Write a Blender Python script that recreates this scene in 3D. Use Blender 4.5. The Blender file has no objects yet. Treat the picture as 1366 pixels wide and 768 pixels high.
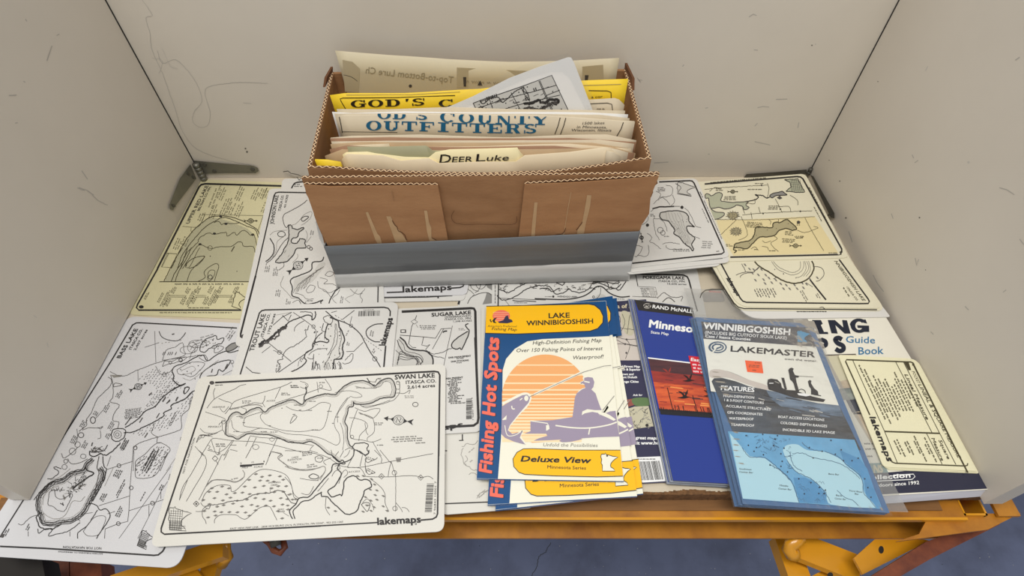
import bpy, bmesh, math, random
from mathutils import Vector
from mathutils.geometry import tessellate_polygon
R = random.Random(7)
C = bpy.context.scene.collection
# ------------------------------------------------------------------ camera
H = 0.60                      # lens height above the shelf board, metres
F_PX, PITCH = 754.0, math.radians(51.1)
cam = bpy.data.objects.new('camera', bpy.data.cameras.new('camera'))
C.objects.link(cam)
cam.location = (0, 0, H)
cam.rotation_euler = (math.radians(90) - PITCH, 0, 0)
cam.data.sensor_width = 36.0
cam.data.lens = F_PX / 1366 * 36
cam.data.clip_start = 0.01
bpy.context.scene.camera = cam
# ------------------------------------------------------------------ light
w = bpy.data.worlds.new('world'); bpy.context.scene.world = w
w.use_nodes = True
w.node_tree.nodes['Background'].inputs[0].default_value = (0.93, 0.96, 1.0, 1)
w.node_tree.nodes['Background'].inputs[1].default_value = 0.44
def area(name, loc, size, sizey, power, col, target):
    l = bpy.data.lights.new(name, 'AREA'); l.shape = 'RECTANGLE'; l.size = size; l.size_y = sizey
    l.energy = power; l.color = col
    o = bpy.data.objects.new(name, l); C.objects.link(o); o.location = loc
    o.rotation_euler = (Vector(target) - Vector(loc)).to_track_quat('-Z', 'Y').to_euler()
    return o
area('ceiling_tube_light', (-0.12, -0.12, 2.1), 1.8, 0.35, 35, (1.0, 0.965, 0.905), (0.05, 0.3, 0))
area('far_ceiling_tube_light', (-1.0, 1.3, 2.2), 1.4, 0.35, 7, (0.95, 0.97, 1.0), (0, 0.4, 0))
vs = bpy.context.scene.view_settings
vs.view_transform = 'Standard'; vs.look = 'None'; vs.gamma = 1; vs.use_curve_mapping = False
vs.exposure = 0.0
# ------------------------------------------------------------------ geometry helpers
ST, CT = math.sin(PITCH), math.cos(PITCH)
def ray(u, v):
    x = (u - 683) / F_PX; y = -(v - 384) / F_PX
    return Vector((x, CT + y * ST, -ST + y * CT))
def W(u, v, z=0.0):
    """the point of the horizontal plane z that the photograph shows at u, v"""
    d = ray(u, v); t = (z - H) / d.z
    return Vector((d.x * t, d.y * t, z))
def plane(p0, n):
    p0 = Vector(p0); n = Vector(n).normalized()
    if (Vector((0, 0, H)) - p0).dot(n) < 0: n = -n
    def f(u, v, eps=0.0):
        d = ray(u, v); o = Vector((0, 0, H))
        t = (p0 + n * eps - o).dot(n) / d.dot(n)
        return o + d * t
    return f
def flat(z):
    return plane((0, 0, z), (0, 0, 1))
def lin(c):
    return tuple(((x / 255) / 12.92 if x / 255 <= 0.04045 else ((x / 255 + 0.055) / 1.055) ** 2.4) for x in c) + (1,)
MATS = {}
def mat(name, col, rough=0.5, vary=0.0, scale=30.0, metal=0.0, bump=0.0, col2=None, stretch=None, coat=0.0, spec=0.5, bscale=None):
    if name in MATS: return MATS[name]
    m = bpy.data.materials.new(name); m.use_nodes = True
    nt = m.node_tree; b = nt.nodes['Principled BSDF']
    b.inputs['Base Color'].default_value = lin(col)
    b.inputs['Roughness'].default_value = rough; b.inputs['Metallic'].default_value = metal
    b.inputs['Coat Weight'].default_value = coat; b.inputs['Coat Roughness'].default_value = 0.15
    b.inputs['Specular IOR Level'].default_value = spec
    if vary or col2 or bump:
        tc = nt.nodes.new('ShaderNodeTexCoord'); mp = nt.nodes.new('ShaderNodeMapping')
        nt.links.new(tc.outputs['Object'], mp.inputs[0])
        if stretch: mp.inputs['Scale'].default_value = stretch
        n = nt.nodes.new('ShaderNodeTexNoise'); n.inputs['Scale'].default_value = scale
        n.inputs['Detail'].default_value = 8; n.inputs['Roughness'].default_value = 0.6
        nt.links.new(mp.outputs[0], n.inputs['Vector'])
        cr = nt.nodes.new('ShaderNodeValToRGB')
        c1 = lin(col); c2 = lin(col2) if col2 else tuple(x * (1 - vary) for x in c1[:3]) + (1,)
        cr.color_ramp.elements[0].position = 0.35; cr.color_ramp.elements[0].color = c2
        cr.color_ramp.elements[1].position = 0.62; cr.color_ramp.elements[1].color = c1
        nt.links.new(n.outputs['Fac'], cr.inputs[0]); nt.links.new(cr.outputs[0], b.inputs['Base Color'])
        if bump:
            n2 = nt.nodes.new('ShaderNodeTexNoise'); n2.inputs['Scale'].default_value = bscale or scale * 2
            nt.links.new(mp.outputs[0], n2.inputs['Vector'])
            bp = nt.nodes.new('ShaderNodeBump'); bp.inputs['Strength'].default_value = bump; bp.inputs['Distance'].default_value = 0.002
            nt.links.new(n2.outputs['Fac'], bp.inputs['Height']); nt.links.new(bp.outputs[0], b.inputs['Normal'])
    MATS[name] = m
    return m
def clear_film(name, tint=(0.93, 0.94, 0.95), haze=0.12, bump=0.25, scale=25):
    m = bpy.data.materials.new(name); m.use_nodes = True; nt = m.node_tree
    for n in list(nt.nodes): nt.nodes.remove(n)
    out = nt.nodes.new('ShaderNodeOutputMaterial')
    tr = nt.nodes.new('ShaderNodeBsdfTransparent'); tr.inputs[0].default_value = tint + (1,)
    df = nt.nodes.new('ShaderNodeBsdfDiffuse'); df.inputs[0].default_value = (0.75, 0.75, 0.74, 1)
    gl = nt.nodes.new('ShaderNodeBsdfGlossy'); gl.inputs['Roughness'].default_value = 0.08
    m1 = nt.nodes.new('ShaderNodeMixShader'); m1.inputs[0].default_value = haze
    m2 = nt.nodes.new('ShaderNodeMixShader')
    fr = nt.nodes.new('ShaderNodeFresnel'); fr.inputs[0].default_value = 1.45
    ns = nt.nodes.new('ShaderNodeTexNoise'); ns.inputs['Scale'].default_value = scale; ns.inputs['Detail'].default_value = 3
    tc = nt.nodes.new('ShaderNodeTexCoord'); nt.links.new(tc.outputs['Object'], ns.inputs['Vector'])
    bp = nt.nodes.new('ShaderNodeBump'); bp.inputs['Strength'].default_value = bump; bp.inputs['Distance'].default_value = 0.01
    nt.links.new(ns.outputs['Fac'], bp.inputs['Height'])
    nt.links.new(bp.outputs[0], gl.inputs['Normal']); nt.links.new(bp.outputs[0], fr.inputs['Normal'])
    nt.links.new(tr.outputs[0], m1.inputs[1]); nt.links.new(df.outputs[0], m1.inputs[2])
    nt.links.new(fr.outputs[0], m2.inputs[0]); nt.links.new(m1.outputs[0], m2.inputs[1]); nt.links.new(gl.outputs[0], m2.inputs[2])
    nt.links.new(m2.outputs[0], out.inputs[0])
    MATS[name] = m
    return m
def mesh_obj(name, verts, faces, m, parent=None, smooth=False):
    me = bpy.data.meshes.new(name)
    me.from_pydata([tuple(v) for v in verts], [], faces); me.validate(); me.update()
    me.materials.append(MATS[m] if isinstance(m, str) else m)
    if smooth:
        for p in me.polygons: p.use_smooth = True
    o = bpy.data.objects.new(name, me); C.objects.link(o)
    if parent is not None:
        o.parent = parent; o.matrix_parent_inverse.identity()
        o.location = -(parent.location + (parent.parent.location if parent.parent else Vector()))
    return o
def empty(name, loc):
    o = bpy.data.objects.new(name, None); C.objects.link(o); o.location = loc; o.empty_display_size = 0.02
    return o
def tag(o, label=None, cat=None, group=None, kind=None):
    if label: o['label'] = label
    if cat: o['category'] = cat
    grp = group or {'map card': 'laminated lake maps spread on the shelf', 'card': 'pocket measure cards on the guide book', 'folded map': 'folded maps at the front of the shelf', 'paper': 'papers standing in the cardboard box', 'folder': 'file folders in the cardboard box', 'hinge': 'strap hinges in the back corners'}.get(cat)
    if grp: o['group'] = grp
    if kind: o['kind'] = kind
    return o
class MB:
    def __init__(s): s.v = []; s.f = []
    def add(s, v, f):
        n = len(s.v); s.v += [Vector(x) for x in v]; s.f += [tuple(i + n for i in q) for q in f]
    def hexa(s, b, t):
        s.add(list(b) + list(t), [(3, 2, 1, 0), (4, 5, 6, 7), (0, 1, 5, 4), (1, 2, 6, 5), (2, 3, 7, 6), (3, 0, 4, 7)])
    def box(s, x0, x1, y0, y1, z0, z1):
        s.hexa([(x0, y0, z0), (x1, y0, z0), (x1, y1, z0), (x0, y1, z0)], [(x0, y0, z1), (x1, y0, z1), (x1, y1, z1), (x0, y1, z1)])
    def bar(s, a, b, w, h, up=(0, 0, 1)):
        a = Vector(a); b = Vector(b); d = (b - a).normalized(); r = d.cross(Vector(up)).normalized(); u = r.cross(d)
        q = lambda p: [p - r * w / 2 - u * h / 2, p + r * w / 2 - u * h / 2, p + r * w / 2 + u * h / 2, p - r * w / 2 + u * h / 2]
        s.hexa(q(a), q(b))
    def tube(s, pts, r, n=8):
        pts = [Vector(p) for p in pts]; rings = []
        for i, p in enumerate(pts):
            d = (pts[min(i + 1, len(pts) - 1)] - pts[max(i - 1, 0)]).normalized()
            a = d.cross(Vector((0.13, 0.31, 1))).normalized(); b = d.cross(a)
            rings.append([p + (a * math.cos(2 * math.pi * k / n) + b * math.sin(2 * math.pi * k / n)) * r for k in range(n)])
        n0 = len(s.v)
        for rg in rings: s.v += rg
        for i in range(len(pts) - 1):
            for k in range(n):
                s.f.append((n0 + i * n + k, n0 + i * n + (k + 1) % n, n0 + (i + 1) * n + (k + 1) % n, n0 + (i + 1) * n + k))
        s.f.append(tuple(n0 + k for k in range(n))[::-1]); s.f.append(tuple(n0 + (len(pts) - 1) * n + k for k in range(n)))
    def prism(s, top, down):
        """top: outline in order, extruded by the vector down"""
        n = len(top); top = [Vector(p) for p in top]; down = Vector(down)
        n0 = len(s.v); s.v += top + [p + down for p in top]
        s.f.append(tuple(n0 + i for i in range(n))); s.f.append(tuple(n0 + n + i for i in range(n))[::-1])
        for i in range(n):
            j = (i + 1) % n; s.f.append((n0 + i, n0 + n + i, n0 + n + j, n0 + j))
    def build(s, name, m, parent=None, smooth=False): return mesh_obj(name, s.v, s.f, m, parent, smooth)
def rounded(P, r, n=6):
    """outline of a four-cornered sheet with rounded corners; r one radius or four"""
    rs = r if isinstance(r, (list, tuple)) else [r] * 4; out = []
    for i in range(4):
        p = Vector(P[i]); a = (Vector(P[i - 1]) - p).normalized(); b = (Vector(P[(i + 1) % 4]) - p).normalized(); q = rs[i]
        if q <= 0: out.append(p); continue
        A = p + a * q; B = p + b * q
        for k in range(n + 1):
            t = k / n; out.append(A * (1 - t) ** 2 + p * 1.8 * t * (1 - t) + B * t ** 2 + (A + B) * 0.1 * t * (1 - t))
    return out
# ------------------------------------------------------------------ lettering: outlines of the built-in font, one glyph at a time
_tc = bpy.data.curves.new('glyph', 'FONT'); _to = bpy.data.objects.new('glyph', _tc); C.objects.link(_to)
_tc.resolution_u = 2; _tc.size = 1.0
def _ev(body, off):
    _tc.body = body; _tc.offset = off
    bpy.context.view_layer.update()
    e = _to.evaluated_get(bpy.context.evaluated_depsgraph_get()); me = e.to_mesh()
    v = [(p.co.x, p.co.y) for p in me.vertices]; f = [tuple(q.vertices) for q in me.polygons]
    e.to_mesh_clear(); return v, f
_adv = {}; _gl = {}
def _width(s):
    v, f = _ev(s, 0); xs = [p[0] for p in v]; return max(xs) - min(xs)
_HH = _width('HH'); _CAP = max(p[1] for p in _ev('H', 0)[0])
def glyph(c, off):
    if c not in _adv: _adv[c] = _width('H' + c + 'H') - _HH
    if (c, off) not in _gl: _gl[(c, off)] = _ev(c, off) if c != ' ' else ([], [])
    return _gl[(c, off)] + (_adv[c],)
def layout(s, off=0.0, track=0.0):
    V = []; Fs = []; x = 0
    for c in s:
        v, f, a = glyph(c, off); n = len(V)
        V += [((p[0] + x), p[1] / _CAP) for p in v]; Fs += [tuple(i + n for i in q) for q in f]; x += a + track
    if not V: return [], [], 1
    x0 = min(p[0] for p in V); x1 = max(p[0] for p in V)
    return [((p[0] - x0) / (x1 - x0), p[1]) for p in V], Fs, (x1 - x0) / _CAP
# heavy slab lettering, drawn stroke by stroke in a unit box: (kind, numbers)
def slab(c):
    T, t, sf = 0.27, 0.12, 0.11
    bar = lambda x0, y0, x1, y1: ('r', x0, y0, x1, y1)
    feet = lambda x, w=.46: [bar(x - w / 2, 0, x + w / 2, sf)]
    heads = lambda x, w=.46: [bar(x - w / 2, 1 - sf, x + w / 2, 1)]
    if c == 'O': return [('o', .5, .5, .5, .52)]
    if c == 'C' : return [('a', .5, .5, .5, .52, 40, 320), bar(.82, .62, .93, 1)]
    if c == 'G' : return [('a', .5, .5, .5, .52, 40, 330), bar(.68, 0.05, .92, .5), bar(.55, .42, 1.02, .52), bar(.84, .64, .93, 1)]
    if c == 'U' : return [bar(.1, .3, .36, 1), bar(.76, .3, .88, 1), ('a', .49, .33, .39, .35, 180, 360)] + heads(.22) + heads(.82, .36)
    if c == 'T' : return [bar(.37, 0, .63, 1), bar(0, .89, 1, 1), bar(0, .64, .09, 1), bar(.91, .64, 1, 1)] + feet(.5, .56)
    if c in 'FE':
        r = [bar(.12, 0, .38, 1), bar(0, .89, .95, 1), bar(.86, .66, .95, 1), bar(.3, .46, .68, .56), bar(.6, .36, .68, .66)]
        return r + ([bar(0, 0, .95, .11), bar(.86, 0, .95, .36)] if c == 'E' else [bar(0, 0, .55, .11)])
    if c == 'I' : return [bar(.25, 0, .55, 1), bar(.05, 0, .75, .11), bar(.05, .89, .75, 1)]
    if c == 'R' : return [bar(.12, 0, .38, 1), bar(0, .89, .6, 1), bar(.3, .45, .6, .55), bar(0, 0, .5, .11), ('a', .58, .72, .32, .28, -90, 90), ('q', .5, .5, .74, .5, 1.0, 0, .72, 0)]
    if c == 'S' : return [('s',), bar(.8, .66, .88, 1), bar(.08, 0, .16, .34)]
    if c == 'D' : return [bar(.12, 0, .38, 1), bar(0, .89, .6, 1), bar(0, 0, .6, .11), ('a', .52, .5, .44, .5, -90, 90)]
    if c == 'N' : return [bar(.14, 0, .24, 1), bar(.8, 0, .9, 1), ('q', .1, 1, .36, 1, .9, 0, .64, 0), bar(0, .89, .34, 1), bar(0, 0, .4, .11), bar(.64, .89, 1.04, 1)]
    if c == 'Y' : return [('q', .02, 1, .32, 1, .62, .45, .36, .45), ('q', .8, 1, .9, 1, .62, .45, .5, .45), bar(.36, 0, .62, .5), bar(.18, 0, .8, .11), bar(-.04, .89, .42, 1), bar(.66, .89, 1.02, 1)]
    if c == "'": return [('q', .2, 1, .42, 1, .3, .62, .2, .62)]
    return []
# ------------------------------------------------------------------ flat print on a sheet
def spline(pts, n=4, close=False):
    if len(pts) < 3: return list(pts)
    P = ([pts[-1]] + list(pts) + [pts[0], pts[1]]) if close else ([pts[0]] + list(pts) + [pts[-1]])
    out = []
    for i in range(1, len(P) - 2):
        a, b, c, d = P[i - 1], P[i], P[i + 1], P[i + 2]
        for k in range(n):
            t = k / n
            out.append(tuple(0.5 * (2 * b[j] + (c[j] - a[j]) * t + (2 * a[j] - 5 * b[j] + 4 * c[j] - d[j]) * t * t + (3 * b[j] - a[j] - 3 * c[j] + d[j]) * t ** 3) for j in (0, 1)))
    if not close: out.append(tuple(pts[-1]))
    return out
def pairs(a): return [(a[i], a[i + 1]) for i in range(0, len(a), 2)]
def offs(pts, d):
    out = []
    for i in range(len(pts)):
        a = pts[max(i - 1, 0)]; b = pts[min(i + 1, len(pts) - 1)]; dx, dy = b[0] - a[0], b[1] - a[1]; l = math.hypot(dx, dy) or 1
        out.append((pts[i][0] - dy / l * d, pts[i][1] + dx / l * d))
    return out
def inside(p, poly):
    c = False; j = len(poly) - 1
    for i in range(len(poly)):
        if (poly[i][1] > p[1]) != (poly[j][1] > p[1]) and p[0] < (poly[j][0] - poly[i][0]) * (p[1] - poly[i][1]) / (poly[j][1] - poly[i][1]) + poly[i][0]: c = not c
        j = i
    return c
class Art:
    """collects flat print for one sheet; coordinates are read on the photograph through the crop (ox, oy) at scale s, and laid on the sheet's own plane"""
    def __init__(s, parent, pl): s.p = parent; s.pl = pl; s.L = {}; s.k = 0; s.at(0, 0, 1)
    def at(s, ox, oy, sc=5.991): s.o = (ox, oy, sc); return s
    def c(s, p): return (s.o[0] + p[0] / s.o[2], s.o[1] + p[1] / s.o[2])
    def _l(s, part, m, lv): return s.L.setdefault((part, m), [[], [], lv])
    def _push(s, V, Fs, part, m, lv):
        L = s._l(part, m, lv); n = len(L[0]); s.k = (s.k + 1) % 16
        L[0] += [s.pl(v[0], v[1], 0.00012 + lv * 0.00007 + s.k * 0.0000042) for v in V]; L[1] += [tuple(i + n for i in f) for f in Fs]
    def line(s, a, w=0.8, m='ink', part='printed_lines', sm=True, close=False, wig=0, lv=1, dash=0, off=0):
        pts = [s.c(p) for p in pairs(a)]
        if sm: pts = spline(pts, 4, close)
        if wig:
            q = []
            for i in range(len(pts) - 1):
                (x0, y0), (x1, y1) = pts[i], pts[i + 1]; n = max(1, int(math.hypot(x1 - x0, y1 - y0) / 1.7))
                for k in range(n): q.append((x0 + (x1 - x0) * k / n + R.uniform(-wig, wig), y0 + (y1 - y0) * k / n + R.uniform(-wig, wig)))
            q.append(pts[-1]); pts = q
        if off: pts = offs(pts, off)
        if close: pts = pts + [pts[0], pts[1]]
        if dash:
            for i in range(0, len(pts) - 1, 2): s._rib(pts[i:i + 2], w, part, m, lv)
        else: s._rib(pts, w, part, m, lv)
        return s
    def _rib(s, pts, w, part, m, lv):
        if len(pts) < 2: return
        w *= 1.12
        A = offs(pts, w / 2); B = offs(pts, -w / 2); n = len(pts)
        s._push(A + B, [(i, i + 1, n + i + 1, n + i) for i in range(n - 1)], part, m, lv)
    def poly(s, a, m='ink', part='printed_areas', sm=False, lv=0):
        pts = [s.c(p) for p in pairs(a)]
        if sm: pts = spline(pts, 4, True)
        tris = tessellate_polygon([[Vector((p[0], p[1], 0)) for p in pts]])
        s._push(pts, [tuple(t) for t in tris], part, m, lv); return s
    def rect(s, x0, y0, x1, y1, m, part='printed_areas', lv=0): return s.poly([x0, y0, x1, y0, x1, y1, x0, y1], m, part, False, lv)
    def disc(s, x, y, r, m='ink', part='printed_areas', lv=1, ry=None, n=14):
        ry = ry or r
        a = []
        for k in range(n): a += [x + r * math.cos(2 * math.pi * k / n), y + ry * math.sin(2 * math.pi * k / n)]
        return s.poly(a, m, part, False, lv)
    def ring(s, x, y, r, w=.5, m='ink', part='printed_lines', lv=1, ry=None):
        ry = ry or r; a = []
        for k in range(12): a += [x + r * math.cos(math.pi * k / 6), y + ry * math.sin(math.pi * k / 6)]
        return s.line(a, w, m, part, True, True, 0, lv)
    def text(s, t, x0, y0, x1, y1, h, m='ink', off=0.0, up=None, shear=0.0, part='lettering', lv=2, track=0.0):
        """baseline from (x0,y0) to (x1,y1); h = height of a capital, in crop units"""
        p0 = s.c((x0, y0)); p1 = s.c((x1, y1)); h = h / s.o[2]
        d = (p1[0] - p0[0], p1[1] - p0[1]); l = math.hypot(*d) or 1
        if up is None: u = (d[1] / l * h, -d[0] / l * h)
        else: q = math.hypot(*up); u = (up[0] / q * h, up[1] / q * h)
        V, Fs, asp = layout(t, 0.0, track); q = min(off * 1.8, .055) * h
        for ex, ey in (((-q, -q * .8), (q, -q * .8), (-q, q * .8), (q, q * .8)) if off > .004 else ((0, 0),)): s._push([(p0[0] + d[0] * (v[0] + shear * v[1] * h / l) + u[0] * v[1] + ex, p0[1] + d[1] * (v[0] + shear * v[1] * h / l) + u[1] * v[1] + ey) for v in V], Fs, part, m, lv)
        return s
    def slabtext(s, t, x0, y0, x1, y1, h, m, part='lettering', lv=2, gap=0.14, cut=0.0):
        """heavy serif lettering; cut keeps only what lies below that fraction of the height"""
        p0 = s.c((x0, y0)); p1 = s.c((x1, y1)); h = h / s.o[2]; d = Vector((p1[0] - p0[0], p1[1] - p0[1]))
        wid = [(.8 if c == 'I' else .4 if c in "' " else 1.0) for c in t]; tot = sum(wid) + gap * (len(t) - 1); x = 0
        l = d.length; up = Vector((d.y / l * h, -d.x / l * h))
        mp = lambda a, b: (p0[0] + d.x * a / tot + up.x * b, p0[1] + d.y * a / tot + up.y * b)
        top = 1.0 if not cut else cut
        for c, cw in zip(t, wid):
            for e in slab(c):
                if e[0] == 'r':
                    _, a0, b0, a1, b1 = e; b1 = min(b1, top)
                    if b0 >= b1: continue
                    s._push([mp(x + a0, b0), mp(x + a1, b0), mp(x + a1, b1), mp(x + a0, b1)], [(0, 1, 2, 3)], part, m, lv)
                elif e[0] == 'q':
                    q = [(x + e[i], e[i + 1]) for i in (1, 3, 5, 7)]
                    if top < 1:
                        q = [(p[0], min(p[1], top)) for p in q]
                    s._push([mp(*p) for p in q], [(0, 1, 2, 3)], part, m, lv)
                else:
                    if e[0] == 'o': cx, cy, rx, ry, a0, a1 = e[1:5] + (0, 360)
                    elif e[0] == 'a': cx, cy, rx, ry, a0, a1 = e[1:7]
                    segs = []
                    if e[0] == 's': segs = [(.47, .735, .36, .27, 30, 270), (.49, .265, .38, .27, -150, 90)]
                    else: segs = [(cx, cy, rx, ry, a0, a1)]
                    for (cx, cy, rx, ry, a0, a1) in segs:
                        n = 22; V = []; Fs = []
                        for k in range(n + 1):
                            an = math.radians(a0 + (a1 - a0) * k / n); ca, sa = math.cos(an), math.sin(an)
                            irx, iry = (rx - .25, ry - .09)
                            if e[0] == 's': irx, iry = rx - .2, ry - .13
                            V += [mp(x + cx + rx * ca, min(cy + ry * sa, top)), mp(x + cx + irx * ca, min(cy + iry * sa, top))]
                            if k: Fs.append((2 * k - 2, 2 * k, 2 * k + 1, 2 * k - 1))
                        s._push(V, Fs, part, m, lv)
            x += cw + gap
        return s
    def scrib(s, x, y, wd, rows=2, rh=14, ang=0.0, m='ink', w=.55, lv=1, part='small_print', sk=0.0):
        """print too small to read: rows of uneven dashes"""
        ca, sa = math.cos(math.radians(ang)), math.sin(math.radians(ang))
        for r in range(rows):
            px = R.uniform(0, wd * .12); end = wd * R.uniform(.8, 1)
            while px < end:
                n = R.randint(2, 6); pts = []
                for k in range(n * 2):
                    xx = px + k * rh * .22; yy = r * rh + (rh * .28 if k % 2 else -rh * .28) * R.uniform(.5, 1)
                    pts.append(s.c((x + xx * ca - yy * sa + sk * yy, y + xx * sa + yy * ca)))
                s._rib(pts, w * 1.25, part, m, lv); px += n * rh * .44 + rh * .4
        return s
    def marsh(s, a, step=34, m='grey_ink', sz=12, tilt=-10):
        if sz > 12: m = 'marsh_grey'; sz *= 1.25
        P = pairs(a); xs = [p[0] for p in P]; ys = [p[1] for p in P]; y = min(ys); r = 0
        while y < max(ys):
            x = min(xs) + (step * .5 if r % 2 else 0)
            while x < max(xs):
                q = (x + R.uniform(-.22, .22) * step, y + R.uniform(-.2, .2) * step)
                if inside(q, P):
                    t = math.radians(tilt)
                    e = [q[0] - sz * math.cos(t), q[1] - sz * math.sin(t), q[0], q[1] + sz * .45, q[0] + sz * math.cos(t), q[1] + sz * math.sin(t) - 1, q[0] + sz * .1, q[1] - sz * .5]
                    s.poly(e, m, 'marsh_symbols', False, 1)
                x += step
            y += step * .72; r += 1
        return s
    def bars(s, x0, y0, x1, y1, n, hx, hy, m='ink', part='barcode'):
        """bar code running from (x0,y0) to (x1,y1); every bar goes along (hx,hy)"""
        t = 0; dx, dy = x1 - x0, y1 - y0; k = 1.0 / (n * 2.4)
        while t < 1:
            wd = k * R.choice([.6, 1, 1, 1.8, 2.4])
            a = (x0 + dx * t, y0 + dy * t); b = (x0 + dx * (t + wd), y0 + dy * (t + wd))
            s.poly([a[0], a[1], b[0], b[1], b[0] + hx, b[1] + hy, a[0] + hx, a[1] + hy], m, part, False, 1); t += wd + k * R.choice([.8, 1.2, 1.8])
        return s
    def state(s, x, y, sx, sy, m='ink', w=.7, fill=None, ang=0, grid=False, part='state_outline', lv0=1):
        """outline of the state, unit box y down"""
        O = [.12, .07, .3, .07, .32, .0, .36, .09, .5, .12, .6, .15, .72, .19, .84, .2, 1.0, .24, .85, .33, .72, .45, .63, .56, .6, .68, .62, .78, .76, .86, .84, 1.0, .17, 1.0, .16, .66, .1, .56, .13, .36, .08, .2]
        ca, sa = math.cos(math.radians(ang)), math.sin(math.radians(ang))
        f = lambda a, b: [x + (a - .5) * sx * ca - (b - .5) * sy * sa, y + (a - .5) * sx * sa + (b - .5) * sy * ca]
        pts = []
        for a, b in pairs(O): pts += f(a, b)
        if fill: s.poly(pts, fill, part, False, lv0)
        s.line(pts + pts[:4], w, m, part, False, lv=lv0 + 2)
        if grid:
            for k in range(2, 10):
                s.line(f(.13, k / 10) + f(.62 if k < 8 else .8, k / 10), w * .5, m, part, False, lv=2)
            for k in range(1, 7): s.line(f(.1 + k * .09, .12 + .05 * (k % 2)) + f(.1 + k * .09, 1), w * .5, m, part, False, lv=2)
            for k in range(12): s.line(f(.16, .6 + k * .035) + f(.64, .6 + k * .035), w * .45, m, part, False, lv=2)
        return s
    def compass(s, x, y, r, ang, m='ink'):
        ca, sa = math.cos(math.radians(ang)), math.sin(math.radians(ang)); g = lambda *a: [q for i in range(0, len(a), 2) for q in (x + a[i] * r * ca - a[i + 1] * r * sa, y + a[i] * r * sa + a[i + 1] * r * ca)]
        P = 'compass'
        s.ring(x, y, r * .95, .7, m, P, ry=r * .82); s.ring(x, y, r * .66, .4, m, P, ry=r * .56)
        s.poly(g(-2.6, 0, -1.85, -.42, -1.85, .42), m, P, False, 2); s.line(g(-1.9, 0, -1, 0), .8, m, P, False)
        s.poly(g(-1.4, -.04, -.85, -.4, -.85, .4, -1.4, .04), m, P, False, 2); s.poly(g(1.5, .04, .9, .42, .9, -.42, 1.5, -.04), m, P, False, 2)
        s.line(g(1, 0, 2.1, 0), .8, m, P, False)
        s.poly(g(1.5, 0, 2.6, -.55, 2.3, 0, 2.6, .55), m, P, False, 2)
        s.line(g(-.3, .35, -.3, -.35, .3, .35, .3, -.35), 1.1, m, P, False, lv=3); return s
    def border(s, Q, r=8, w=2.0, m='ink', gap=None):
        """rounded frame line round the map; Q the four corners"""
        P = rounded([Vector((q[0], q[1], 0)) for q in pairs(Q)], r)
        pts = [s.c((p.x, p.y)) for p in P]; pts = pts + pts[:2]
        s._rib(pts, w, 'frame_line', m, 1); return s
    def done(s):
        for (part, m), (V, Fs, lv) in s.L.items(): mesh_obj(part, V, Fs, m, s.p)['kind'] = 'stuff'
def card(name, Q, zb, t, m, label, cat='map card', rad=0.008, group=None, r4=None):
    """one flat sheet: Q the corners on the photograph, lying with its underside at height zb"""
    zt = zb + t; P = [W(u, v, zt) for u, v in pairs(Q)]
    out = rounded(P, r4 or rad)
    c = sum(out, Vector()) / len(out)
    o = empty(name, (c.x, c.y, zb)); tag(o, label, cat, group)
    b = MB(); b.prism(out[::-1], (0, 0, -t)); 
    b.build('sheet', m, o)
    return o, Art(o, flat(zt))
# ------------------------------------------------------------------ materials
mat('wall_white', (211, 203, 190), 0.45, vary=0.035, scale=2.2, bump=0.05, bscale=60, col2=(204, 196, 183))
mat('laminate', (206, 194, 172), 0.5, vary=0.06, scale=9)
mat('particle_board', (122, 86, 52), 0.9, vary=0.45, scale=160, bump=0.6)
mat('orange_paint', (218, 150, 26), 0.3, vary=0.12, scale=14, coat=0.3)
mat('orange_worn', (190, 126, 30), 0.42, col2=(152, 94, 24), scale=22, coat=0.15, bump=0.1)
mat('floor_blue', (104, 112, 140), 0.5, col2=(82, 88, 112), scale=7, bump=0.12, bscale=120)
mat('wood_strip', (140, 98, 54), 0.8, col2=(112, 76, 40), scale=30, stretch=(.3, 2, 1)); mat('channel_shade', (104, 62, 20), 0.5, col2=(66, 38, 16), scale=18, bump=.1); mat('red_brown', (134, 70, 40), 0.5, col2=(92, 42, 26), scale=30)
mat('steel', (126, 124, 114), 0.42, metal=0.55, vary=0.15, scale=40)
mat('dark_steel', (92, 90, 82), 0.5, metal=0.4, vary=0.15, scale=40)
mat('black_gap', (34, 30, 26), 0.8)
mat('scuff', (176, 171, 163), 0.7); mat('scuff_dark', (104, 98, 90), 0.7); mat('scuff_faint', (194, 189, 180), 0.7)
mat('white_sheet', (214, 212, 207), 0.32, vary=0.02, scale=18)
mat('cool_sheet', (209, 208, 209), 0.3, vary=0.02, scale=18)
mat('warm_sheet', (218, 215, 206), 0.34, vary=0.02, scale=18)
mat('cream_sheet', (221, 215, 190), 0.36, vary=0.03, scale=14)
mat('yellow_sheet', (208, 201, 162), 0.34, vary=0.04, scale=10)
mat('measure_sheet', (226, 221, 188), 0.42, vary=0.02, scale=14)
mat('ink', (36, 33, 32), 0.55); mat('grey_ink', (138, 134, 128), 0.6); mat('mid_ink', (72, 68, 66), 0.6); mat('light_ink', (178, 174, 166), 0.6)
mat('lake_grey', (196, 194, 188), 0.5); mat('marsh_grey', (118, 114, 108), .6); mat('show_tan', (190, 177, 146), .55); mat('show_ink', (160, 148, 120), .55); mat('lake_pale', (208, 206, 200), 0.5); mat('lake_dark', (136, 134, 130), 0.5); mat('lake_olive', (176, 172, 142), 0.5); mat('lake_sage', (172, 174, 150), 0.5); mat('lake_tan', (168, 158, 122), 0.5)
mat('olive_ink', (66, 60, 38), 0.55); mat('tint_yellow', (220, 205, 158), 0.4)
mat('cardboard', (152, 111, 74), 0.8, col2=(140, 100, 64), scale=20, bump=0.12, bscale=160, stretch=(1, 1, 3))
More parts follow.
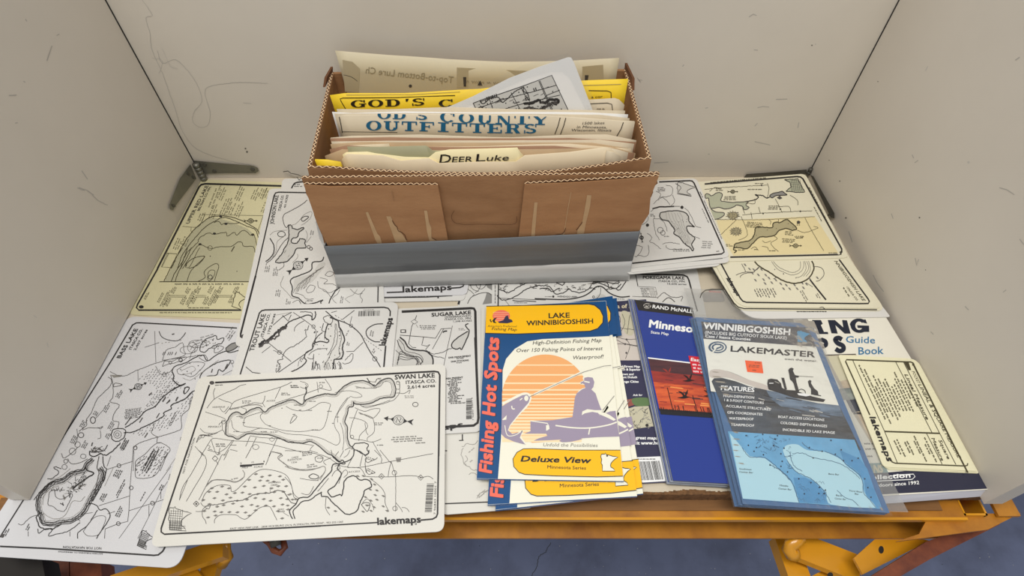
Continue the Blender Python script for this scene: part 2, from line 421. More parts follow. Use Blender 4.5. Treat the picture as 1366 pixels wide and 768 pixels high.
mat('cardboard_flap', (164, 120, 80), 0.8, col2=(152, 108, 70), scale=16, bump=0.12, bscale=160, stretch=(1, 1, 3))
mat('flute_shade', (66, 38, 22), 0.9); mat('flute_light', (222, 190, 150), 0.85); mat('torn_light', (186, 152, 112), 0.9, vary=0.1, scale=60); mat('torn_dark', (96, 60, 34), 0.9)
mat('duct_tape', (104, 107, 110), 0.42, vary=0.12, scale=30, metal=0.1, stretch=(.3, 1, 4), bump=0.15, bscale=40)
mat('white_tape', (196, 195, 192), 0.4, vary=0.05, scale=30, stretch=(.3, 1, 4))
mat('newsprint', (212, 197, 170), 0.7, vary=0.06, scale=16); mat('tan_paper', (188, 160, 124), 0.75, vary=0.1, scale=20); mat('pink_paper', (160, 122, 94), 0.75, vary=0.1, scale=20)
mat('manila', (222, 204, 172), 0.6, vary=0.04, scale=14); mat('manila_tab', (240, 226, 178), 0.6); mat('green_folder', (160, 156, 122), 0.6)
mat('yellow_paper', (244, 208, 44), 0.55, vary=0.06, scale=12); mat('white_paper', (228, 226, 222), 0.5); mat('cream_paper', (206, 194, 164), 0.55, vary=0.05, scale=8)
mat('print_blue', (24, 106, 146), 0.5); mat('navy_ink', (40, 36, 28), 0.55)
mat('hs_blue', (22, 76, 128), 0.28, coat=.3); mat('hs_yellow', (250, 190, 20), 0.28, coat=.3); mat('hs_white', (240, 237, 218), 0.28, coat=.3); mat('hs_orange', (240, 174, 112), 0.3); mat('hs_red', (238, 112, 92), 0.3); mat('hs_lilac', (158, 146, 166), 0.3)
mat('hs_stripe', (248, 222, 178), 0.3); mat('hs_edge', (238, 236, 226), 0.4); mat('navy_cover', (52, 50, 76), 0.3, coat=.3); mat('map_pink', (204, 194, 184), 0.35); mat('map_tan', (196, 190, 164), 0.35); mat('map_green', (96, 122, 78), 0.4); mat('map_red', (150, 84, 74), 0.4)
mat('rand_blue', (36, 58, 140), 0.22, coat=.4); mat('rand_black', (34, 32, 34), 0.25, coat=.3); mat('sun_low', (216, 98, 52), 0.3, coat=.3, col2=(176, 66, 42), scale=40, stretch=(1, 5, 1)); mat('sun_mid', (160, 56, 44), 0.3, coat=.3, col2=(120, 46, 44), scale=40, stretch=(1, 4, 1)); mat('sun_high', (88, 50, 52), 0.3, coat=.3, col2=(66, 42, 46), scale=40, stretch=(1, 4, 1)); mat('sun_glow', (240, 160, 84), 0.3, coat=.3)
mat('sleeve_edge', (150, 156, 166), 0.35, vary=0.2, scale=60); mat('badge_red', (206, 36, 52), 0.3); mat('print_white', (240, 240, 238), 0.35); mat('bird', (30, 20, 22), 0.4)
mat('lm_frame', (84, 116, 156), 0.25, coat=.5, vary=0.1, scale=20); mat('lm_header', (72, 74, 82), 0.25, coat=.5); mat('lm_white', (234, 232, 220), 0.25, coat=.5); mat('lm_dark', (66, 66, 68), 0.25, coat=.5, col2=(88, 94, 102), scale=20, stretch=(1, 4, 1)); mat('lm_water', (120, 138, 158), 0.25, coat=.5, col2=(78, 92, 108), scale=30, stretch=(1, 4, 1)); mat('lm_map', (112, 172, 212), 0.25, coat=.5, vary=0.15, scale=40); mat('lm_land', (176, 214, 226), 0.25, coat=.5); mat('lm_deep', (88, 150, 196), 0.25, coat=.5, vary=0.15, scale=40)
mat('lm_blue', (84, 150, 190), 0.3); mat('price_orange', (246, 96, 40), 0.5); mat('sil', (44, 42, 44), 0.4); mat('lm_logo', (66, 88, 112), .3); mat('map_line', (64, 96, 124), .4)
mat('guide_white', (226, 222, 208), 0.3, coat=.3); mat('guide_navy', (38, 40, 62), 0.25, coat=.3); mat('guide_blue', (58, 116, 156), 0.3); mat('guide_letter', (22, 30, 48), .3); mat('guide_photo', (146, 150, 142), 0.35, col2=(96, 102, 104), scale=60); mat('page_edge', (214, 214, 222), 0.6, vary=0.12, scale=200, stretch=(.05, .05, 8)); mat('guide_photo_tan', (196, 182, 160), 0.35, col2=(166, 152, 134), scale=60); mat('guide_teal', (120, 148, 146), .35)
clear_film('clear_sleeve', (0.97, 0.975, 0.98), haze=0.01, bump=0.12, scale=30)
clear_film('clear_bag', (0.84, 0.85, 0.85), haze=0.20, bump=0.1, scale=18)
# ------------------------------------------------------------------ the setting
A0 = W(270.3, 238); B0 = W(42, 668); A1 = W(1077, 236); B1 = W(1312, 672); TH = 0.019; WH = 0.46
Z0 = Vector((0, 0, 0.0005)); UP = Vector((0, 0, WH))
def wall(name, a, b, out):
    m = MB(); a = a + Z0 * (4 if name == 'wall_left' else 1); b = b + Z0 * (7 if name == 'wall_left' else 1)
    q = [a, b, b + out, a + out]; m.hexa(q, [Vector((p.x, p.y, WH)) for p in q])
    return tag(m.build(name, 'wall_white'), kind='structure')
wl = wall('wall_left', A0, B0, Vector((-TH, 0, 0))); wr = wall('wall_right', A1, B1, Vector((TH, 0, 0)))
wb = wall('wall_back', A0 + Vector((-.019, 0.0012, 0)), A1 + Vector((.019, 0.0012, 0)), Vector((0, TH, 0)))
PB = plane(A0 + Vector((0, .0012, 0)), ((A1 - A0).cross(Vector((0, 0, 1))))); PLf = plane(A0, (B0 - A0).cross(Vector((0, 0, 1)))); PR = plane(A1, (B1 - A1).cross(Vector((0, 0, 1))))
f = MB(); f.box(-3, 3, -1.2, 3.0, -0.92, -0.90); fl = tag(f.build('floor', 'floor_blue'), kind='structure')
fa = Art(fl, flat(-0.90))
fa.line([735, 724, 728, 736, 719, 742, 716, 756, 709, 768], .7, 'navy_ink', 'floor_crack', False, wig=.8)
for k in range(60):
    x, y = R.uniform(300, 1366), R.uniform(722, 768); fa.disc(x, y, R.uniform(.25, .7), R.choice(['scuff_faint', 'scuff', 'ink']), 'floor_specks', 1, n=5)
fa.done()
# marks on the walls
wa = Art(wb, PB).at(0, 0, 2.953)
wa.line([560, 0, 600, 60, 575, 70, 590, 130, 600, 200, 640, 290, 690, 430, 720, 520, 780, 590, 900, 632, 990, 650], .45, 'scuff', 'scuff_marks', wig=.35)
wa.line([620, 200, 640, 250, 690, 235, 740, 280, 780, 340, 795, 400, 765, 440, 760, 480, 790, 502, 820, 490, 828, 440, 812, 390, 815, 345, 900, 328, 960, 325, 1055, 328], .45, 'scuff', 'scuff_marks', wig=.35)
wa.line([640, 190, 670, 260, 700, 270], .45, 'scuff_faint', 'scuff_marks', wig=.7); wa.line([600, 230, 640, 240, 625, 290], .5, 'scuff_faint', 'scuff_marks', wig=.7)
wa.disc(967, 585, 3.5, 'scuff_dark', 'scuff_marks'); wa.disc(973, 598, 4, 'scuff_dark', 'scuff_marks'); wa.line([958, 405, 990, 408], .5, 'scuff', 'scuff_marks', False)
wa.at(850, 0, 2.647)
for q in ([425, 380, 445, 376, 466, 378], [490, 351, 530, 350], [412, 176, 426, 177], [567, 452, 571, 432], [395, 60, 410, 50, 422, 55], [160, 235, 165, 228], [250, 544, 256, 544], [415, 500, 470, 512], [240, 382, 250, 380], [60, 575, 110, 572], [415, 445, 425, 435]): wa.line(q, 1.0, 'scuff', 'scuff_marks', False)
wa.disc(617, 160, 2.5, 'scuff_dark', 'scuff_marks'); wa.disc(630, 156, 1.8, 'scuff', 'scuff_marks')
wa.line([0, 275, 12, 290, 5, 282, 18, 283], .7, 'scuff', 'scuff_marks', False); wa.done()
la = Art(wl, PLf).at(0, 0, 2.953)
for q in ([100, 75, 106, 84], [92, 320, 100, 324], [322, 672, 345, 706], [310, 738, 335, 748], [345, 752, 370, 768], [223, 140, 234, 134], [60, 485, 70, 483], [35, 376, 66, 374], [185, 240, 205, 180]): la.line(q, 1.1, 'scuff', 'scuff_marks', False)
la.at(0, 250, 3.34).line([345, 0, 370, 12, 385, 10, 410, 30, 440, 60, 480, 78], .8, 'scuff', 'scuff_marks', wig=.5); la.line([210, 690, 215, 712], 1, 'scuff_faint', 'scuff_marks', False); la.line([150, 570, 165, 580], 1, 'scuff_faint', 'scuff_marks', False); la.done()
ra = Art(wr, PR).at(1040, 190, 2.954)
for q in ([866, 178, 895, 186, 925, 206], [522, 48, 528, 62], [532, 80, 546, 70], [368, 522, 385, 555, 410, 588], [945, 380, 962, 402], [534, 455, 540, 485, 548, 460], [440, 280, 447, 300], [730, 645, 745, 660], [880, 590, 893, 580], [595, 745, 606, 756], [272, 350, 286, 392]): ra.line(q, 1.0, 'scuff', 'scuff_marks', False)
for x, y, r in ((261, 297, 3.5), (551, 296, 3.2), (237, 152, 2.5), (744, 78, 5), (575, 502, 2), (195, 70, 2)): ra.disc(x, y, r, 'scuff_dark' if r < 4 else 'scuff_faint', 'scuff_marks')
ra.at(850, 0, 2.647).line([1335, 212, 1350, 202], 1.2, 'scuff', 'scuff_marks', False).line([1018, 250, 1026, 234], 1.2, 'scuff_faint', 'scuff_marks', False).disc(850, 288, 2, 'scuff_dark', 'scuff_marks'); ra.done()
# dark joints in the two corners
for nm, p in (('corner_joint', A0), ('corner_joint', A1)):
    m = MB(); s = 1 if p is A0 else -1
    m.box(p.x + s * .0002 - .0005, p.x + s * .0002 + .0005, p.y - .0006, p.y + .0012, .012, WH); m.build(nm, 'black_gap', wb)
# ------------------------------------------------------------------ shelf board and its orange steel frame
yF = W(683, 658).y; xl = B0.x - .03; xr = B1.x + .012; yB = A0.y + .02
sh = empty('shelf_board', (0, yF, -.018)); tag(sh, 'beige laminate shelf board with a chipped brown front edge, under all the maps', 'shelf')
m = MB(); m.box(xl, xr, yF + .0015, yB, -.018, 0); m.build('board', 'laminate', sh)
m = MB(); n = 420
for i in range(n):
    a = xl + (xr - xl) * i / n; b = xl + (xr - xl) * (i + 1) / n; d = .0022 + .0016 * math.sin(i * .21) * math.sin(i * .057 + 1) + R.uniform(0, .0012)
    m.box(a, b, yF - .001 - R.uniform(0, .0004), yF + d, -.0175, .00025)
m.build('chipped_edge', 'particle_board', sh)
fr = empty('steel_stand', (0, yF - .01, -.08)); tag(fr, 'orange painted steel stand that carries the shelf, with channel rail and struts', 'stand')
def py(v, z): return W(683, v, z).y
x0 = W(-40, 700, -.02).x; x1 = W(1284, 684, -.02).x
yt = py(692, -.0185); m = MB(); m.box(x0, x1, yt, yF + .03, -.0225, -.0185); m.build('top_flange', 'orange_worn', fr)
m = MB(); m.box(x0, x1, yt - .0015, yt + .0012, -.024, -.0165); m.build('flange_lip', 'orange_paint', fr)
m = MB(); m.box(x0, x1, yt + .011, yt + .0145, -.0655, -.0225); m.build('channel_web', 'channel_shade', fr)  # same orange rail; the shade under its flange is put into this brown
m = MB(); m.box(x0 + .02, W(1262, 690, -.0165).x, py(680.5, -.0165), yF + .0012, -.0180, -.0165); m.build('wood_packing', 'wood_strip', sh)
yb = py(718, -.067); m = MB(); m.box(x0, x1, yb, yt + .0145, -.069, -.0655); m.build('bottom_flange', 'orange_worn', fr)
# square corner tube, open at the top
def open_tube(name, u0, v0, u1, v1, z, hgt, th):
    p = W(u0, v0, z); q = W(u1, v1, z); m = MB(); xa, xb = sorted((p.x, q.x)); ya, yb_ = sorted((p.y, q.y))
    m.box(xa, xb, ya, ya + th, z - hgt, z); m.box(xa, xb, yb_ - th, yb_, z - hgt, z); m.box(xa, xa + th, ya, yb_, z - hgt, z); m.box(xb - th, xb, ya, yb_, z - hgt, z)
    m.build(name, 'orange_paint', fr)
open_tube('corner_tube', 1271, 655, 1318, 687, -.0185, .05, .002)
m = MB(); p = W(1318, 660, -.0185); q = W(1362, 688, -.0185); m.box(p.x, q.x, q.y, p.y + .05, -.0225, -.0185); m.build('corner_plate', 'orange_worn', fr)
def polyplate(name, pts, z, dz, m_):
    m = MB(); m.prism([W(u, v, z) for u, v in pts][::-1], (0, 0, -dz)); return m.build(name, m_, fr)
polyplate('gusset', [(1240, 686), (1362, 684), (1318, 706), (1196, 722), (1226, 712)], -.024, .003, 'orange_worn')
polyplate('side_rail', [(1322, 692), (1334, 699), (1240, 746), (1188, 776), (1150, 776), (1236, 722)], -.045, .01, 'red_brown')
polyplate('bracket', [(1167, 719), (1232, 719), (1240, 721), (1151, 766), (1139, 744)], -.07, .004, 'orange_paint')
fb = Art(fr, flat(-.07)); fb.disc(1175.5, 733, 3.6, 'black_gap', 'bolt_hole', 1, ry=5.2); fb.disc(1107.5, 767, 4, 'black_gap', 'bolt_hole', 1); fb.done()
m = MB(); m.bar(W(1063, 728, -.1), W(1144, 760, -.1), .03, .012); m.build('strut', 'orange_paint', fr)
m = MB(); m.tube([W(1068, 716, -.08), W(1061, 721, -.08), W(1055, 727, -.083), W(1052, 733, -.087), W(1055, 738, -.09), W(1062, 740, -.092)], .0075, 12); m.build('bent_tube', 'orange_paint', fr, True)
m = MB(); m.bar(W(1043, 718, -.13), W(1066, 782, -.13), .026, .02); m.build('leg', 'orange_paint', fr)
polyplate('bracket', [(1083, 768), (1104, 757), (1136, 765), (1136, 790), (1083, 790)], -.12, .004, 'orange_paint')
m = MB(); m.bar(W(301, 731, -.085), W(150, 782, -.1), .021, .012); m.build('strut', 'orange_paint', fr)
m = MB(); m.tube([W(286, 724, -.09), W(301, 727, -.09), W(303, 742, -.1), W(296, 752, -.11)], .007, 10, ); m.build('bent_tube', 'orange_paint', fr, True)
m = MB(); m.bar(W(287, 744, -.14), W(272, 790, -.14), .019, .014); m.build('leg', 'orange_paint', fr)
m = MB(); m.bar(W(246, 764, -.12), W(272, 800, -.12), .024, .008); m.build('strut', 'orange_paint', fr)
m = MB(); m.bar(W(-30, 700, -.03), W(30, 655, -.03), .04, .02); m.build('side_rail', 'orange_worn', fr)
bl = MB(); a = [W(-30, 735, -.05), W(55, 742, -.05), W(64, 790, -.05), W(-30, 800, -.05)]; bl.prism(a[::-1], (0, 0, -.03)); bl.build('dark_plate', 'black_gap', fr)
wd = empty('wood_block', W(95, 765, -.12)); tag(wd, 'reddish brown wooden block under the bottom left corner of the Bass Lake map', 'wood block')
for q in ([(52, 738), (92, 741), (92, 792), (60, 792)], [(93, 742), (134, 747), (138, 792), (94, 792)]):
    m = MB(); m.prism([W(u, v, -.12) for u, v in q][::-1], (0, 0, -.03)); m.build('wooden_piece', 'red_brown', wd)
pu = empty('hook_bolt', W(370, 728, -.075)); tag(pu, 'small rusty hook bolt hanging under the rail, below the Swan Lake map', 'bolt')
m = MB(); m.tube([W(352, 718, -.075), W(360, 724, -.078), W(366, 734, -.08), W(374, 737, -.08), W(380, 730, -.078), W(377, 720, -.075)], .0038, 8); m.build('hook', 'red_brown', pu, True)
m = MB(); m.tube([W(366, 716, -.07), W(369, 728, -.074)], .006, 8); m.build('bolt', 'dark_steel', pu, True)
# ------------------------------------------------------------------ strap hinges in the back corners
def strap(par, pl, pts, th, holes, m_='steel'):
    P = [pl(u, v, .0005) for u, v in pts]; Q = [pl(u, v, .0005 + th) for u, v in pts]
    m = MB(); n = len(P); m.add(P + Q, [tuple(range(n, 2 * n)), tuple(range(n))[::-1]] + [(i, (i + 1) % n, n + (i + 1) % n, n + i) for i in range(n)])
    m.build('leaf', m_, par)
    for (u, v) in holes:
        m = MB(); c = pl(u, v, .0005 + th); e = pl(u + 1, v, .0005 + th) - c; e.normalize(); g = Vector((0, 0, 1)); nn = e.cross(g).normalized()
        if nn.dot(Vector((0, 0, H)) - c) < 0: nn = -nn
        k = [c + e * .0035 * math.cos(t * math.pi / 5) + g * .0035 * math.sin(t * math.pi / 5) for t in range(10)]
        m.prism(k, nn * .0012); m.build('screw', 'dark_steel', par)
hg = empty('strap_hinge', A0 + Vector((.006, -.006, .02))); tag(hg, 'grey steel strap hinge in the back left corner with two pointed leaves', 'hinge')
strap(hg, PB, [(258, 214), (300, 218), (338, 221), (344, 224), (345, 228), (341, 231), (300, 231), (268, 232)], .0018, [(273, 219.5), (286, 228.5), (337, 226)])
strap(hg, PLf, [(254, 219), (262, 238), (236, 272), (231, 280), (227, 279), (226, 273), (240, 238)], .0018, [(251, 232), (258, 236.5), (231, 274)])
m = MB(); k0, k1 = PB(260, 214, .004), PB(269, 238, .004)
kx = A0.x + .005; ky = A0.y - .005
for i in range(5):
    z1 = .034 - i * .0066; m.tube([(kx, ky, z1), (kx, ky, z1 - .0058)], .0052, 12)
m.build('knuckle', 'steel', hg, True)
hr = empty('strap_hinge', A1 + Vector((-.006, -.006, .02))); tag(hr, 'dark strap hinge in the back right corner, half hidden behind the cream map', 'hinge')
strap(hr, PB, [(996, 232), (1040, 229), (1076, 226), (1076, 232), (1040, 234.5), (992, 237)], .0018, [], 'dark_steel')
strap(hr, PR, [(1081, 233), (1085, 235), (1113, 284), (1113, 291), (1108, 290)], .003, [(1107, 286)], 'dark_steel')
m = MB()
for i in range(2):
    z1 = .020 - i * .0066; m.tube([(A1.x - .003, A1.y - .003, z1), (A1.x - .003, A1.y - .003, z1 - .0058)], .003, 12)
m.build('knuckle', 'dark_steel', hr, True)
wi = empty('wire_scrap', W(390, 236, .004)); tag(wi, 'thin bent scrap of wire behind the left end of the cardboard box', 'wire')
m = MB(); m.tube([PB(378, 229, .003), PB(384, 228, .004), PB(388, 231, .006), PB(398, 233, .008), PB(404, 236, .01), PB(399, 240, .012), PB(396, 236, .010)], .0007, 6); m.build('wire', 'dark_steel', wi, True)
# ------------------------------------------------------------------ the maps on the shelf
t1 = .0012
def wq(tl, tr, br, z): # fourth corner of a rectangle
    a, b, c = W(*tl, z), W(*tr, z), W(*br, z); d = a + c - b
    v = d - Vector((0, 0, H)); k = v.dot(Vector((0, CT, -ST))); uu = 683 + F_PX * v.x / k; vv = 384 - F_PX * v.dot(Vector((0, ST, CT))) / k
    return (uu, vv)
# Upper Red Lake
o, a = card('lake_map', [266, 239, 396, 244, 338, 426, 171, 419.5], 0, t1, 'yellow_sheet', 'cream-yellow laminated map headed UPPER RED LAKE, against the left wall')
a.at(170, 230)
a.line([1230, 107, 620, 90, 590, 97, 572, 115, 240, 767], 2.2, 'ink', 'frame_line', False)
a.at(160, 330).line([302, 168, 140, 455, 132, 480, 150, 500, 970, 500], 1.9, 'ink', 'frame_line', False)
a.disc(170, 474, 20, 'ink', 'punch_mark', ry=13)
lk = [355, 273, 500, 0, 560, -95, 640, -190, 700, -235, 790, -235, 900, -200, 1020, -150, 1075, -100, 1085, -20, 1072, 40, 1040, 273]
a.poly(lk, 'lake_olive', 'lake_area')
a.at(170, 230).line([350, 767, 430, 600, 520, 470, 610, 390, 680, 352, 780, 348, 880, 370, 980, 420, 1040, 460, 1055, 500], 1.0, 'olive_ink', wig=.25)
a.line([400, 767, 450, 640, 560, 500, 640, 420, 700, 390, 740, 365, 800, 362, 870, 390, 960, 430, 1020, 455, 1045, 520], .9, 'olive_ink', wig=.3)
a.line([425, 767, 470, 650, 560, 560, 570, 530, 640, 485, 690, 492, 760, 482, 790, 480, 800, 510, 850, 478, 875, 500, 930, 462, 985, 500, 1010, 490, 1030, 560, 1035, 600], .8, 'olive_ink', wig=.4)
a.line([440, 767, 490, 690, 570, 580, 640, 600, 680, 605, 740, 592, 830, 590, 880, 555, 915, 560, 930, 590, 1005, 592, 1020, 640], .8, 'olive_ink', wig=.3)
a.line([690, 400, 730, 390, 750, 415, 785, 405, 850, 410, 900, 400], .8, 'olive_ink', wig=.4)
a.line([470, 750, 480, 720, 540, 680, 615, 672, 560, 740, 490, 767], .8, 'olive_ink'); a.ring(660, 603, 18, .6, 'olive_ink'); a.line([830, 632, 855, 590], 1.2, 'olive_ink')
for x, y in ((745, 350), (787, 410), (695, 488), (1000, 497), (580, 573)): a.disc(x, y, 13, 'ink', ry=9)
a.disc(662, 668, 4, 'ink'); a.line([600, 335, 1085, 345], .45, 'olive_ink', sm=False); a.line([1085, 345, 1040, 470], .45, 'olive_ink', sm=False)
a.text('UPPER RED LAKE', 492, 408, 648, 105, 26, 'ink', .012, up=(-1, -.05))
a.text('BELTRAMI CO. MN.', 575, 305, 670, 112, 17, 'ink', .014, up=(-1, -.05)); a.scrib(640, 300, 210, 2, 24, -68, 'olive_ink')
for q in ((560, 385, 80), (650, 360, 90), (735, 340, 150), (715, 215, 90), (790, 330, 80), (850, 355, 120), (855, 220, 110), (985, 215, 90), (1045, 200, 90), (1065, 320, 90), (365, 610, 110), (430, 580, 80), (1080, 200, 70)): a.scrib(q[0], q[1], q[2], 3, 17, -66, 'olive_ink', .5)
a.compass(985, 386, 22, 180, 'olive_ink'); a.line([300, 645, 395, 650, 375, 705, 388, 708], .5, 'olive_ink', sm=False); a.line([330, 645, 275, 755, 350, 760], .5, 'olive_ink', sm=False); a.line([440, 430, 560, 435, 600, 380, 620, 320], .5, 'olive_ink'); a.line([510, 440, 508, 470, 525, 480], .5, 'olive_ink')
a.at(160, 330)
for q in ([410, 273, 440, 200, 500, 110, 540, 0], [440, 273, 470, 190, 530, 90, 570, 0], [350, 273, 395, 180, 440, 95, 500, 0]): a.line(q, .9, 'olive_ink', wig=.3)
a.line([525, 160, 530, 130, 580, 90, 640, 72, 678, 75, 600, 150, 560, 200, 535, 273], .8, 'olive_ink'); a.line([530, 160, 560, 150, 620, 30, 640, 0], .7, 'olive_ink')
a.line([620, 273, 680, 240, 672, 200, 700, 165, 765, 128, 790, 150, 775, 200, 755, 268], .8, 'olive_ink'); a.line([700, 250, 705, 200, 730, 180, 760, 190, 745, 240, 715, 268, 700, 250], .7, 'olive_ink'); a.ring(722, 236, 16, .8, 'ink')
a.disc(722, 70, 4, 'ink'); a.disc(935, 190, 4, 'ink'); a.line([315, 273, 1030, 273], 1.0, 'olive_ink', sm=False, dash=1)
a.line([455, 50, 380, 45, 330, 155, 405, 160], .5, 'olive_ink', sm=False); a.scrib(370, 292, 640, 1, 22, 0, 'ink', .7); a.scrib(535, 482, 210, 1, 15, 0, 'olive_ink', .6); a.scrib(270, 520, 680, 1, 13, 0, 'olive_ink', .6)
for q in ((300, 435, 90, 2), (320, 470, 150, 3), (355, 460, 70, 3), (405, 360, 60, 3), (520, 465, 150, 3), (565, 440, 60, 3), (600, 360, 50, 3), (695, 465, 150, 3), (735, 440, 60, 3), (775, 360, 50, 3), (520, 360, 50, 3), (660, 450, 60, 3), (700, 360, 50, 3), (480, 450, 60, 3), (865, 440, 60, 3), (900, 365, 50, 3), (190, 415, 60, 2)): a.scrib(q[0], q[1], q[2], q[3], 11, -62, 'olive_ink', .5)
for y in (380, 388, 396): a.line([395, y, 520, y + 2], .3, 'olive_ink', sm=False); a.line([600, y, 690, y + 2], .3, 'olive_ink', sm=False); a.line([765, y, 890, y + 2], .3, 'olive_ink', sm=False)
a.state(950, 420, 110, 130, 'olive_ink', .8, ang=20); a.done()
# Bass Lake
tl, tr = (170, 421.5), (346, 433); bl_, br = (-38, 740), (238, 758)
o, a = card('lake_map', [170, 421.5, 352, 433, 238, 758, -38, 740], 0, t1, 'cool_sheet', 'white laminated map headed BASS LAKE, hanging over the front left corner of the shelf', rad=.012)
a.at(150, 415).line([995, 134, 220, 92, 190, 93, 160, 110, 0, 380, -900, 1805], 1.5, 'ink', 'frame_line', False)
a.at(60, 630).line([-360, 590, 0, 606, 870, 662, 905, 658, 940, 630, 960, 595], 2.0, 'ink', 'frame_line', False)
a.at(150, 415)
a.text('BASS LAKE', 62, 375, 205, 142, 30, 'ink', .02, up=(-1, -.12)); a.text('ITASCA CO.', 150, 305, 243, 143, 20, 'ink', .02, up=(-1, -.12)); a.text('2,407 acres', 185, 312, 282, 148, 18, 'ink', .015, up=(-1, -.12))
a.line([337, 158, 347, 410], .5, 'mid_ink', sm=False); a.line([258, 288, 340, 262], .5, 'mid_ink', sm=False); a.line([340, 262, 370, 250], .5, 'mid_ink', sm=False)
a.line([372, 160, 395, 205, 450, 230, 520, 235, 560, 205, 585, 170], .9, 'ink'); a.marsh([345, 235, 450, 240, 560, 215, 570, 235, 430, 258, 360, 262], 26, sz=8)
a.line([400, 390, 430, 310, 500, 285, 560, 250, 570, 310, 583, 345, 520, 370, 450, 385, 400, 390], .6, 'mid_ink', wig=.3)
a.line([-20, 480, 80, 520, 200, 470, 345, 415, 480, 380, 600, 365, 700, 350], .6, 'mid_ink', wig=.3); a.line([203, 470, 205, 560], .5, 'mid_ink', sm=False)
for q in ((600, 310, 60, 30), (680, 260, 70, 30), (640, 290, 40, 40)): a.ring(*q[:3], .5, 'mid_ink', ry=q[3])
a.line([620, 310, 650, 270, 680, 280, 640, 320, 615, 380], .5, 'mid_ink', wig=.4)
a.line([700, 290, 730, 235, 790, 205, 825, 195, 840, 225, 890, 215, 870, 255, 820, 270, 770, 300, 740, 325, 705, 320, 700, 290], 1.0, 'ink', wig=.5)
for k in range(26): a.disc(R.uniform(720, 850), R.uniform(215, 300), R.uniform(3, 7), R.choice(['mid_ink', 'grey_ink', 'lake_dark']), n=6)
a.line([815, 300, 850, 275, 890, 290, 850, 325, 815, 330, 815, 300], .7, 'mid_ink', wig=.3); a.poly([905, 295, 950, 260, 1000, 250, 1005, 275, 960, 310, 915, 320], 'lake_dark', 'lake_area', True); a.line([905, 295, 950, 260, 1000, 250, 1005, 275, 960, 310, 915, 320, 905, 295], 1.0, 'ink')
a.scrib(640, 250, 90, 3, 20, -20, 'mid_ink', .5); a.scrib(900, 215, 110, 3, 18, -55, 'mid_ink', .5); a.scrib(690, 215, 120, 1, 20, -15, 'mid_ink', .5)
a.line([475, 480, 500, 440, 590, 410, 640, 380, 720, 350, 760, 395, 830, 350, 900, 320, 940, 330, 1030, 305], 1.1, 'ink', wig=.3)
a.line([475, 480, 490, 520, 485, 550, 530, 590, 585, 577], 1.4, 'ink', wig=.3); a.line([540, 595, 440, 655, 390, 700, 340, 767], 1.1, 'ink', wig=.25)
a.line([515, 470, 560, 440, 620, 410, 700, 405, 740, 420, 700, 470, 640, 520, 580, 510, 530, 500, 515, 470], .6, 'mid_ink', wig=.3); a.line([560, 530, 620, 550, 700, 500, 790, 430, 850, 390], .5, 'grey_ink', wig=.3); a.line([545, 480, 580, 460, 640, 440, 660, 470, 600, 500, 560, 500], .5, 'grey_ink', wig=.3)
for x, y in ((545, 465), (597, 480), (630, 500), (685, 435), (700, 470), (617, 415), (565, 505), (660, 540)): a.disc(x, y, 5, 'mid_ink', n=6)
a.line([705, 548, 700, 520, 740, 470, 840, 410, 940, 390, 920, 440, 880, 480, 850, 465, 830, 510, 760, 520, 715, 550], 1.1, 'ink', wig=.25); a.line([880, 510, 970, 465, 950, 400], .5, 'mid_ink', sm=False); a.ring(955, 405, 14, .5, 'mid_ink')
a.line([400, 440, 420, 400, 470, 400, 520, 380, 590, 365, 570, 390, 500, 410, 440, 425, 400, 440], .6, 'mid_ink', wig=.4); a.ring(545, 390, 14, .9, 'ink'); a.ring(462, 410, 12, .6, 'mid_ink'); a.ring(415, 505, 15, .6, 'mid_ink'); a.line([345, 440, 380, 500, 450, 490, 480, 460], .6, 'mid_ink', wig=.3)
a.line([700, 360, 740, 350, 760, 390, 740, 400, 690, 370], .7, 'mid_ink', wig=.3)
for x in (440, 455, 470, 400, 412, 500, 930, 945): a.line([x, 350 if x < 900 else 215, x + 12, 325 if x < 900 else 185], .8, 'mid_ink', sm=False)
a.marsh([210, 540, 330, 450, 480, 500, 560, 610, 330, 767, 250, 767, 350, 600], 25, 'mid_ink', 8, -35)
for q in ((400, 720, 425, 685), (435, 735, 460, 705), (505, 715, 520, 685), (290, 670, 315, 650), (790, 490, 800, 460), (900, 460, 920, 420), (475, 185, 495, 180)): a.line(list(q), 1.3, 'mid_ink', sm=False)
a.compass(205, 602, 30, 155)
a.line([567, 640, 590, 605, 615, 610, 600, 640, 573, 660, 567, 640], .8, 'ink'); a.line([470, 755, 490, 740, 580, 700, 640, 640, 705, 630], 1.0, 'ink', wig=.3); a.ring(652, 655, 16, .6, 'mid_ink'); a.line([690, 650, 640, 690, 620, 767], .5, 'mid_ink', wig=.3)
a.at(90, 500)
a.line([345, 0, 365, 95, 360, 180, 340, 215, 415, 240, 370, 310, 365, 365, 410, 375, 400, 425], .7, 'mid_ink', wig=.3); a.line([325, 15, 350, 40, 340, 90, 240, 190, 190, 300, 150, 360, 150, 405, 90, 450], .7, 'mid_ink', wig=.3); a.line([365, 95, 380, 65, 435, 75, 420, 85, 365, 95], .7, 'mid_ink')
a.poly([345, 0, 440, 0, 420, 15, 370, 22], 'grey_ink', 'lake_area'); a.scrib(460, 280, 140, 8, 10.5, -8, 'ink', .5, sk=-.35)
a.line([460, 420, 560, 355, 620, 290, 700, 250, 760, 180, 850, 110, 935, 75], 1.2, 'ink', wig=.25); a.line([450, 460, 520, 455, 600, 420, 700, 370, 770, 325, 770, 300, 830, 270, 830, 240, 940, 190, 1000, 130], 1.2, 'ink', wig=.3)
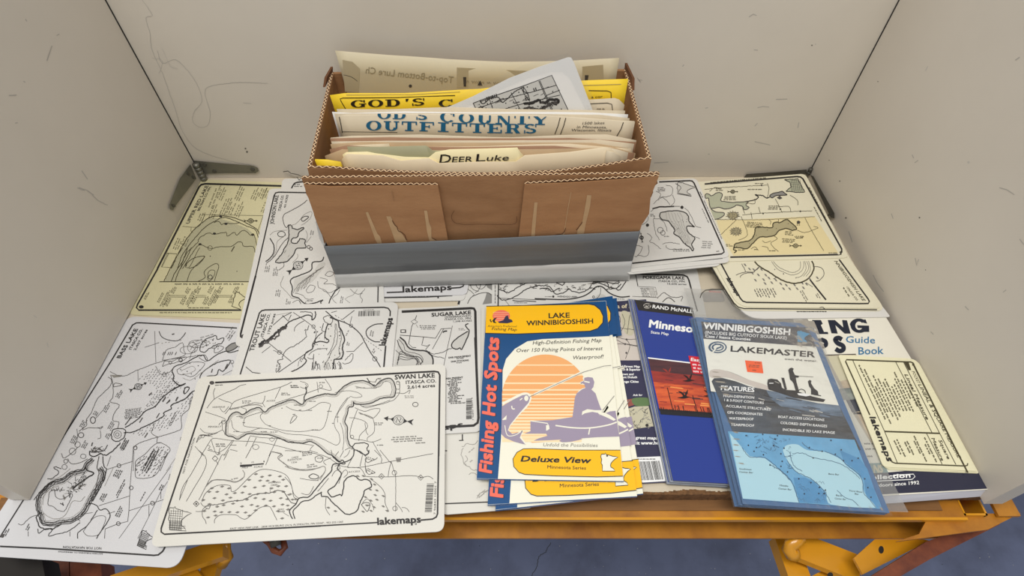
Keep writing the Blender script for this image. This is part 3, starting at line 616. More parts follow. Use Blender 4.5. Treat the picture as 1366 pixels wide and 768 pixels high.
a.line([935, 100, 970, 100, 965, 120, 935, 152, 935, 100], .8, 'ink'); a.marsh([520, 470, 680, 390, 850, 280, 990, 170, 970, 260, 800, 440, 690, 440, 610, 500], 27, 'mid_ink', 9, -38); a.marsh([540, 360, 700, 170, 860, 40, 800, 150, 640, 270, 560, 350], 27, 'mid_ink', 9, -38)
for q in ((760, 215, 785, 180), (790, 228, 820, 205), (865, 210, 885, 175), (710, 345, 735, 305), (575, 380, 600, 340), (650, 165, 675, 140), (460, 400, 510, 335), (615, 500, 640, 465)): a.line(list(q), 1.2, 'mid_ink', sm=False)
a.scrib(810, 400, 100, 2, 14, -62, 'mid_ink', .6)
a.line([680, 380, 690, 410, 670, 460, 720, 495, 740, 490, 840, 460, 910, 425, 910, 330, 970, 270, 980, 200, 1000, 170], .7, 'mid_ink', wig=.25); a.line([525, 590, 570, 545, 720, 495], .7, 'mid_ink', wig=.2); a.line([530, 600, 525, 767], .6, 'mid_ink', sm=False); a.ring(540, 583, 14, .7, 'mid_ink'); a.line([720, 495, 715, 540, 750, 540], .7, 'mid_ink')
a.line([350, 470, 370, 435, 430, 425, 465, 450, 450, 500, 400, 530, 360, 515, 350, 470], 1.1, 'ink', wig=.5); a.ring(400, 475, 30, .6, 'mid_ink'); a.ring(398, 475, 14, .6, 'mid_ink')
a.ring(203, 360, 20, .9, 'ink', ry=26); a.ring(108, 480, 22, .8, 'ink', ry=20); a.ring(80, 555, 22, .6, 'mid_ink'); a.ring(40, 610, 26, .6, 'mid_ink')
a.line([75, 430, 80, 500, 60, 560], .6, 'mid_ink'); a.line([120, 440, 170, 420, 240, 425, 280, 410, 265, 430, 240, 420], .7, 'mid_ink', wig=.4); a.line([260, 440, 265, 500, 240, 510], .6, 'mid_ink', wig=.3)
for q in ((280, 290, 70), (95, 415, 60), (20, 540, 60), (110, 580, 60), (320, 430, 70), (300, 500, 50), (385, 175, 50), (205, 315, 30), (415, 595, 80)): a.scrib(q[0], q[1], q[2], 3, 13, -60, 'ink', .6)
a.line([280, 285, 240, 330, 220, 350], .5, 'mid_ink', sm=False)
a.line([550, 767, 545, 690, 610, 640, 650, 600, 690, 560, 740, 540, 800, 570, 820, 600, 790, 650, 740, 767], .7, 'mid_ink', wig=.2); a.marsh([560, 740, 560, 680, 640, 640, 740, 550, 810, 590, 760, 680, 730, 767], 34, 'mid_ink', 11, -38); a.scrib(610, 745, 190, 3, 18, -62, 'ink', .9)
a.line([915, 590, 790, 767], .5, 'grey_ink', sm=False); a.line([905, 540, 905, 500, 950, 480], .5, 'mid_ink'); a.disc(930, 515, 8, 'mid_ink')
a.at(0, 590)
a.line([1065, 40, 1040, 340, 1030, 545], .6, 'mid_ink', sm=False); a.line([1030, 545, 1310, 455], .6, 'mid_ink', sm=False); a.ring(1080, 42, 15, .8, 'mid_ink'); a.ring(1048, 362, 15, .8, 'mid_ink'); a.ring(950, 185, 15, .8, 'mid_ink'); a.ring(1218, 484, 15, .8, 'mid_ink'); a.ring(945, 648, 15, .8, 'mid_ink')
a.line([855, 215, 1060, 150], .6, 'mid_ink', sm=False); a.line([790, 505, 1040, 425], .6, 'mid_ink', sm=False); a.line([1030, 545, 1020, 630, 940, 650, 840, 690, 835, 767], .7, 'mid_ink', sm=False)
a.line([1366, 190, 950, 767], .5, 'mid_ink', sm=False); a.line([1340, 310, 1280, 400, 1190, 590, 1100, 767], .5, 'mid_ink', sm=False); a.line([1190, 500, 1190, 590], .6, 'mid_ink', sm=False); a.line([1285, 450, 1285, 390], .6, 'mid_ink', sm=False); a.line([1360, 250, 1345, 300], .6, 'mid_ink', sm=False)
a.line([1150, 130, 1090, 180, 1080, 250, 1100, 285, 1200, 280, 1260, 240, 1290, 170, 1340, 80], .7, 'mid_ink', wig=.2); a.marsh([1150, 110, 1090, 180, 1085, 260, 1150, 285, 1230, 270, 1290, 170, 1340, 80, 1300, 20], 34, 'mid_ink', 11, -38); a.scrib(1130, 240, 200, 3, 18, -62, 'ink', .9)
for q in ((905, 270, 70, 4), (920, 440, 170, 2), (795, 460, 60, 3), (920, 590, 80, 3), (1120, 470, 100, 1), (1270, 380, 60, 2), (205, 700, 50, 2), (30, 740, 50, 2), (960, 50, 80, 3)): a.scrib(q[0], q[1], q[2], q[3], 14, -62, 'ink', .8)
sho = [740, 130, 690, 170, 670, 215, 610, 235, 560, 250, 500, 300, 420, 320, 350, 380, 305, 440, 300, 520, 320, 580, 340, 640, 400, 655, 500, 640, 580, 625, 660, 570, 710, 490, 740, 430, 790, 350, 830, 260, 800, 200, 780, 130]
for d, ww, mm in ((0, 1.4, 'ink'), (-1.6, .6, 'mid_ink'), (-3, .9, 'ink'), (-5, .5, 'grey_ink'), (2, 1.0, 'ink')): a.line(sho[:-2], ww, mm, 'shore_line', wig=.5, off=d)
a.line([270, 460, 300, 420, 350, 370, 420, 310, 500, 285], .8, 'ink', wig=.4); a.line([330, 560, 290, 600, 330, 680, 420, 690, 490, 650], 1.3, 'ink', wig=.9); a.line([145, 650, 180, 655, 240, 600, 300, 580], .7, 'mid_ink', wig=.3); a.line([300, 690, 310, 725, 360, 690, 420, 690, 385, 745, 460, 730, 510, 720, 560, 700, 640, 640], .9, 'ink', wig=.4)
a.line([680, 190, 700, 225, 750, 245, 700, 280, 610, 345, 580, 375], 1.6, 'ink', wig=.3); a.line([385, 470, 395, 400, 430, 380, 450, 440, 500, 450, 580, 410, 540, 500, 510, 550, 460, 540, 420, 510, 385, 500, 385, 470], .7, 'mid_ink', wig=.3); a.line([350, 560, 380, 590, 450, 610, 520, 580, 580, 470, 640, 470, 680, 430], .6, 'grey_ink', wig=.3); a.line([340, 500, 350, 430, 400, 370, 470, 350], .6, 'grey_ink', wig=.3)
for k in range(34): x, y = R.gauss(570, 60), R.gauss(370, 38); a.line([x, y, x + R.uniform(-30, 30), y + R.uniform(-24, 24), x + R.uniform(-30, 30), y + R.uniform(-24, 24)], .6, R.choice(['ink', 'mid_ink', 'grey_ink']), wig=.4)
for k in range(22):
    t = k / 22; p = pairs(sho)[3 + int(t * 18)]; a.disc(p[0] * .93 + 40 + R.uniform(-8, 8), p[1] * .93 + 32, 4.5, 'mid_ink', n=6)
a.scrib(620, 320, 90, 4, 12, -55, 'ink', .7); a.line([480, 485, 510, 500], 1, 'ink', sm=False); a.line([500, 480, 505, 505], 1, 'ink', sm=False)
a.line([715, 70, 720, 100, 760, 110, 800, 90, 850, 100, 930, 40, 960, 0], 1.3, 'ink', wig=.5); a.line([730, 30, 740, 0], 1.3, 'ink', wig=.4); a.line([720, 70, 760, 80, 830, 60, 860, 20], 1.0, 'ink', wig=.8); a.line([790, 110, 775, 200, 790, 250, 745, 430], 1.0, 'mid_ink', wig=.3); a.line([820, 110, 830, 190, 850, 220, 815, 330, 740, 470], 1.1, 'ink', wig=.4)
for k in range(14): a.line([R.uniform(725, 850), R.uniform(30, 90), R.uniform(725, 850), R.uniform(30, 90)], .7, 'mid_ink', wig=.5)
a.line([380, 290, 410, 290, 470, 240, 430, 205, 450, 195, 490, 210], .9, 'ink', wig=.5); a.line([490, 85, 505, 120, 540, 110, 600, 60, 620, 40], .7, 'mid_ink', wig=.3); a.line([540, 130, 570, 170, 640, 160, 700, 130], .7, 'mid_ink', wig=.3); a.ring(515, 195, 20, .6, 'mid_ink'); a.ring(525, 150, 16, .7, 'mid_ink'); a.ring(665, 110, 22, .6, 'mid_ink', ry=18); a.line([400, 300, 470, 280, 560, 210], .6, 'grey_ink', wig=.3)
a.line([905, 200, 835, 350], .5, 'grey_ink', sm=False); a.line([885, 105, 855, 190], .6, 'mid_ink', sm=False)
a.line([710, 485, 770, 500, 800, 540, 850, 530, 880, 580, 855, 640, 800, 720, 770, 767], 1.1, 'ink', wig=.3); a.line([620, 767, 625, 720, 690, 670, 740, 600, 780, 540], 1.0, 'ink', wig=.3); a.line([665, 710, 740, 610, 800, 585, 845, 600, 820, 680, 780, 740, 700, 745, 665, 710], .6, 'mid_ink'); a.line([860, 570, 920, 550], .6, 'mid_ink', sm=False)
a.line([640, 630, 625, 600, 680, 570, 740, 560], .6, 'mid_ink'); a.disc(18, 745, 16, 'mid_ink', 'punch_mark')
for x in (225, 558): a.line([x, 710, x, 750], .6, 'mid_ink', sm=False)
a.at(60, 630).text('NOT FOR NAVIGATION', 450, 597, 145, 586, 19, 'ink', .005, up=(0, 1)); a.text('EASTVIEW PUBLISHING CO. MINNEAPOLIS', 460, 645, 105, 627, 10, 'ink', .01, up=(0, 1))
a.state(800, 535, 120, 140, 'ink', .8, ang=24, grid=True); a.done()
# plain white map under Johnson Lake
o, a = card('lake_map', [377, 238, 520, 238, 500, 380, 352, 400], .0014, t1, 'white_sheet', 'rounded white corner of a map showing behind the Johnson Lake map, beside the box', rad=.008)
a.line([388, 254, 391, 247, 397, 243, 420, 242], 1.6, 'ink', 'frame_line'); a.scrib(392, 246, 10, 2, 2.5, 0); a.done()
# Johnson Lake
o, a = card('lake_map', [359, 251.5, 504, 250, 516, 462, 313, 462], .0040, t1, 'white_sheet', 'white laminated map headed JOHNSON LAKE, running under the left end of the box')
a.at(330, 240).line([470, 101, 250, 97, 225, 103, 213, 125, 65, 767], 1.5, 'ink', 'frame_line', False)
a.at(310, 400).line([185, -192, 66, 270, 66, 292, 90, 305], 2.2, 'ink', 'frame_line', False); a.disc(88, 290, 17, 'mid_ink', 'punch_mark'); a.at(310, 300).line([1165, 480, 1160, 720], 1.4, 'ink', 'frame_line', False)
a.at(330, 240).text('JOHNSON LAKE', 208, 352, 250, 122, 30, 'ink', .01, up=(-1, 0)); a.text('ITASCA CO.', 265, 245, 292, 120, 20, 'ink', .012, up=(-1, 0)); a.text('461 ACRES', 305, 222, 328, 118, 16, 'ink', .01, up=(-1, 0))
a.line([480, 160, 420, 205, 330, 255, 290, 280, 285, 330, 310, 380, 330, 355], .8, 'mid_ink', wig=.3)
a.poly([330, 360, 350, 360, 360, 385, 400, 395, 440, 380, 450, 390, 410, 420, 400, 455, 360, 465, 355, 500, 400, 500, 420, 470, 460, 475, 460, 510, 465, 540, 400, 545, 370, 590, 340, 630, 300, 655, 225, 655, 270, 600, 300, 540, 330, 480, 330, 420], 'lake_grey', 'lake_area', True)
a.line([330, 360, 350, 360, 360, 385, 400, 395, 440, 380, 450, 390, 410, 420, 400, 455, 360, 465, 355, 500, 400, 500, 420, 470, 460, 475, 460, 510, 465, 540, 400, 545, 370, 590, 340, 630, 300, 655, 225, 655, 270, 600, 300, 540, 330, 480, 330, 420, 330, 360], 1.2, 'ink', 'shore_line', wig=.5)
a.line([440, 330, 430, 310, 460, 290, 490, 295, 455, 325, 440, 330], .9, 'ink'); a.line([345, 365, 400, 340, 450, 280, 510, 250, 510, 290, 480, 330, 430, 360], .5, 'grey_ink', wig=.3); a.line([320, 400, 220, 410, 180, 440], .5, 'grey_ink'); a.ring(272, 432, 30, .8, 'ink', ry=22)
a.line([180, 465, 210, 520, 210, 580, 175, 630, 145, 650], 1.2, 'ink', wig=.2); a.line([325, 460, 270, 520, 230, 590, 190, 635, 150, 665], .8, 'mid_ink', wig=.2); a.line([310, 440, 240, 490, 230, 560, 200, 620], .5, 'grey_ink', wig=.2); a.line([465, 400, 480, 440, 470, 500, 510, 450], .5, 'grey_ink'); a.ring(490, 535, 12, .8, 'mid_ink'); a.ring(508, 548, 12, .8, 'mid_ink')
a.line([400, 590, 400, 620, 360, 660], .5, 'grey_ink'); a.compass(405, 682, 40, 144); a.scrib(140, 735, 60, 3, 14, -80, 'mid_ink', .5); a.scrib(205, 767, 70, 3, 14, -80, 'mid_ink', .5); a.scrib(505, 440, 40, 2, 16, -80, 'mid_ink', .5); a.line([290, 655, 290, 690, 250, 720], .6, 'mid_ink')
for k in range(8): x, y = R.uniform(280, 350), R.uniform(500, 640); a.line([x, y, x + 12, y - 16], .4, 'grey_ink', sm=False)
a.at(310, 300)
bs = [730, 255, 710, 290, 640, 300, 630, 360, 540, 400, 480, 425, 463, 455, 480, 500, 475, 560, 530, 585, 560, 615, 600, 632, 660, 622, 725, 598]
a.line(bs, 1.3, 'ink', 'shore_line', wig=.25); a.line([725, 598, 705, 620, 728, 645], 1.2, 'ink'); a.line([765, 645, 780, 600, 820, 530, 860, 500], 1.3, 'ink', wig=.2); a.poly([500, 430, 560, 410, 640, 380, 690, 310, 740, 300, 730, 340, 690, 390, 640, 450, 560, 490, 510, 545, 490, 500], 'lake_grey', 'lake_area', True)
for k in range(7): a.line([490 + k * 14, 540 - k * 6, 520 + k * 20, 480 - k * 12, 600 + k * 12, 420 - k * 8, 700 + k * 5, 350 - k * 3], .45, R.choice(['grey_ink', 'mid_ink']), 'contour_lines', wig=.9)
for q in ([740, 400, 770, 370, 810, 385, 780, 410, 740, 400], [700, 420, 760, 440, 730, 470, 800, 470, 840, 500, 780, 540, 720, 520], [590, 520, 620, 480, 660, 490, 640, 530, 600, 540, 590, 520], [500, 545, 560, 560, 590, 590, 650, 590], [680, 450, 690, 500, 740, 520, 790, 580], [860, 510, 840, 550, 800, 590, 850, 640], [590, 610, 560, 640, 530, 600], [480, 620, 530, 600, 560, 660]): a.line(q, .5, 'mid_ink', 'contour_lines', wig=.3)
a.line([410, 410, 385, 480, 440, 540, 470, 580, 520, 590], .6, 'grey_ink', wig=.4); a.scrib(345, 570, 60, 3, 14, -80, 'mid_ink', .5); a.scrib(425, 655, 60, 3, 14, -80, 'mid_ink', .5); a.scrib(860, 635, 60, 2, 14, -80, 'mid_ink', .5); a.line([620, 625, 700, 660], .5, 'mid_ink'); a.scrib(590, 605, 60, 1, 12, 0, 'mid_ink', .7)
a.line([1060, 510, 1020, 560, 1040, 600, 1020, 640], .5, 'mid_ink', wig=.3); a.line([940, 510, 990, 550, 1040, 545], .5, 'mid_ink', wig=.3); a.line([1000, 515, 960, 560, 900, 590, 940, 620], .5, 'grey_ink', wig=.4)
a.done()
# the pair signed lakemaps, under the box
o, a = card('lake_map', [498, 340, 628, 338, 620, 400.5, 494, 403], .0014, t1, 'white_sheet', 'lower of two white maps in front of the box, its signature half covered', rad=.007)
a.line([510, 397, 570, 396, 603, 394, 609, 389], 1.4, 'ink', 'frame_line', False); a.text('lakemaps', 540, 397, 596, 395, 6, 'ink', .04); a.done()
o, a = card('lake_map', [498, 330, 634, 328, 622.5, 393, 494, 396], .0027, t1, 'cool_sheet', 'upper of two white maps in front of the box, signed lakemaps along its foot', rad=.007)
a.at(500, 360).line([95, 180, 225, 175], 1.6, 'ink', 'frame_line', False); a.line([610, 145, 680, 140, 705, 130, 715, 110], 1.6, 'ink', 'frame_line', False); a.text('lakemaps', 225, 178, 612, 158, 44, 'ink', .045); a.done()
# grey lake map left of Pokegama
o, a = card('lake_map', [606, 352, 668, 350, 662, 418, 612, 420], 0, t1, 'white_sheet', 'narrow strip of a map with grey lakes, left of the Pokegama map', rad=.003)
a.at(500, 360).line([683, 215, 668, 275], 2.6, 'ink', 'frame_line', False); a.poly([875, 100, 945, 100, 940, 165, 900, 140], 'lake_dark', 'lake_area'); a.poly([895, 180, 940, 195, 938, 265, 860, 275, 880, 230], 'lake_dark', 'lake_area'); a.line([740, 270, 770, 220, 830, 190, 900, 180, 930, 200], .8, 'mid_ink', wig=.3)
for q in ([760, 110, 780, 150, 830, 170], [800, 100, 820, 140, 860, 150, 900, 100], [740, 150, 790, 190, 780, 210], [850, 110, 830, 160, 800, 180]): a.line(q, .6, 'ink', wig=.4)
a.done()
# Pokegama Lake
o, a = card('lake_map', [657, 350, 929, 355, 952, 470, 655, 470], .0014, t1, 'white_sheet', 'white laminated map headed POKEGAMA LAKE, between the box and the folded maps', rad=.009)
a.at(500, 360).line([990, 60, 985, 290], 1.5, 'ink', 'frame_line', False); a.scrib(962, 280, 190, 1, 14, -90, 'mid_ink', .6)
a.at(720, 345).line([735, 122, 1150, 130, 1180, 145, 1192, 170, 1235, 330, 1260, 420], 1.8, 'ink', 'frame_line', False); a.line([767, 130, 785, 220], .9, 'ink', sm=False)
a.text('POKEGAMA LAKE', 825, 160, 1155, 165, 24, 'ink', .025); a.text('ITASCA CO., MN.', 950, 186, 1163, 188, 15, 'ink', .015); a.text('15,600 acres', 1020, 206, 1172, 210, 13, 'ink', .012)
a.line([790, 222, 925, 228, 945, 310, 740, 300], .5, 'mid_ink', sm=False)
for r in range(7): a.scrib(800 + r * 3, 236 + r * 11, 60, 1, 9, 0, 'mid_ink', .5); a.scrib(865 + r * 3, 238 + r * 11, 60, 1, 9, 0, 'grey_ink', .5)
a.line([940, 318, 990, 270, 1040, 300, 1090, 310, 1140, 300, 1130, 340], .7, 'mid_ink', wig=.4); a.line([980, 345, 1030, 310, 1080, 345], .9, 'ink', wig=.2)
a.line([-40, 318, 0, 320, 200, 325, 330, 305, 400, 270, 450, 225, 500, 225, 560, 275, 640, 305, 720, 300], 1.4, 'ink', 'shore_line'); 
for q in ([-340, 290, -300, 330, -200, 305, -100, 240, 0, 215, 80, 225, 130, 280, 200, 265, 230, 240, 260, 260, 330, 270, 400, 235, 420, 190, 480, 185, 540, 195, 560, 240, 620, 230, 650, 200], [-330, 240, -250, 270, -180, 230, -90, 190, 0, 190, 80, 185], [0, 240, 60, 235, 100, 260, 160, 235], [130, 190, 180, 210, 200, 190], [420, 200, 470, 195, 600, 240, 640, 245, 690, 180], [540, 185, 600, 200, 640, 185]): a.line(q, 1.1, 'ink', 'shore_line', wig=.6)
for k in range(60): x = R.uniform(-320, 650); y = 235 - abs(x - 200) * .04 + R.uniform(-38, 25); a.line([x, y, x + R.uniform(-22, 22), y + R.uniform(-9, 9), x + R.uniform(-22, 22), y + R.uniform(-9, 9)], .6, R.choice(['ink', 'mid_ink', 'mid_ink', 'grey_ink']), wig=.4)
a.poly([440, 330, 460, 290, 510, 285, 540, 320, 520, 335], 'lake_grey', 'lake_area', True); a.line([490, 230, 480, 290, 440, 330], .6, 'mid_ink', wig=.4); a.disc(108, 302, 9, 'ink'); a.text('WENDIGO ARM', 140, 307, 296, 310, 12, 'ink', .015); a.ring(430, 305, 8, .7); a.scrib(590, 320, 90, 1, 12, 2, 'mid_ink', .5); a.scrib(40, 303, 50, 1, 10, 0, 'mid_ink', .5)
a.at(500, 360).line([1000, 225, 1366, 240], .6, 'ink', sm=False); a.line([1100, 243, 1150, 250, 1200, 246, 1290, 252], 1.0, 'ink', sm=False); a.line([1060, 190, 1030, 150, 1060, 110], .6, 'mid_ink', wig=.4); a.line([1040, 240, 1080, 290], .5, 'mid_ink', sm=False); a.scrib(1110, 262, 120, 1, 10, 0, 'mid_ink', .5); a.scrib(1120, 288, 60, 1, 10, 0, 'ink', .9)
a.done()
# map with a cream back, poking out right of Pokegama
# bottom map under Hot Spots
o, a = card('lake_map', [574, 579, 706, 572, 712, 677, 590, 686.5], 0, t1, 'warm_sheet', 'white map whose lower edge lies between the Swan Lake map and the fishing maps', rad=.006)
a.at(570, 560, 5.485).line([130, 612, 445, 600, 800, 585], 1.5, 'ink', 'frame_line', False); a.line([257, 104, 257, 150], 1.4, 'ink', 'frame_line', False); a.line([232, 150, 265, 148], 1.2, 'ink', 'frame_line', False); a.line([130, 225, 145, 225], 1.2, 'ink', 'frame_line', False)
for q in ([265, 200, 245, 240, 260, 290, 285, 330, 330, 360, 375, 370], [255, 195, 300, 170, 340, 180, 370, 150], [280, 260, 290, 290, 270, 320, 310, 340], [300, 400, 330, 390, 370, 400], [360, 570, 400, 530, 440, 515], [380, 560, 430, 520]): a.line(q, .6, 'grey_ink', wig=1.0)
a.scrib(300, 240, 40, 1, 14, -40, 'grey_ink'); a.scrib(310, 310, 40, 1, 14, -40, 'grey_ink'); a.scrib(360, 560, 90, 2, 16, -38, 'grey_ink'); a.line([130, 250, 128, 370], .5, 'mid_ink', dash=1); a.done()
# Sugar Lake and the sheet under it
o, a = card('lake_map', [420, 416, 649.5, 406.5, 648, 560, 405, 584], .0014, t1, 'warm_sheet', 'white map almost hidden under the Sugar Lake map, only its right edge showing', rad=.005); a.done()
o, a = card('lake_map', [410, 420, 641.5, 406, 641.5, 575.5, 395, 590], .0027, t1, 'white_sheet', 'white laminated map headed SUGAR LAKE, with a grey lake, left of the top fishing map', rad=.006)
a.at(500, 360).line([215, 333, 770, 305, 792, 308, 803, 330, 812, 767], 2.9, 'ink', 'frame_line', False); a.at(500, 450).line([803, 0, 828, 640, 822, 680, 790, 703, 700, 708, 400, 722], 2.9, 'ink', 'frame_line', False)
a.at(500, 360).text('SUGAR LAKE', 455, 372, 768, 352, 27, 'ink', .03); a.text('(SISEEBAKWET)', 560, 382, 770, 374, 14, 'ink', .01); a.text('ITASCA CO., MN.', 560, 403, 772, 392, 15, 'ink', .012); a.text('1,398 ACRES', 628, 418, 775, 410, 12, 'ink', .008)
a.line([335, 362, 320, 400, 295, 450, 270, 590, 300, 618, 330, 620], .7, 'ink', sm=False); a.poly([315, 395, 342, 415, 315, 432, 290, 412], 'white_sheet', 'road_sign', lv=2); a.line([315, 395, 342, 415, 315, 432, 290, 412, 315, 395], .6, 'ink', 'road_sign', False, lv=3); a.scrib(355, 445, 130, 3, 13, 0, 'ink', .5); a.line([330, 435, 345, 460], .4, 'ink', sm=False)
a.line([200, 520, 400, 535, 485, 545, 530, 470, 610, 465], .7, 'ink', sm=False); a.line([390, 535, 375, 600, 415, 608, 440, 595, 405, 635, 430, 655], .7, 'ink', sm=False); a.line([550, 470, 460, 632], .6, 'ink', sm=False); a.line([620, 445, 585, 600, 550, 767], .6, 'mid_ink', sm=False)
a.line([545, 500, 555, 490, 578, 487], 1.6, 'ink'); a.rect(205, 475, 250, 502, 'mid_ink', 'road_sign', 1); a.rect(213, 481, 240, 496, 'white_sheet', 'road_sign', 2)
a.poly([620, 580, 690, 520, 745, 490, 758, 495, 720, 580, 690, 632, 630, 628, 618, 605], 'lake_grey', 'lake_area'); a.line([748, 428, 725, 440, 738, 465, 755, 490, 735, 550, 695, 632, 680, 622, 655, 632, 618, 620, 620, 580, 680, 528, 745, 490], 1.3, 'ink', 'shore_line', wig=.2)
a.line([200, 535, 240, 570, 270, 620, 330, 640, 400, 645, 440, 670, 465, 710, 462, 767], 1.7, 'ink', 'shore_line', wig=.25); a.poly([200, 540, 240, 575, 270, 625, 330, 645, 400, 650, 440, 680, 463, 715, 460, 800, 150, 800, 180, 600], 'lake_grey', 'lake_area')
a.line([430, 660, 470, 670, 500, 665, 550, 655, 590, 630, 615, 628], .7, 'ink', wig=.4); a.line([430, 665, 480, 690, 520, 695, 555, 708], .7, 'ink', wig=.4); a.disc(432, 660, 10, 'ink')
a.text('DNR MANAGEMENT', 590, 707, 768, 692, 13, 'ink', .03); a.scrib(650, 708, 60, 1, 12, -3, 'ink', .6); a.text('DNR STOCKING', 610, 738, 750, 726, 12, 'ink', .03); a.scrib(650, 742, 60, 1, 12, -3, 'ink', .6); a.scrib(668, 468, 50, 2, 11, 0, 'mid_ink', .4)
a.at(500, 450)
for k, r in enumerate((18, 34, 52, 72)): a.line([180, 200 + r * .3, 200, 190 - r, 260, 200 - r, 310 + r * .4, 170 - r * .1, 330 + r * .4, 200, 300 + r, 240], .7, R.choice(['mid_ink', 'ink']), 'contour_lines', wig=.5)
a.line([180, 20, 200, 80, 240, 130, 300, 150, 350, 155, 380, 190, 360, 215], 1.0, 'ink', 'contour_lines', wig=.3); a.line([190, 10, 230, 60, 250, 110, 340, 130, 380, 160, 385, 200], .7, 'mid_ink', 'contour_lines', wig=.3); a.line([165, 100, 200, 130, 230, 120, 260, 145], .6, 'ink', wig=.4)
a.text('FISH PRESENT', 570, 336, 705, 324, 13, 'ink', .03)
for k in range(17): a.scrib(575 + R.uniform(0, 25), 340 + k * 11.7, R.uniform(70, 130), 1, 12, -3, 'ink', .75)
a.bars(730, 490, 730, 655, 26, 45, -3); a.text('7 96843 10071 4', 792, 660, 782, 480, 11, 'ink', 0); a.text('aps', 545, 740, 705, 712, 42, 'ink', .05); a.done()
# Trout Lake
o, a = card('lake_map', [337, 407, 531.5, 402.5, 507, 655, 258, 660], .0053, t1, 'white_sheet', 'white laminated map headed TROUT LAKE, its lower half under the Swan Lake map', rad=.010)
a.at(310, 400).line([62, 595, 205, 140, 215, 105, 235, 85, 262, 79, 1210, 58, 1245, 66, 1262, 90, 1260, 130], 1.6, 'ink', 'frame_line', False); a.line([1225, 365, 1210, 540], 1.9, 'ink', 'frame_line', False)
a.text('lakemaps', 1220, 362, 1282, 145, 48, 'ink', .03, up=(-1, 0)); a.text('TROUT LAKE', 170, 408, 268, 112, 36, 'ink', .014, up=(-1, 0)); a.text('ITASCA CO.', 248, 290, 305, 110, 22, 'ink', .016, up=(-1, 0)); a.text('1792 acres', 298, 270, 346, 110, 20, 'ink', .014, up=(-1, 0))
a.bars(1010, 88, 1178, 84, 24, -3, 42); a.scrib(1040, 80, 110, 1, 8, -2, 'mid_ink', .4)
a.line([325, 200, 400, 135, 475, 98], .7, 'ink', sm=False); a.line([400, 122, 445, 168, 470, 118], .9, 'ink', sm=False); a.line([350, 120, 470, 98], .4, 'grey_ink', sm=False); a.line([485, 98, 560, 150, 640, 210, 668, 250, 665, 300, 640, 350], .7, 'mid_ink', wig=.2); a.line([400, 240, 430, 200, 470, 165, 540, 140, 590, 122, 630, 128, 640, 160, 665, 125, 660, 90], 1.3, 'ink', 'shore_line', wig=.3); a.line([540, 95, 610, 95, 640, 115, 632, 160], .8, 'ink', wig=.3)
a.line([330, 290, 350, 265, 400, 220, 440, 212], .8, 'ink', wig=1.0); a.line([440, 205, 390, 225, 330, 280, 270, 320, 215, 362], 2.6, 'ink', 'shore_line', wig=1.3); a.line([430, 215, 360, 285, 320, 315, 260, 345, 210, 370], 2.0, 'mid_ink', 'shore_line', wig=1.8); a.poly([205, 350, 240, 330, 265, 345, 215, 375], 'ink', 'lake_area')
a.line([235, 298, 470, 492], .8, 'mid_ink', sm=False); a.line([235, 422, 305, 368], .6, 'mid_ink', sm=False); a.line([368, 578, 640, 390, 665, 330], .8, 'ink', sm=False); a.line([495, 250, 500, 220, 530, 190, 575, 165], .7, 'mid_ink')
a.line([612, 200, 600, 235, 580, 240, 590, 290, 530, 345, 450, 385, 420, 410, 400, 450, 400, 470, 360, 490, 385, 540, 350, 580], .8, 'mid_ink', wig=.8); a.line([330, 400, 375, 420, 400, 415], .6, 'mid_ink', wig=.5); a.ring(375, 418, 15, .6, 'mid_ink'); a.ring(648, 212, 14, .6, 'mid_ink')
a.line([107, 533, 160, 578, 225, 587], .9, 'ink', sm=False); a.scrib(345, 578, 100, 2, 18, -78, 'mid_ink', .6); a.scrib(535, 490, 45, 2, 14, -60, 'mid_ink', .6); a.line([530, 490, 525, 530], .5, 'mid_ink', sm=False)
a.line([745, 88, 820, 150, 900, 180, 960, 215, 1020, 270, 1060, 340, 1110, 430, 1150, 480, 1185, 540], 1.1, 'ink', wig=.15); a.line([820, 120, 900, 175, 1000, 250, 1060, 310, 1200, 410], .6, 'mid_ink', wig=.2, dash=1); a.line([975, 82, 880, 155], .7, 'ink', sm=False); a.line([790, 100, 835, 88], .6, 'ink', sm=False); a.line([1045, 338, 970, 410, 910, 412], .7, 'mid_ink', sm=False); a.ring(1138, 470, 17, .7, 'mid_ink'); a.ring(948, 205, 13, .6, 'mid_ink'); a.line([940, 190, 955, 130], .6, 'mid_ink', sm=False)
a.line([1205, 190, 1140, 195, 1085, 225, 1068, 260, 1085, 300, 1130, 330, 1180, 335], 1.1, 'ink', wig=.15); a.scrib(1100, 290, 50, 2, 18, -78, 'mid_ink', .6); a.scrib(1115, 420, 30, 2, 14, -60, 'mid_ink', .6)
a.poly([745, 180, 765, 160, 800, 150, 840, 170, 850, 230, 880, 280, 890, 340, 870, 400, 880, 450, 830, 480, 810, 540, 700, 550, 750, 470, 790, 400, 770, 330, 730, 290, 760, 260], 'lake_pale', 'lake_area', True)
a.line([845, 165, 855, 215, 880, 260, 895, 320, 880, 370, 885, 430, 865, 470, 815, 478, 805, 550], 1.5, 'ink', 'shore_line', wig=.4); a.line([730, 185, 715, 240, 745, 250, 760, 190], .8, 'ink', wig=.3); a.line([790, 195, 760, 200, 740, 290, 770, 320, 755, 340, 700, 330, 645, 350, 640, 390, 590, 420, 575, 460, 590, 490, 540, 540, 470, 572], 1.3, 'ink', 'shore_line', wig=.3); a.line([720, 260, 680, 290, 655, 335], 1.0, 'ink', wig=.3)
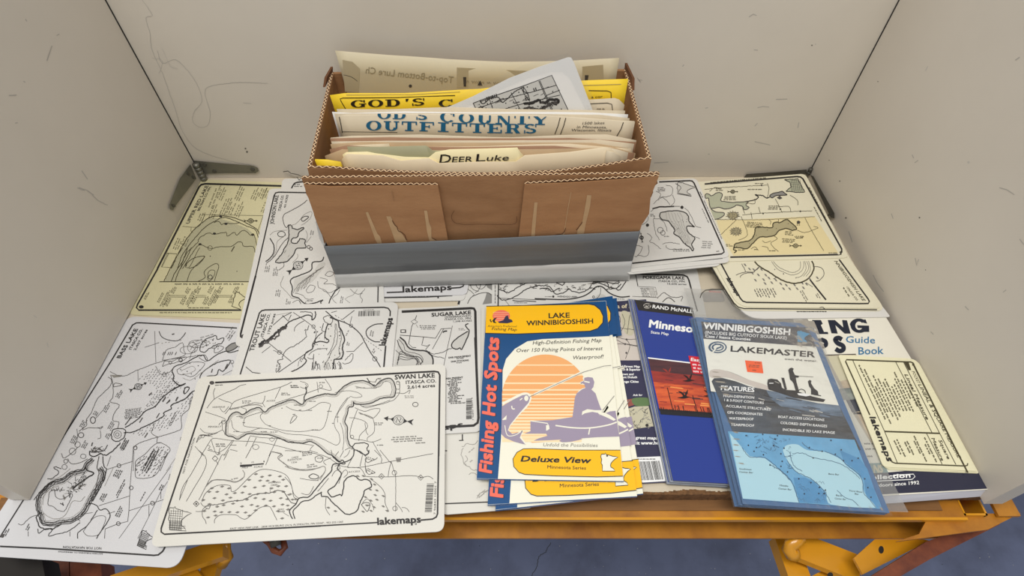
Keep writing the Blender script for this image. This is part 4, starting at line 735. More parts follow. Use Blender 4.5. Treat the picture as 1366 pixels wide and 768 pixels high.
for q in ([830, 190, 840, 280, 830, 350, 790, 420, 760, 480, 730, 540], [820, 190, 820, 280, 800, 370, 760, 440], [610, 440, 640, 410, 700, 390, 760, 385], [600, 460, 640, 470, 650, 430], [850, 190, 870, 300, 850, 400, 860, 440, 830, 470], [640, 560, 650, 440], [700, 560, 690, 510, 670, 520], [900, 480, 950, 430, 965, 440, 950, 490, 900, 510, 880, 500]): a.line(q, .7, 'mid_ink', 'contour_lines', wig=.4)
for k in range(42): x, y = R.uniform(650, 880), R.uniform(200, 550); a.disc(x, y, R.uniform(3, 6), R.choice(['mid_ink', 'grey_ink', 'ink']), n=6)
for k in range(9): x = R.uniform(620, 880); a.line([x, 560, x + R.uniform(-10, 15), 520, x + R.uniform(-15, 15), 500, x + 14, 550], .6, 'mid_ink', wig=.3)
a.line([735, 165, 730, 140, 770, 125, 800, 150, 790, 190, 750, 180, 735, 165], .8, 'mid_ink', wig=.5); a.line([780, 140, 810, 150, 840, 165], 1.3, 'ink', wig=.3); a.scrib(905, 290, 60, 1, 20, -62, 'mid_ink'); a.scrib(915, 365, 30, 2, 14, -80, 'mid_ink')
a.done()
# Swan Lake
o, a = card('lake_map', [265, 502.5, 594.5, 485, 592.5, 708.5, 200, 729.5], .0066, .0014, 'warm_sheet', 'largest white laminated map headed SWAN LAKE, on top at the front of the shelf', rad=.008)
a.at(200, 480)
a.line([520, 180, 1366, 137], 2.1, 'ink', 'frame_line', False); a.line([475, 200, 285, 767], 1.9, 'ink', 'frame_line', False); a.disc(495, 182, 20, 'mid_ink', 'punch_mark', ry=15)
a.at(380, 480)
a.line([0, 153, 286, 139, 1195, 91, 1225, 96, 1238, 120, 1229, 767], 2.1, 'ink', 'frame_line', False)
a.at(200, 600).line([300, 0, 90, 625, 90, 655, 115, 673, 1366, 606], 1.9, 'ink', 'frame_line', False); a.at(380, 600).line([1229, 0, 1220, 510, 1210, 535, 1180, 552, 1085, 560], 1.9, 'ink', 'frame_line', False); a.line([0, 622, 742, 579], 1.6, 'ink', 'frame_line', False)
a.text('lakemaps', 742, 597, 1085, 578, 54, 'ink', .032); a.ring(1047, 590, 6, .6)
a.at(380, 480).text('SWAN LAKE', 880, 155, 1198, 138, 34, 'ink', .022); a.text('ITASCA CO.', 968, 191, 1208, 178, 25, 'ink', .018); a.text('2,614 acres', 980, 230, 1200, 215, 25, 'ink', .018)
a.compass(908, 480, 46, 8); a.ring(1043, 355, 22, .7, ry=17)
a.scrib(848, 620, 240, 3, 17, -3, 'mid_ink', .65); a.scrib(1045, 664, 50, 1, 15, -3, 'mid_ink', .65)
sh1 = [610, 500, 650, 435, 700, 415, 740, 435, 800, 400, 870, 380, 920, 415, 960, 380, 1060, 340, 1140, 318, 1215, 355, 1245, 320, 1320, 290, 1400, 270, 1480, 275, 1508, 250, 1558, 205, 1618, 175, 1698, 165, 1758, 185, 1798, 210, 1838, 170, 1898, 145, 1938, 160, 1963, 220, 1953, 290, 1898, 300, 1838, 310, 1768, 345, 1698, 355, 1638, 350, 1626, 335, 1624, 370, 1588, 380, 1578, 430, 1556, 490, 1578, 540, 1578, 620, 1598, 680, 1623, 700]
a.at(200, 480).line(sh1, 1.25, 'ink', 'shore_line', wig=.25); a.line(sh1, .4, 'grey_ink', 'contour_lines', wig=.2, off=1.6); a.line(sh1, .4, 'grey_ink', 'contour_lines', wig=.2, off=3)
sh2 = [610, 500, 605, 580, 620, 605, 665, 615, 700, 632, 740, 610, 790, 588, 860, 592, 960, 600, 1060, 635, 1110, 655, 1220, 665, 1280, 650, 1340, 680, 1410, 740, 1460, 765, 1500, 800, 1522, 815]
a.line(sh2, 1.25, 'ink', 'shore_line', wig=.25); a.line(sh2, .4, 'grey_ink', 'contour_lines', wig=.2, off=-1.6); a.line(sh2, .4, 'grey_ink', 'contour_lines', wig=.2, off=-3)
for q in ([650, 480, 665, 545, 720, 575, 800, 570, 880, 545, 1000, 560, 1100, 590, 1240, 600, 1366, 625, 1440, 660, 1490, 680, 1518, 650, 1510, 590, 1480, 540, 1475, 480, 1520, 380, 1580, 300], [750, 500, 770, 455, 900, 415, 880, 450, 910, 500, 960, 530, 1060, 560, 1200, 572, 1300, 560, 1370, 555, 1405, 500, 1430, 400, 1440, 350, 1366, 340, 1300, 380, 1240, 405, 1150, 400, 1085, 370], [750, 500, 760, 530, 900, 545], [1500, 500, 1500, 430, 1540, 370, 1580, 310, 1600, 295], [1520, 500, 1540, 560, 1550, 640, 1540, 720], [1478, 260, 1580, 245, 1660, 260, 1695, 290, 1640, 300, 1600, 290], [1690, 370, 1800, 360, 1920, 320], [1640, 210, 1720, 225, 1830, 215, 1870, 175, 1920, 180, 1935, 240, 1920, 285]): a.line(q, .5, 'mid_ink', 'contour_lines', wig=.15)
a.line([1120, 500, 1145, 450, 1175, 450, 1155, 480, 1125, 505, 1120, 500], .6, 'ink'); a.scrib(1140, 435, 20, 1, 10)
for q in ((690, 452, 50), (720, 462, 40), (1050, 385, 20), (1190, 400, 20), (1250, 402, 20), (945, 525, 20), (880, 572, 60), (960, 575, 50), (1250, 635, 40), (1290, 558, 40), (665, 572, 30), (740, 500, 20), (1150, 360, 70), (1270, 330, 60), (1640, 222, 90), (1480, 455, 25), (1415, 410, 25), (1455, 505, 15)): a.scrib(q[0], q[1], q[2], 1, 12, 0, 'mid_ink', .5)
for q in ([455, 385, 510, 315, 590, 270, 680, 230, 720, 205, 768, 195], [520, 225, 508, 260, 515, 315], [548, 305, 590, 325, 655, 352, 600, 430], [443, 415, 600, 470, 560, 505, 550, 520], [655, 352, 700, 320, 860, 270, 1045, 215, 1135, 175], [1045, 215, 1000, 310], [920, 285, 900, 345, 840, 340, 800, 352, 730, 375, 770, 395, 760, 425], [900, 345, 920, 375], [1240, 190, 1255, 215, 1240, 280, 1225, 330], [1200, 170, 1250, 185, 1265, 210, 1235, 225, 1200, 215], [1000, 345, 1140, 300, 1240, 270, 1366, 225], [1366, 225, 1450, 240, 1400, 150], [1335, 175, 1345, 260], [360, 690, 430, 767], [485, 640, 410, 760], [490, 640, 530, 750, 560, 735, 610, 700, 660, 640], [485, 640, 520, 625, 670, 645, 900, 660, 1210, 735], [400, 545, 440, 580, 520, 585, 580, 560, 600, 600], [370, 660, 400, 600, 480, 600, 540, 580], [580, 560, 575, 490], [690, 680, 640, 680], [700, 728, 640, 715], [670, 640, 590, 767], [850, 620, 775, 767], [800, 610, 765, 690], [1020, 620, 950, 767], [800, 605, 900, 620, 1040, 630, 1190, 665, 1300, 680], [1310, 680, 1280, 720, 1340, 740], [560, 385, 590, 415, 630, 370], [460, 680, 480, 690, 470, 710, 500, 720], [975, 735, 1040, 745, 1060, 767]): a.line(q, .55, 'mid_ink', 'road_lines', wig=.15)
a.line([390, 640, 440, 610, 500, 615], .5, 'mid_ink', wig=1.2); a.line([380, 650, 420, 600, 500, 590], .5, 'mid_ink', wig=1.4); a.line([640, 395, 720, 375, 850, 355, 900, 375], 1.1, 'grey_ink', wig=.3); a.line([560, 700, 550, 740], .6, 'mid_ink')
a.ring(587, 495, 15, .5, 'mid_ink'); a.ring(845, 695, 25, .5, 'mid_ink', ry=20); a.line([1245, 215, 1250, 260, 1230, 300, 1245, 330], 1.2, 'ink', wig=.4)
a.line([975, 618, 998, 635, 975, 652, 952, 635, 975, 618], .5, 'mid_ink', 'road_sign', False); a.text('PENGILLY', 465, 540, 568, 538, 13, 'mid_ink', 0, shear=.2); a.text('NASHWAUK', 500, 382, 600, 380, 12, 'mid_ink', 0, shear=.2); a.text('ACCESS', 635, 395, 710, 390, 12, 'mid_ink', 0, shear=.2); a.text('ACCESS', 930, 333, 1000, 330, 12, 'mid_ink', 0, shear=.2); a.scrib(735, 328, 60, 2, 14, 0, 'mid_ink'); a.scrib(1120, 205, 70, 2, 13, 0, 'mid_ink'); a.scrib(1045, 265, 60, 2, 13, 0, 'mid_ink'); a.scrib(525, 672, 70, 2, 16, 0, 'mid_ink', .7); a.scrib(395, 603, 90, 1, 14, 0, 'mid_ink', .7); a.scrib(515, 202, 50, 1, 12, -3, 'mid_ink', .6); a.scrib(1210, 740, 80, 3, 13, -10, 'mid_ink', .6)
a.at(200, 480).text('NOT FOR NAVIGATION', 272, 905, 362, 622, 14, 'mid_ink', .005, up=(-1, 0))
a.at(380, 480)
for q in ([655, 145, 680, 170, 720, 175, 740, 150, 770, 145], [720, 180, 735, 150], [745, 150, 770, 160, 760, 185, 735, 185], [885, 230, 915, 230, 915, 180, 890, 175], [885, 265, 920, 262], [915, 200, 915, 265, 870, 320], [920, 265, 960, 265, 1000, 240, 990, 270], [580, 395, 540, 500, 520, 590, 545, 630, 620, 640, 700, 655, 770, 630], [515, 460, 560, 465, 640, 490, 660, 530, 640, 560, 600, 600, 590, 645], [560, 380, 590, 395, 640, 410, 700, 390, 760, 390, 740, 430, 700, 465, 640, 440, 590, 420], [590, 420, 650, 440, 700, 465, 715, 520, 715, 570, 690, 600, 660, 620, 660, 645], [700, 650, 740, 720, 770, 767], [590, 350, 640, 380, 700, 370, 800, 345, 870, 320], [640, 500, 650, 570, 665, 600], [480, 720, 520, 700, 540, 715], [550, 700, 550, 767]): a.line(q, .55, 'mid_ink', 'road_lines', wig=.25)
a.line([655, 145, 690, 190, 720, 200], 1.0, 'ink', wig=.3); a.line([600, 430, 650, 440, 700, 460], 1.0, 'grey_ink', wig=.3); a.ring(904, 182, 14, .4, 'mid_ink'); a.ring(536, 614, 14, .5, 'mid_ink'); a.ring(287, 210, 14, .5, 'mid_ink'); a.scrib(270, 180, 60, 1, 12, 0, 'mid_ink'); a.scrib(955, 287, 60, 2, 13, 0, 'mid_ink', .4); a.scrib(712, 503, 60, 2, 14, 0, 'mid_ink'); a.scrib(730, 680, 60, 1, 13, 0, 'mid_ink', .6); a.scrib(45, 205, 60, 2, 13, 0, 'mid_ink')
a.line([540, 700, 560, 670, 620, 660, 670, 675, 655, 710, 670, 740, 640, 760, 600, 730, 560, 720, 540, 700], 1.1, 'ink', wig=.6)
a.at(200, 600)
for q in ([385, 0, 440, 50, 450, 110, 420, 190, 360, 290, 290, 410], [420, 30, 330, 190, 260, 300, 235, 400], [630, 0, 590, 80], [605, 40, 575, 40, 540, 110, 390, 400], [800, 0, 765, 65], [970, 10, 925, 120], [460, 0, 540, 20, 560, 30, 540, 40], [525, 80, 545, 115], [365, 490, 410, 490, 460, 465]): a.line(q, .6, 'mid_ink', 'road_lines', wig=.15)
a.line([235, 400, 300, 240], .5, 'mid_ink', dash=1); a.line([520, 45, 543, 68, 520, 90, 498, 68, 520, 45], .8, 'mid_ink', 'road_sign', False); a.line([370, 408, 393, 430, 370, 452, 347, 430, 370, 408], .9, 'mid_ink', 'road_sign', False); a.disc(370, 430, 8, 'mid_ink')
a.line([720, 127, 815, 122], 2.6, 'ink', 'scale_bar', False); a.line([815, 118, 910, 110], 1.6, 'ink', 'scale_bar', False); a.text('MILE', 735, 148, 783, 144, 13, 'mid_ink', 0, shear=.2); a.text('SCALE', 830, 142, 900, 137, 13, 'mid_ink', 0, shear=.2); a.text('0', 722, 112, 734, 111, 13, 'mid_ink'); a.text('1/2', 812, 104, 830, 103, 12, 'mid_ink'); a.text('1', 908, 98, 916, 97, 12, 'mid_ink')
a.line([450, 290, 500, 245, 560, 240, 620, 245, 680, 258, 740, 230, 755, 190, 740, 160], .9, 'grey_ink', wig=.2); a.line([450, 280, 510, 238, 620, 240, 690, 252, 745, 220], .5, 'mid_ink', wig=.2); a.scrib(650, 235, 60, 1, 16, -12, 'mid_ink')
msh = [420, 580, 415, 480, 405, 415, 440, 350, 500, 300, 560, 280, 640, 285, 650, 330, 690, 320, 770, 240, 830, 185, 900, 155, 1000, 165, 1080, 195, 1120, 250, 1150, 350, 1190, 390, 1140, 430, 1110, 520, 1060, 560, 1010, 555, 980, 490, 950, 450, 880, 465, 830, 520, 770, 550, 690, 520, 600, 510, 540, 540, 510, 580]
a.marsh(msh, 66, 'mid_ink', 15, -4)
for q in ([415, 415, 440, 350, 500, 300, 560, 280, 640, 285, 650, 330, 690, 320, 770, 240, 830, 185, 900, 155, 1000, 165, 1080, 195, 1120, 250, 1150, 350, 1190, 385], [515, 585, 520, 550, 560, 520, 620, 515, 690, 520, 730, 545, 770, 550, 830, 500, 880, 460, 950, 450, 975, 480, 1000, 530, 1015, 560], [450, 590, 440, 560, 420, 530, 420, 480, 450, 450, 480, 450], [405, 420, 430, 450, 480, 440, 470, 470, 440, 460]): a.line(q, .6, 'mid_ink', 'marsh_edge', wig=.1)
a.line([480, 440, 560, 432, 640, 410, 740, 400, 820, 360, 900, 345, 960, 342, 1010, 325, 1060, 330, 1100, 380, 1130, 420, 1165, 425], .9, 'mid_ink', 'road_lines', wig=.5); a.text('SNOWBALL', 945, 268, 1045, 262, 13, 'mid_ink', 0, shear=.2); a.text('CREEK', 965, 288, 1020, 284, 13, 'mid_ink', 0, shear=.2); a.line([960, 295, 960, 340], .4, 'mid_ink', sm=False); a.text('SWAN', 1020, 482, 1068, 478, 13, 'mid_ink', 0, shear=.2); a.text('RIVER', 1025, 500, 1078, 496, 13, 'mid_ink', 0, shear=.2); a.line([1065, 500, 1110, 528], .5, 'mid_ink', sm=False)
a.text('LAKE', 1135, 68, 1185, 62, 14, 'mid_ink', 0, shear=.2); a.text('ELEVATION', 1100, 88, 1210, 78, 14, 'mid_ink', 0, shear=.2); a.text('1336', 1130, 106, 1175, 102, 13, 'mid_ink', 0, shear=.2)
a.line([975, 15, 1050, 30, 1020, 65, 1080, 110, 1120, 145, 1200, 162, 1290, 158, 1366, 135], 1.0, 'grey_ink', wig=.2); a.line([975, 12, 1060, 40, 1030, 70, 1090, 120, 1200, 155, 1320, 148], .5, 'mid_ink', wig=.2)
a.text('EAST VIEW MAP LINK - 2838 VICKSBURG LN N, PLYMOUTH, MN 55447 - 952-252-1265', 640, 636, 1542, 580, 14, 'ink', .002, shear=.2); a.state(228, 547, 200, 190, 'ink', .7, ang=4, grid=True)
a.at(380, 600)
sp = [380, 50, 430, 95, 400, 110, 375, 160, 330, 220, 280, 270, 240, 320, 190, 370, 150, 378, 110, 385, 90, 430, 40, 490, 50, 545]
a.line([440, 110, 385, 115, 370, 170, 330, 215, 280, 270, 240, 320, 190, 375, 150, 378, 110, 388, 85, 435, 40, 480, 45, 520, 62, 550], 1.3, 'ink', 'shore_line', wig=.25); a.line([295, 335, 240, 370, 200, 400, 140, 410, 100, 450, 65, 490, 80, 550], 1.2, 'ink', 'shore_line', wig=.25)
a.line([440, 108, 420, 150, 450, 185, 430, 240, 395, 290, 345, 325, 360, 360, 380, 375, 440, 355, 455, 365, 470, 290, 475, 250, 510, 215, 560, 208, 600, 240, 640, 235, 680, 250, 690, 295, 640, 320, 625, 370, 600, 420, 580, 480, 530, 512, 480, 508, 440, 470, 380, 420, 340, 375, 295, 370, 290, 335], 1.3, 'ink', 'shore_line', wig=.3)
a.line([380, 50, 430, 95, 460, 80, 480, 110, 440, 108], 1.2, 'ink', wig=.4); a.line([555, 0, 545, 50, 510, 85, 440, 105], 1.2, 'ink', wig=.2); a.line([520, 0, 500, 40, 470, 60], .5, 'mid_ink'); a.line([570, 0, 640, 40, 670, 20, 670, 0], 1.0, 'ink', wig=.4)
for q in ([375, 210, 400, 170, 430, 160], [350, 225, 280, 310, 260, 330], [400, 130, 430, 120, 440, 150, 410, 150], [430, 270, 460, 180, 490, 160, 500, 190, 470, 220], [320, 170, 300, 200, 260, 240], [430, 10, 400, 50], [470, 5, 440, 60], [0, 5, 130, 10, 310, 45, 400, 95, 460, 130, 600, 138, 800, 100, 1185, 28], [760, 0, 835, 92, 850, 95, 870, 160, 885, 215, 885, 490], [715, 0, 770, 60, 770, 102], [500, 140, 600, 145, 640, 200, 660, 212, 830, 215, 980, 205, 1060, 210, 1090, 220, 1150, 210, 1185, 232], [850, 95, 830, 170, 825, 212], [885, 420, 920, 460, 940, 495], [935, 460, 970, 465, 995, 495], [545, 50, 500, 135], [620, 40, 600, 130], [610, 20, 650, 60, 640, 110, 650, 180], [690, 235, 760, 290, 800, 350, 800, 420, 830, 490], [620, 420, 660, 390, 700, 440, 710, 480], [330, 370, 325, 460, 360, 520], [130, 345, 190, 355, 230, 290], [120, 225, 200, 240, 270, 245], [370, 0, 380, 50], [330, 120, 310, 90, 370, 60], [0, 215, 50, 280, 70, 370, 95, 390]): a.line(q, .6, 'mid_ink', 'road_lines', wig=.15)
a.line([0, 130, 60, 150, 180, 162, 260, 145, 310, 130, 325, 155, 310, 190, 280, 240], .9, 'grey_ink', wig=.2); a.line([190, 210, 225, 190, 270, 210, 250, 230, 210, 228, 190, 210], .9, 'ink'); a.line([240, 60, 270, 45, 305, 60, 290, 95, 250, 90, 240, 60], .7, 'mid_ink'); a.line([610, 435, 640, 420, 680, 430, 660, 490, 630, 460, 610, 435], .8, 'mid_ink'); a.line([660, 60, 640, 80, 670, 100, 740, 60], .7, 'mid_ink', wig=.7); a.line([640, 110, 660, 190, 720, 182], .7, 'mid_ink', wig=.5)
for x, y in ((772, 210), (1085, 220)): a.line([x, y - 22, x + 22, y, x, y + 22, x - 22, y, x, y - 22], .7, 'mid_ink', 'road_sign', False); a.disc(x, y, 8, 'grey_ink')
a.ring(875, 182, 18, .6, 'mid_ink'); a.ring(880, 467, 18, .6, 'mid_ink'); a.poly([885, 62, 930, 58, 925, 95, 895, 98], 'grey_ink', 'road_sign')
a.marsh([690, 230, 770, 300, 800, 420, 830, 500, 700, 490, 640, 500, 560, 520, 640, 370, 640, 320, 690, 300], 62, 'mid_ink', 14, 20); a.marsh([340, 410, 440, 480, 460, 520, 350, 510, 330, 450], 60, 'mid_ink', 14, 10); a.marsh([0, 230, 50, 290, 90, 400, 60, 420, 0, 480], 60, 'mid_ink', 14, 0); a.marsh([560, 180, 620, 190, 640, 230, 590, 225], 40, 'mid_ink', 14, 20)
a.scrib(175, 122, 70, 2, 16, -8, 'mid_ink', .6); a.text('ACCESS', 505, 182, 600, 175, 12, 'mid_ink', 0, shear=.2); a.scrib(660, 55, 50, 2, 14, 20, 'mid_ink'); a.scrib(660, 145, 50, 2, 14, 30, 'mid_ink'); a.scrib(260, 65, 30, 1, 13, 0, 'mid_ink'); a.scrib(640, 440, 30, 1, 13, 0, 'mid_ink')
a.bars(1135, 268, 1118, 492, 30, 56, 0); a.text('7 96843 10001 7', 1205, 515, 1212, 250, 15, 'ink', 0, up=(-1, 0))
a.done()
# ------------------------------------------------------------------ the stack right of the box
BZ = .0150                    # top of the guide book
def fan(q, z, lab, m_='white_sheet', fr_=None):
    o, a = card('lake_map', q, z, t1, m_, lab, rad=.008)
    if fr_: a.line(fr_, 1.5, 'ink', 'frame_line', False)
    return a
a = fan([838, 246, 924, 240, 962, 354, 836, 366], BZ + .0050, 'lowest white map fanned under the right end of the box, no frame line'); a.done()
a = fan([838, 244, 927, 239, 974.5, 349.5, 838, 363.5], BZ + .0063, 'second white map of the fan right of the box, only its lower edge showing', fr_=[840, 355.5, 940, 346.5, 964, 344]); a.done()
a = fan([838, 243, 929, 237.5, 974, 342.5, 838, 357.5], BZ + .0076, 'top white map of the fan right of the box, with a long grey lake')
a.at(840, 225).line([235, 105, 480, 95, 500, 98, 515, 115, 750, 645, 755, 665, 735, 680, 20, 755], 1.7, 'ink', 'frame_line', False)
lk = [240, 380, 250, 350, 320, 338, 380, 335, 440, 350, 470, 380, 475, 420, 500, 450, 518, 465, 480, 458, 455, 465, 470, 510, 515, 545, 518, 565, 495, 600, 510, 640, 500, 655, 485, 630, 440, 600, 400, 550, 355, 520, 360, 490, 335, 450, 310, 420, 260, 405]
a.poly(lk, 'lake_grey', 'lake_area', True); a.line(lk, 1.2, 'ink', 'shore_line', close=True, wig=.3)
for k in range(6): a.line([290 + k * 22, 350, 300 + k * 25, 400, 360 + k * 16, 470, 400 + k * 14, 530, 440 + k * 10, 600], .35, 'grey_ink', 'contour_lines', wig=.6)
for k in range(22): x, y = R.uniform(330, 500), R.uniform(380, 620); a.disc(x, y, 3.5, 'mid_ink', n=5) if inside((x, y), pairs(lk)) else None
a.state(445, 160, 170, 100, 'mid_ink', .7, 'lake_grey', 10); a.line([365, 118, 410, 150, 390, 190, 440, 205, 480, 210], .7, 'mid_ink', wig=.3)
a.line([180, 320, 240, 305, 300, 303, 355, 300], 1.6, 'ink', wig=.3); a.disc(418, 308, 13, 'ink'); a.disc(142, 450, 13, 'ink'); a.line([355, 300, 400, 300], .7, 'mid_ink')
for q in ([120, 340, 150, 390, 130, 430, 100, 450], [200, 380, 190, 420, 210, 520, 240, 570], [440, 310, 480, 360, 530, 460], [190, 400, 240, 400, 280, 440, 300, 500], [140, 515, 180, 550, 160, 580, 200, 600, 250, 640], [30, 610, 80, 615, 100, 640, 60, 700, 40, 700], [150, 610, 145, 695, 60, 690], [520, 540, 560, 560], [260, 600, 320, 590, 400, 600], [290, 610, 310, 640, 420, 640], [230, 250, 260, 230, 300, 260, 320, 290], [240, 230, 330, 210, 340, 150, 290, 130], [190, 280, 250, 210, 210, 180], [340, 210, 360, 260, 330, 300], [170, 340, 190, 320], [530, 460, 570, 470]): a.line(q, .5, 'mid_ink', 'road_lines', wig=.5)
a.ring(245, 490, 22, .6, 'mid_ink'); a.ring(265, 512, 18, .6, 'mid_ink'); a.compass(95, 550, 16, 80); a.scrib(220, 155, 60, 3, 12, -5, 'mid_ink', .6); a.scrib(575, 580, 80, 4, 16, 3, 'mid_ink', .5); a.scrib(330, 645, 150, 2, 12, 0, 'ink', .5); a.scrib(690, 660, 28, 1, 14, -5, 'ink', .6); a.scrib(575, 310, 150, 1, 12, 65, 'ink', .5); a.scrib(590, 245, 370, 1, 11, 65, 'mid_ink', .5); a.scrib(560, 180, 50, 1, 12, 65, 'ink', .5); a.scrib(270, 540, 40, 1, 12, 0, 'mid_ink'); a.scrib(165, 365, 30, 2, 12, 0, 'mid_ink')
a.done()
# cream corner map
o, a = card('lake_map', [905, 244.5, 1074, 231.5, 1133, 343.5, 958, 349], BZ + .0037, t1, 'cream_sheet', 'cream laminated map with grey lakes, in the back right corner', rad=.008)
a.at(940, 225).line([0, 122, 735, 62, 765, 65, 785, 80, 1095, 640, 1096, 665, 1075, 685, 1050, 686, 205, 706], 1.9, 'ink', 'frame_line', False)
a.poly([95, 410, 270, 408, 880, 380, 1070, 675, 230, 695, 130, 525], 'tint_yellow', 'tinted_half')
l1 = [5, 205, 30, 200, 50, 215, 70, 210, 100, 190, 135, 195, 140, 220, 130, 255, 180, 265, 240, 268, 330, 262, 345, 270, 330, 290, 355, 310, 320, 328, 300, 300, 260, 290, 230, 305, 170, 322, 110, 308, 50, 315, 35, 260, 30, 235, 8, 235]
a.poly(l1, 'lake_sage', 'lake_area', True, 1); a.line(l1, 1.0, 'mid_ink', 'shore_line', close=True, wig=.25, lv=2); a.line([335, 262, 400, 250, 430, 225, 405, 208, 440, 212, 470, 215, 490, 232, 520, 228], 1.2, 'ink', 'shore_line', wig=.4)
l2 = [520, 215, 550, 195, 590, 188, 620, 180, 640, 195, 658, 208, 620, 212, 570, 215, 540, 232]; a.poly(l2, 'lake_dark', 'lake_area', True, 1); a.line(l2, 1.0, 'ink', 'shore_line', close=True, lv=2)
a.poly([50, 320, 90, 345, 150, 350, 155, 370, 120, 395, 80, 400], 'lake_sage', 'lake_area', True, 1); a.line([50, 320, 90, 345, 150, 350, 155, 370, 120, 395, 80, 405], 1.0, 'mid_ink', 'shore_line', lv=2)
l3 = [235, 630, 245, 600, 290, 588, 350, 575, 385, 550, 400, 510, 410, 470, 450, 465, 540, 470, 545, 440, 575, 425, 600, 430, 640, 410, 670, 412, 735, 475, 700, 492, 660, 478, 600, 490, 560, 530, 500, 545, 440, 545, 400, 580, 380, 600, 340, 638, 270, 630]
a.poly(l3, 'lake_tan', 'lake_area', True, 1); a.line(l3, 1.3, 'olive_ink', 'shore_line', close=True, wig=.35, lv=2); a.line([240, 625, 230, 645, 255, 655, 235, 672], 1.4, 'olive_ink', 'shore_line')
for k in range(30):
    x, y = R.uniform(240, 720), R.uniform(415, 630)
    if inside((x, y), pairs(l3)): a.disc(x, y, 3.5, 'olive_ink', n=5, lv=3)
a.poly([640, 85, 745, 80, 800, 185, 765, 190, 650, 180, 690, 140, 680, 105], 'lake_sage', 'state_outline'); a.line([650, 180, 690, 145, 680, 105, 635, 88, 745, 80, 800, 185, 760, 190, 650, 180], .9, 'ink', 'state_outline', False, wig=.3)
for k in range(6): a.line([690 + k * 14, 85, 700 + k * 16, 185], .35, 'mid_ink', 'state_outline', False, lv=2); a.line([690, 95 + k * 15, 750 + k * 8, 92 + k * 15], .35, 'mid_ink', 'state_outline', False, lv=2)
a.compass(225, 183, 17, 180, 'olive_ink'); a.compass(727, 615, 20, 180, 'olive_ink')
for cx, cy in ((225, 372), (250, 500)):
    st = []
    for k in range(28): r = (52 if k % 2 else 34) * R.uniform(.85, 1.1); st += [cx + r * 1.05 * math.cos(k * math.pi / 14), cy + r * .72 * math.sin(k * math.pi / 14)]
    a.line(st, .5, 'mid_ink', 'chart_rose', False, True, lv=3); a.poly(st, 'lake_tan', 'chart_rose', False, 1); a.scrib(cx - 40, cy - 20, 80, 4, 13, 0, 'mid_ink', .5, lv=3)
for q in ([0, 165, 150, 150, 500, 130], [100, 405, 520, 405, 880, 382], [500, 115, 515, 160, 500, 230], [565, 240, 620, 350], [590, 305, 670, 300, 690, 345], [300, 370, 450, 355, 640, 345, 860, 335], [430, 305, 445, 355], [290, 380, 340, 500, 330, 545, 270, 570], [255, 405, 132, 525], [800, 390, 860, 500, 950, 655], [740, 490, 800, 510, 890, 480, 905, 470, 870, 460], [555, 540, 580, 560, 530, 590, 550, 630, 590, 660], [720, 540, 740, 555, 790, 545], [460, 575, 490, 590, 530, 575], [370, 640, 400, 625, 430, 650], [460, 620, 500, 625, 510, 650], [510, 405, 530, 420, 525, 445], [680, 210, 740, 250, 745, 290], [300, 300, 320, 360], [40, 180, 80, 150, 120, 160], [590, 400, 590, 425], [330, 270, 400, 280, 400, 240], [370, 345, 380, 400]): a.line(q, .55, 'olive_ink', 'road_lines', wig=.3, lv=2)
for q in ((150, 222, 90, 3, 0), (340, 165, 130, 1, 0), (505, 298, 70, 3, 0), (330, 425, 130, 4, 5), (640, 500, 60, 3, 5), (615, 560, 110, 3, 3), (265, 648, 50, 1, 0), (390, 645, 45, 1, 0), (510, 655, 50, 1, 0), (985, 672, 55, 1, 0), (820, 120, 590, 1, 62), (872, 300, 150, 1, 62), (170, 605, 30, 2, 0), (735, 425, 30, 3, 0), (90, 160, 40, 2, 0), (400, 118, 60, 1, 0), (730, 540, 50, 2, 0), (20, 112, 500, 1, -5)): a.scrib(q[0], q[1], q[2], q[3], 12, q[4], 'olive_ink', .6, lv=3)
a.poly([575, 232, 600, 215, 622, 235, 600, 245], 'mid_ink', 'lake_area'); a.disc(605, 323, 7, 'mid_ink'); a.disc(765, 340, 7, 'mid_ink'); a.disc(467, 357, 7, 'mid_ink'); a.disc(455, 132, 7, 'mid_ink'); a.disc(750, 427, 13, 'mid_ink')
a.poly([1050, 686, 1096, 650, 1093, 688], 'olive_ink', 'corner_mark'); a.disc(1072, 676, 10, 'cream_sheet', 'corner_mark', 2); a.done()
# Winnibigoshish pile
o, a = card('lake_map', [935, 330, 1112, 324, 1188, 422.5, 996, 425.5], BZ, t1, 'white_sheet', 'white map at the bottom of the pile headed WINNIBIGOSHISH LAKE, resting on the guide book', rad=[.003, .003, .003, .02]); a.scrib(1060, 415.5, 45, 1, 1.8, 0, 'ink', .7); a.done()
o, a = card('lake_map', [934, 328, 1118, 322, 1182, 414.5, 985, 414], BZ + .0012, t1, 'cream_sheet', 'middle cream map of the pile headed WINNIBIGOSHISH LAKE, only its rim showing', rad=.012)
a.line([945, 352, 979, 404, 985, 409.5, 993, 411.5, 1170, 413], 1.3, 'ink', 'frame_line', False); a.done()
o, a = card('lake_map', [940, 326, 1119, 321, 1175.5, 411, 985, 409.5], BZ + .0024, t1, 'cream_sheet', 'cream map headed WINNIBIGOSHISH LAKE, topmost of its pile', rad=[.003, .003, .006, .016])
a.at(930, 330)
a.line([185, 118, 240, 220, 345, 405, 365, 428, 395, 438, 1300, 448, 1368, 447, 1376, 430, 1366, 410, 1135, 95], 1.7, 'ink', 'frame_line', False)
a.text('NNIBIGOSHISH LAKE', 1094, 108, 1322, 425, 27, 'olive_ink', .01, up=(1, .02)); a.text('ITASCA CO.', 1190, 315, 1275, 425, 18, 'olive_ink', .01, up=(1, .02)); a.scrib(1165, 315, 115, 1, 20, 56, 'olive_ink', .9)
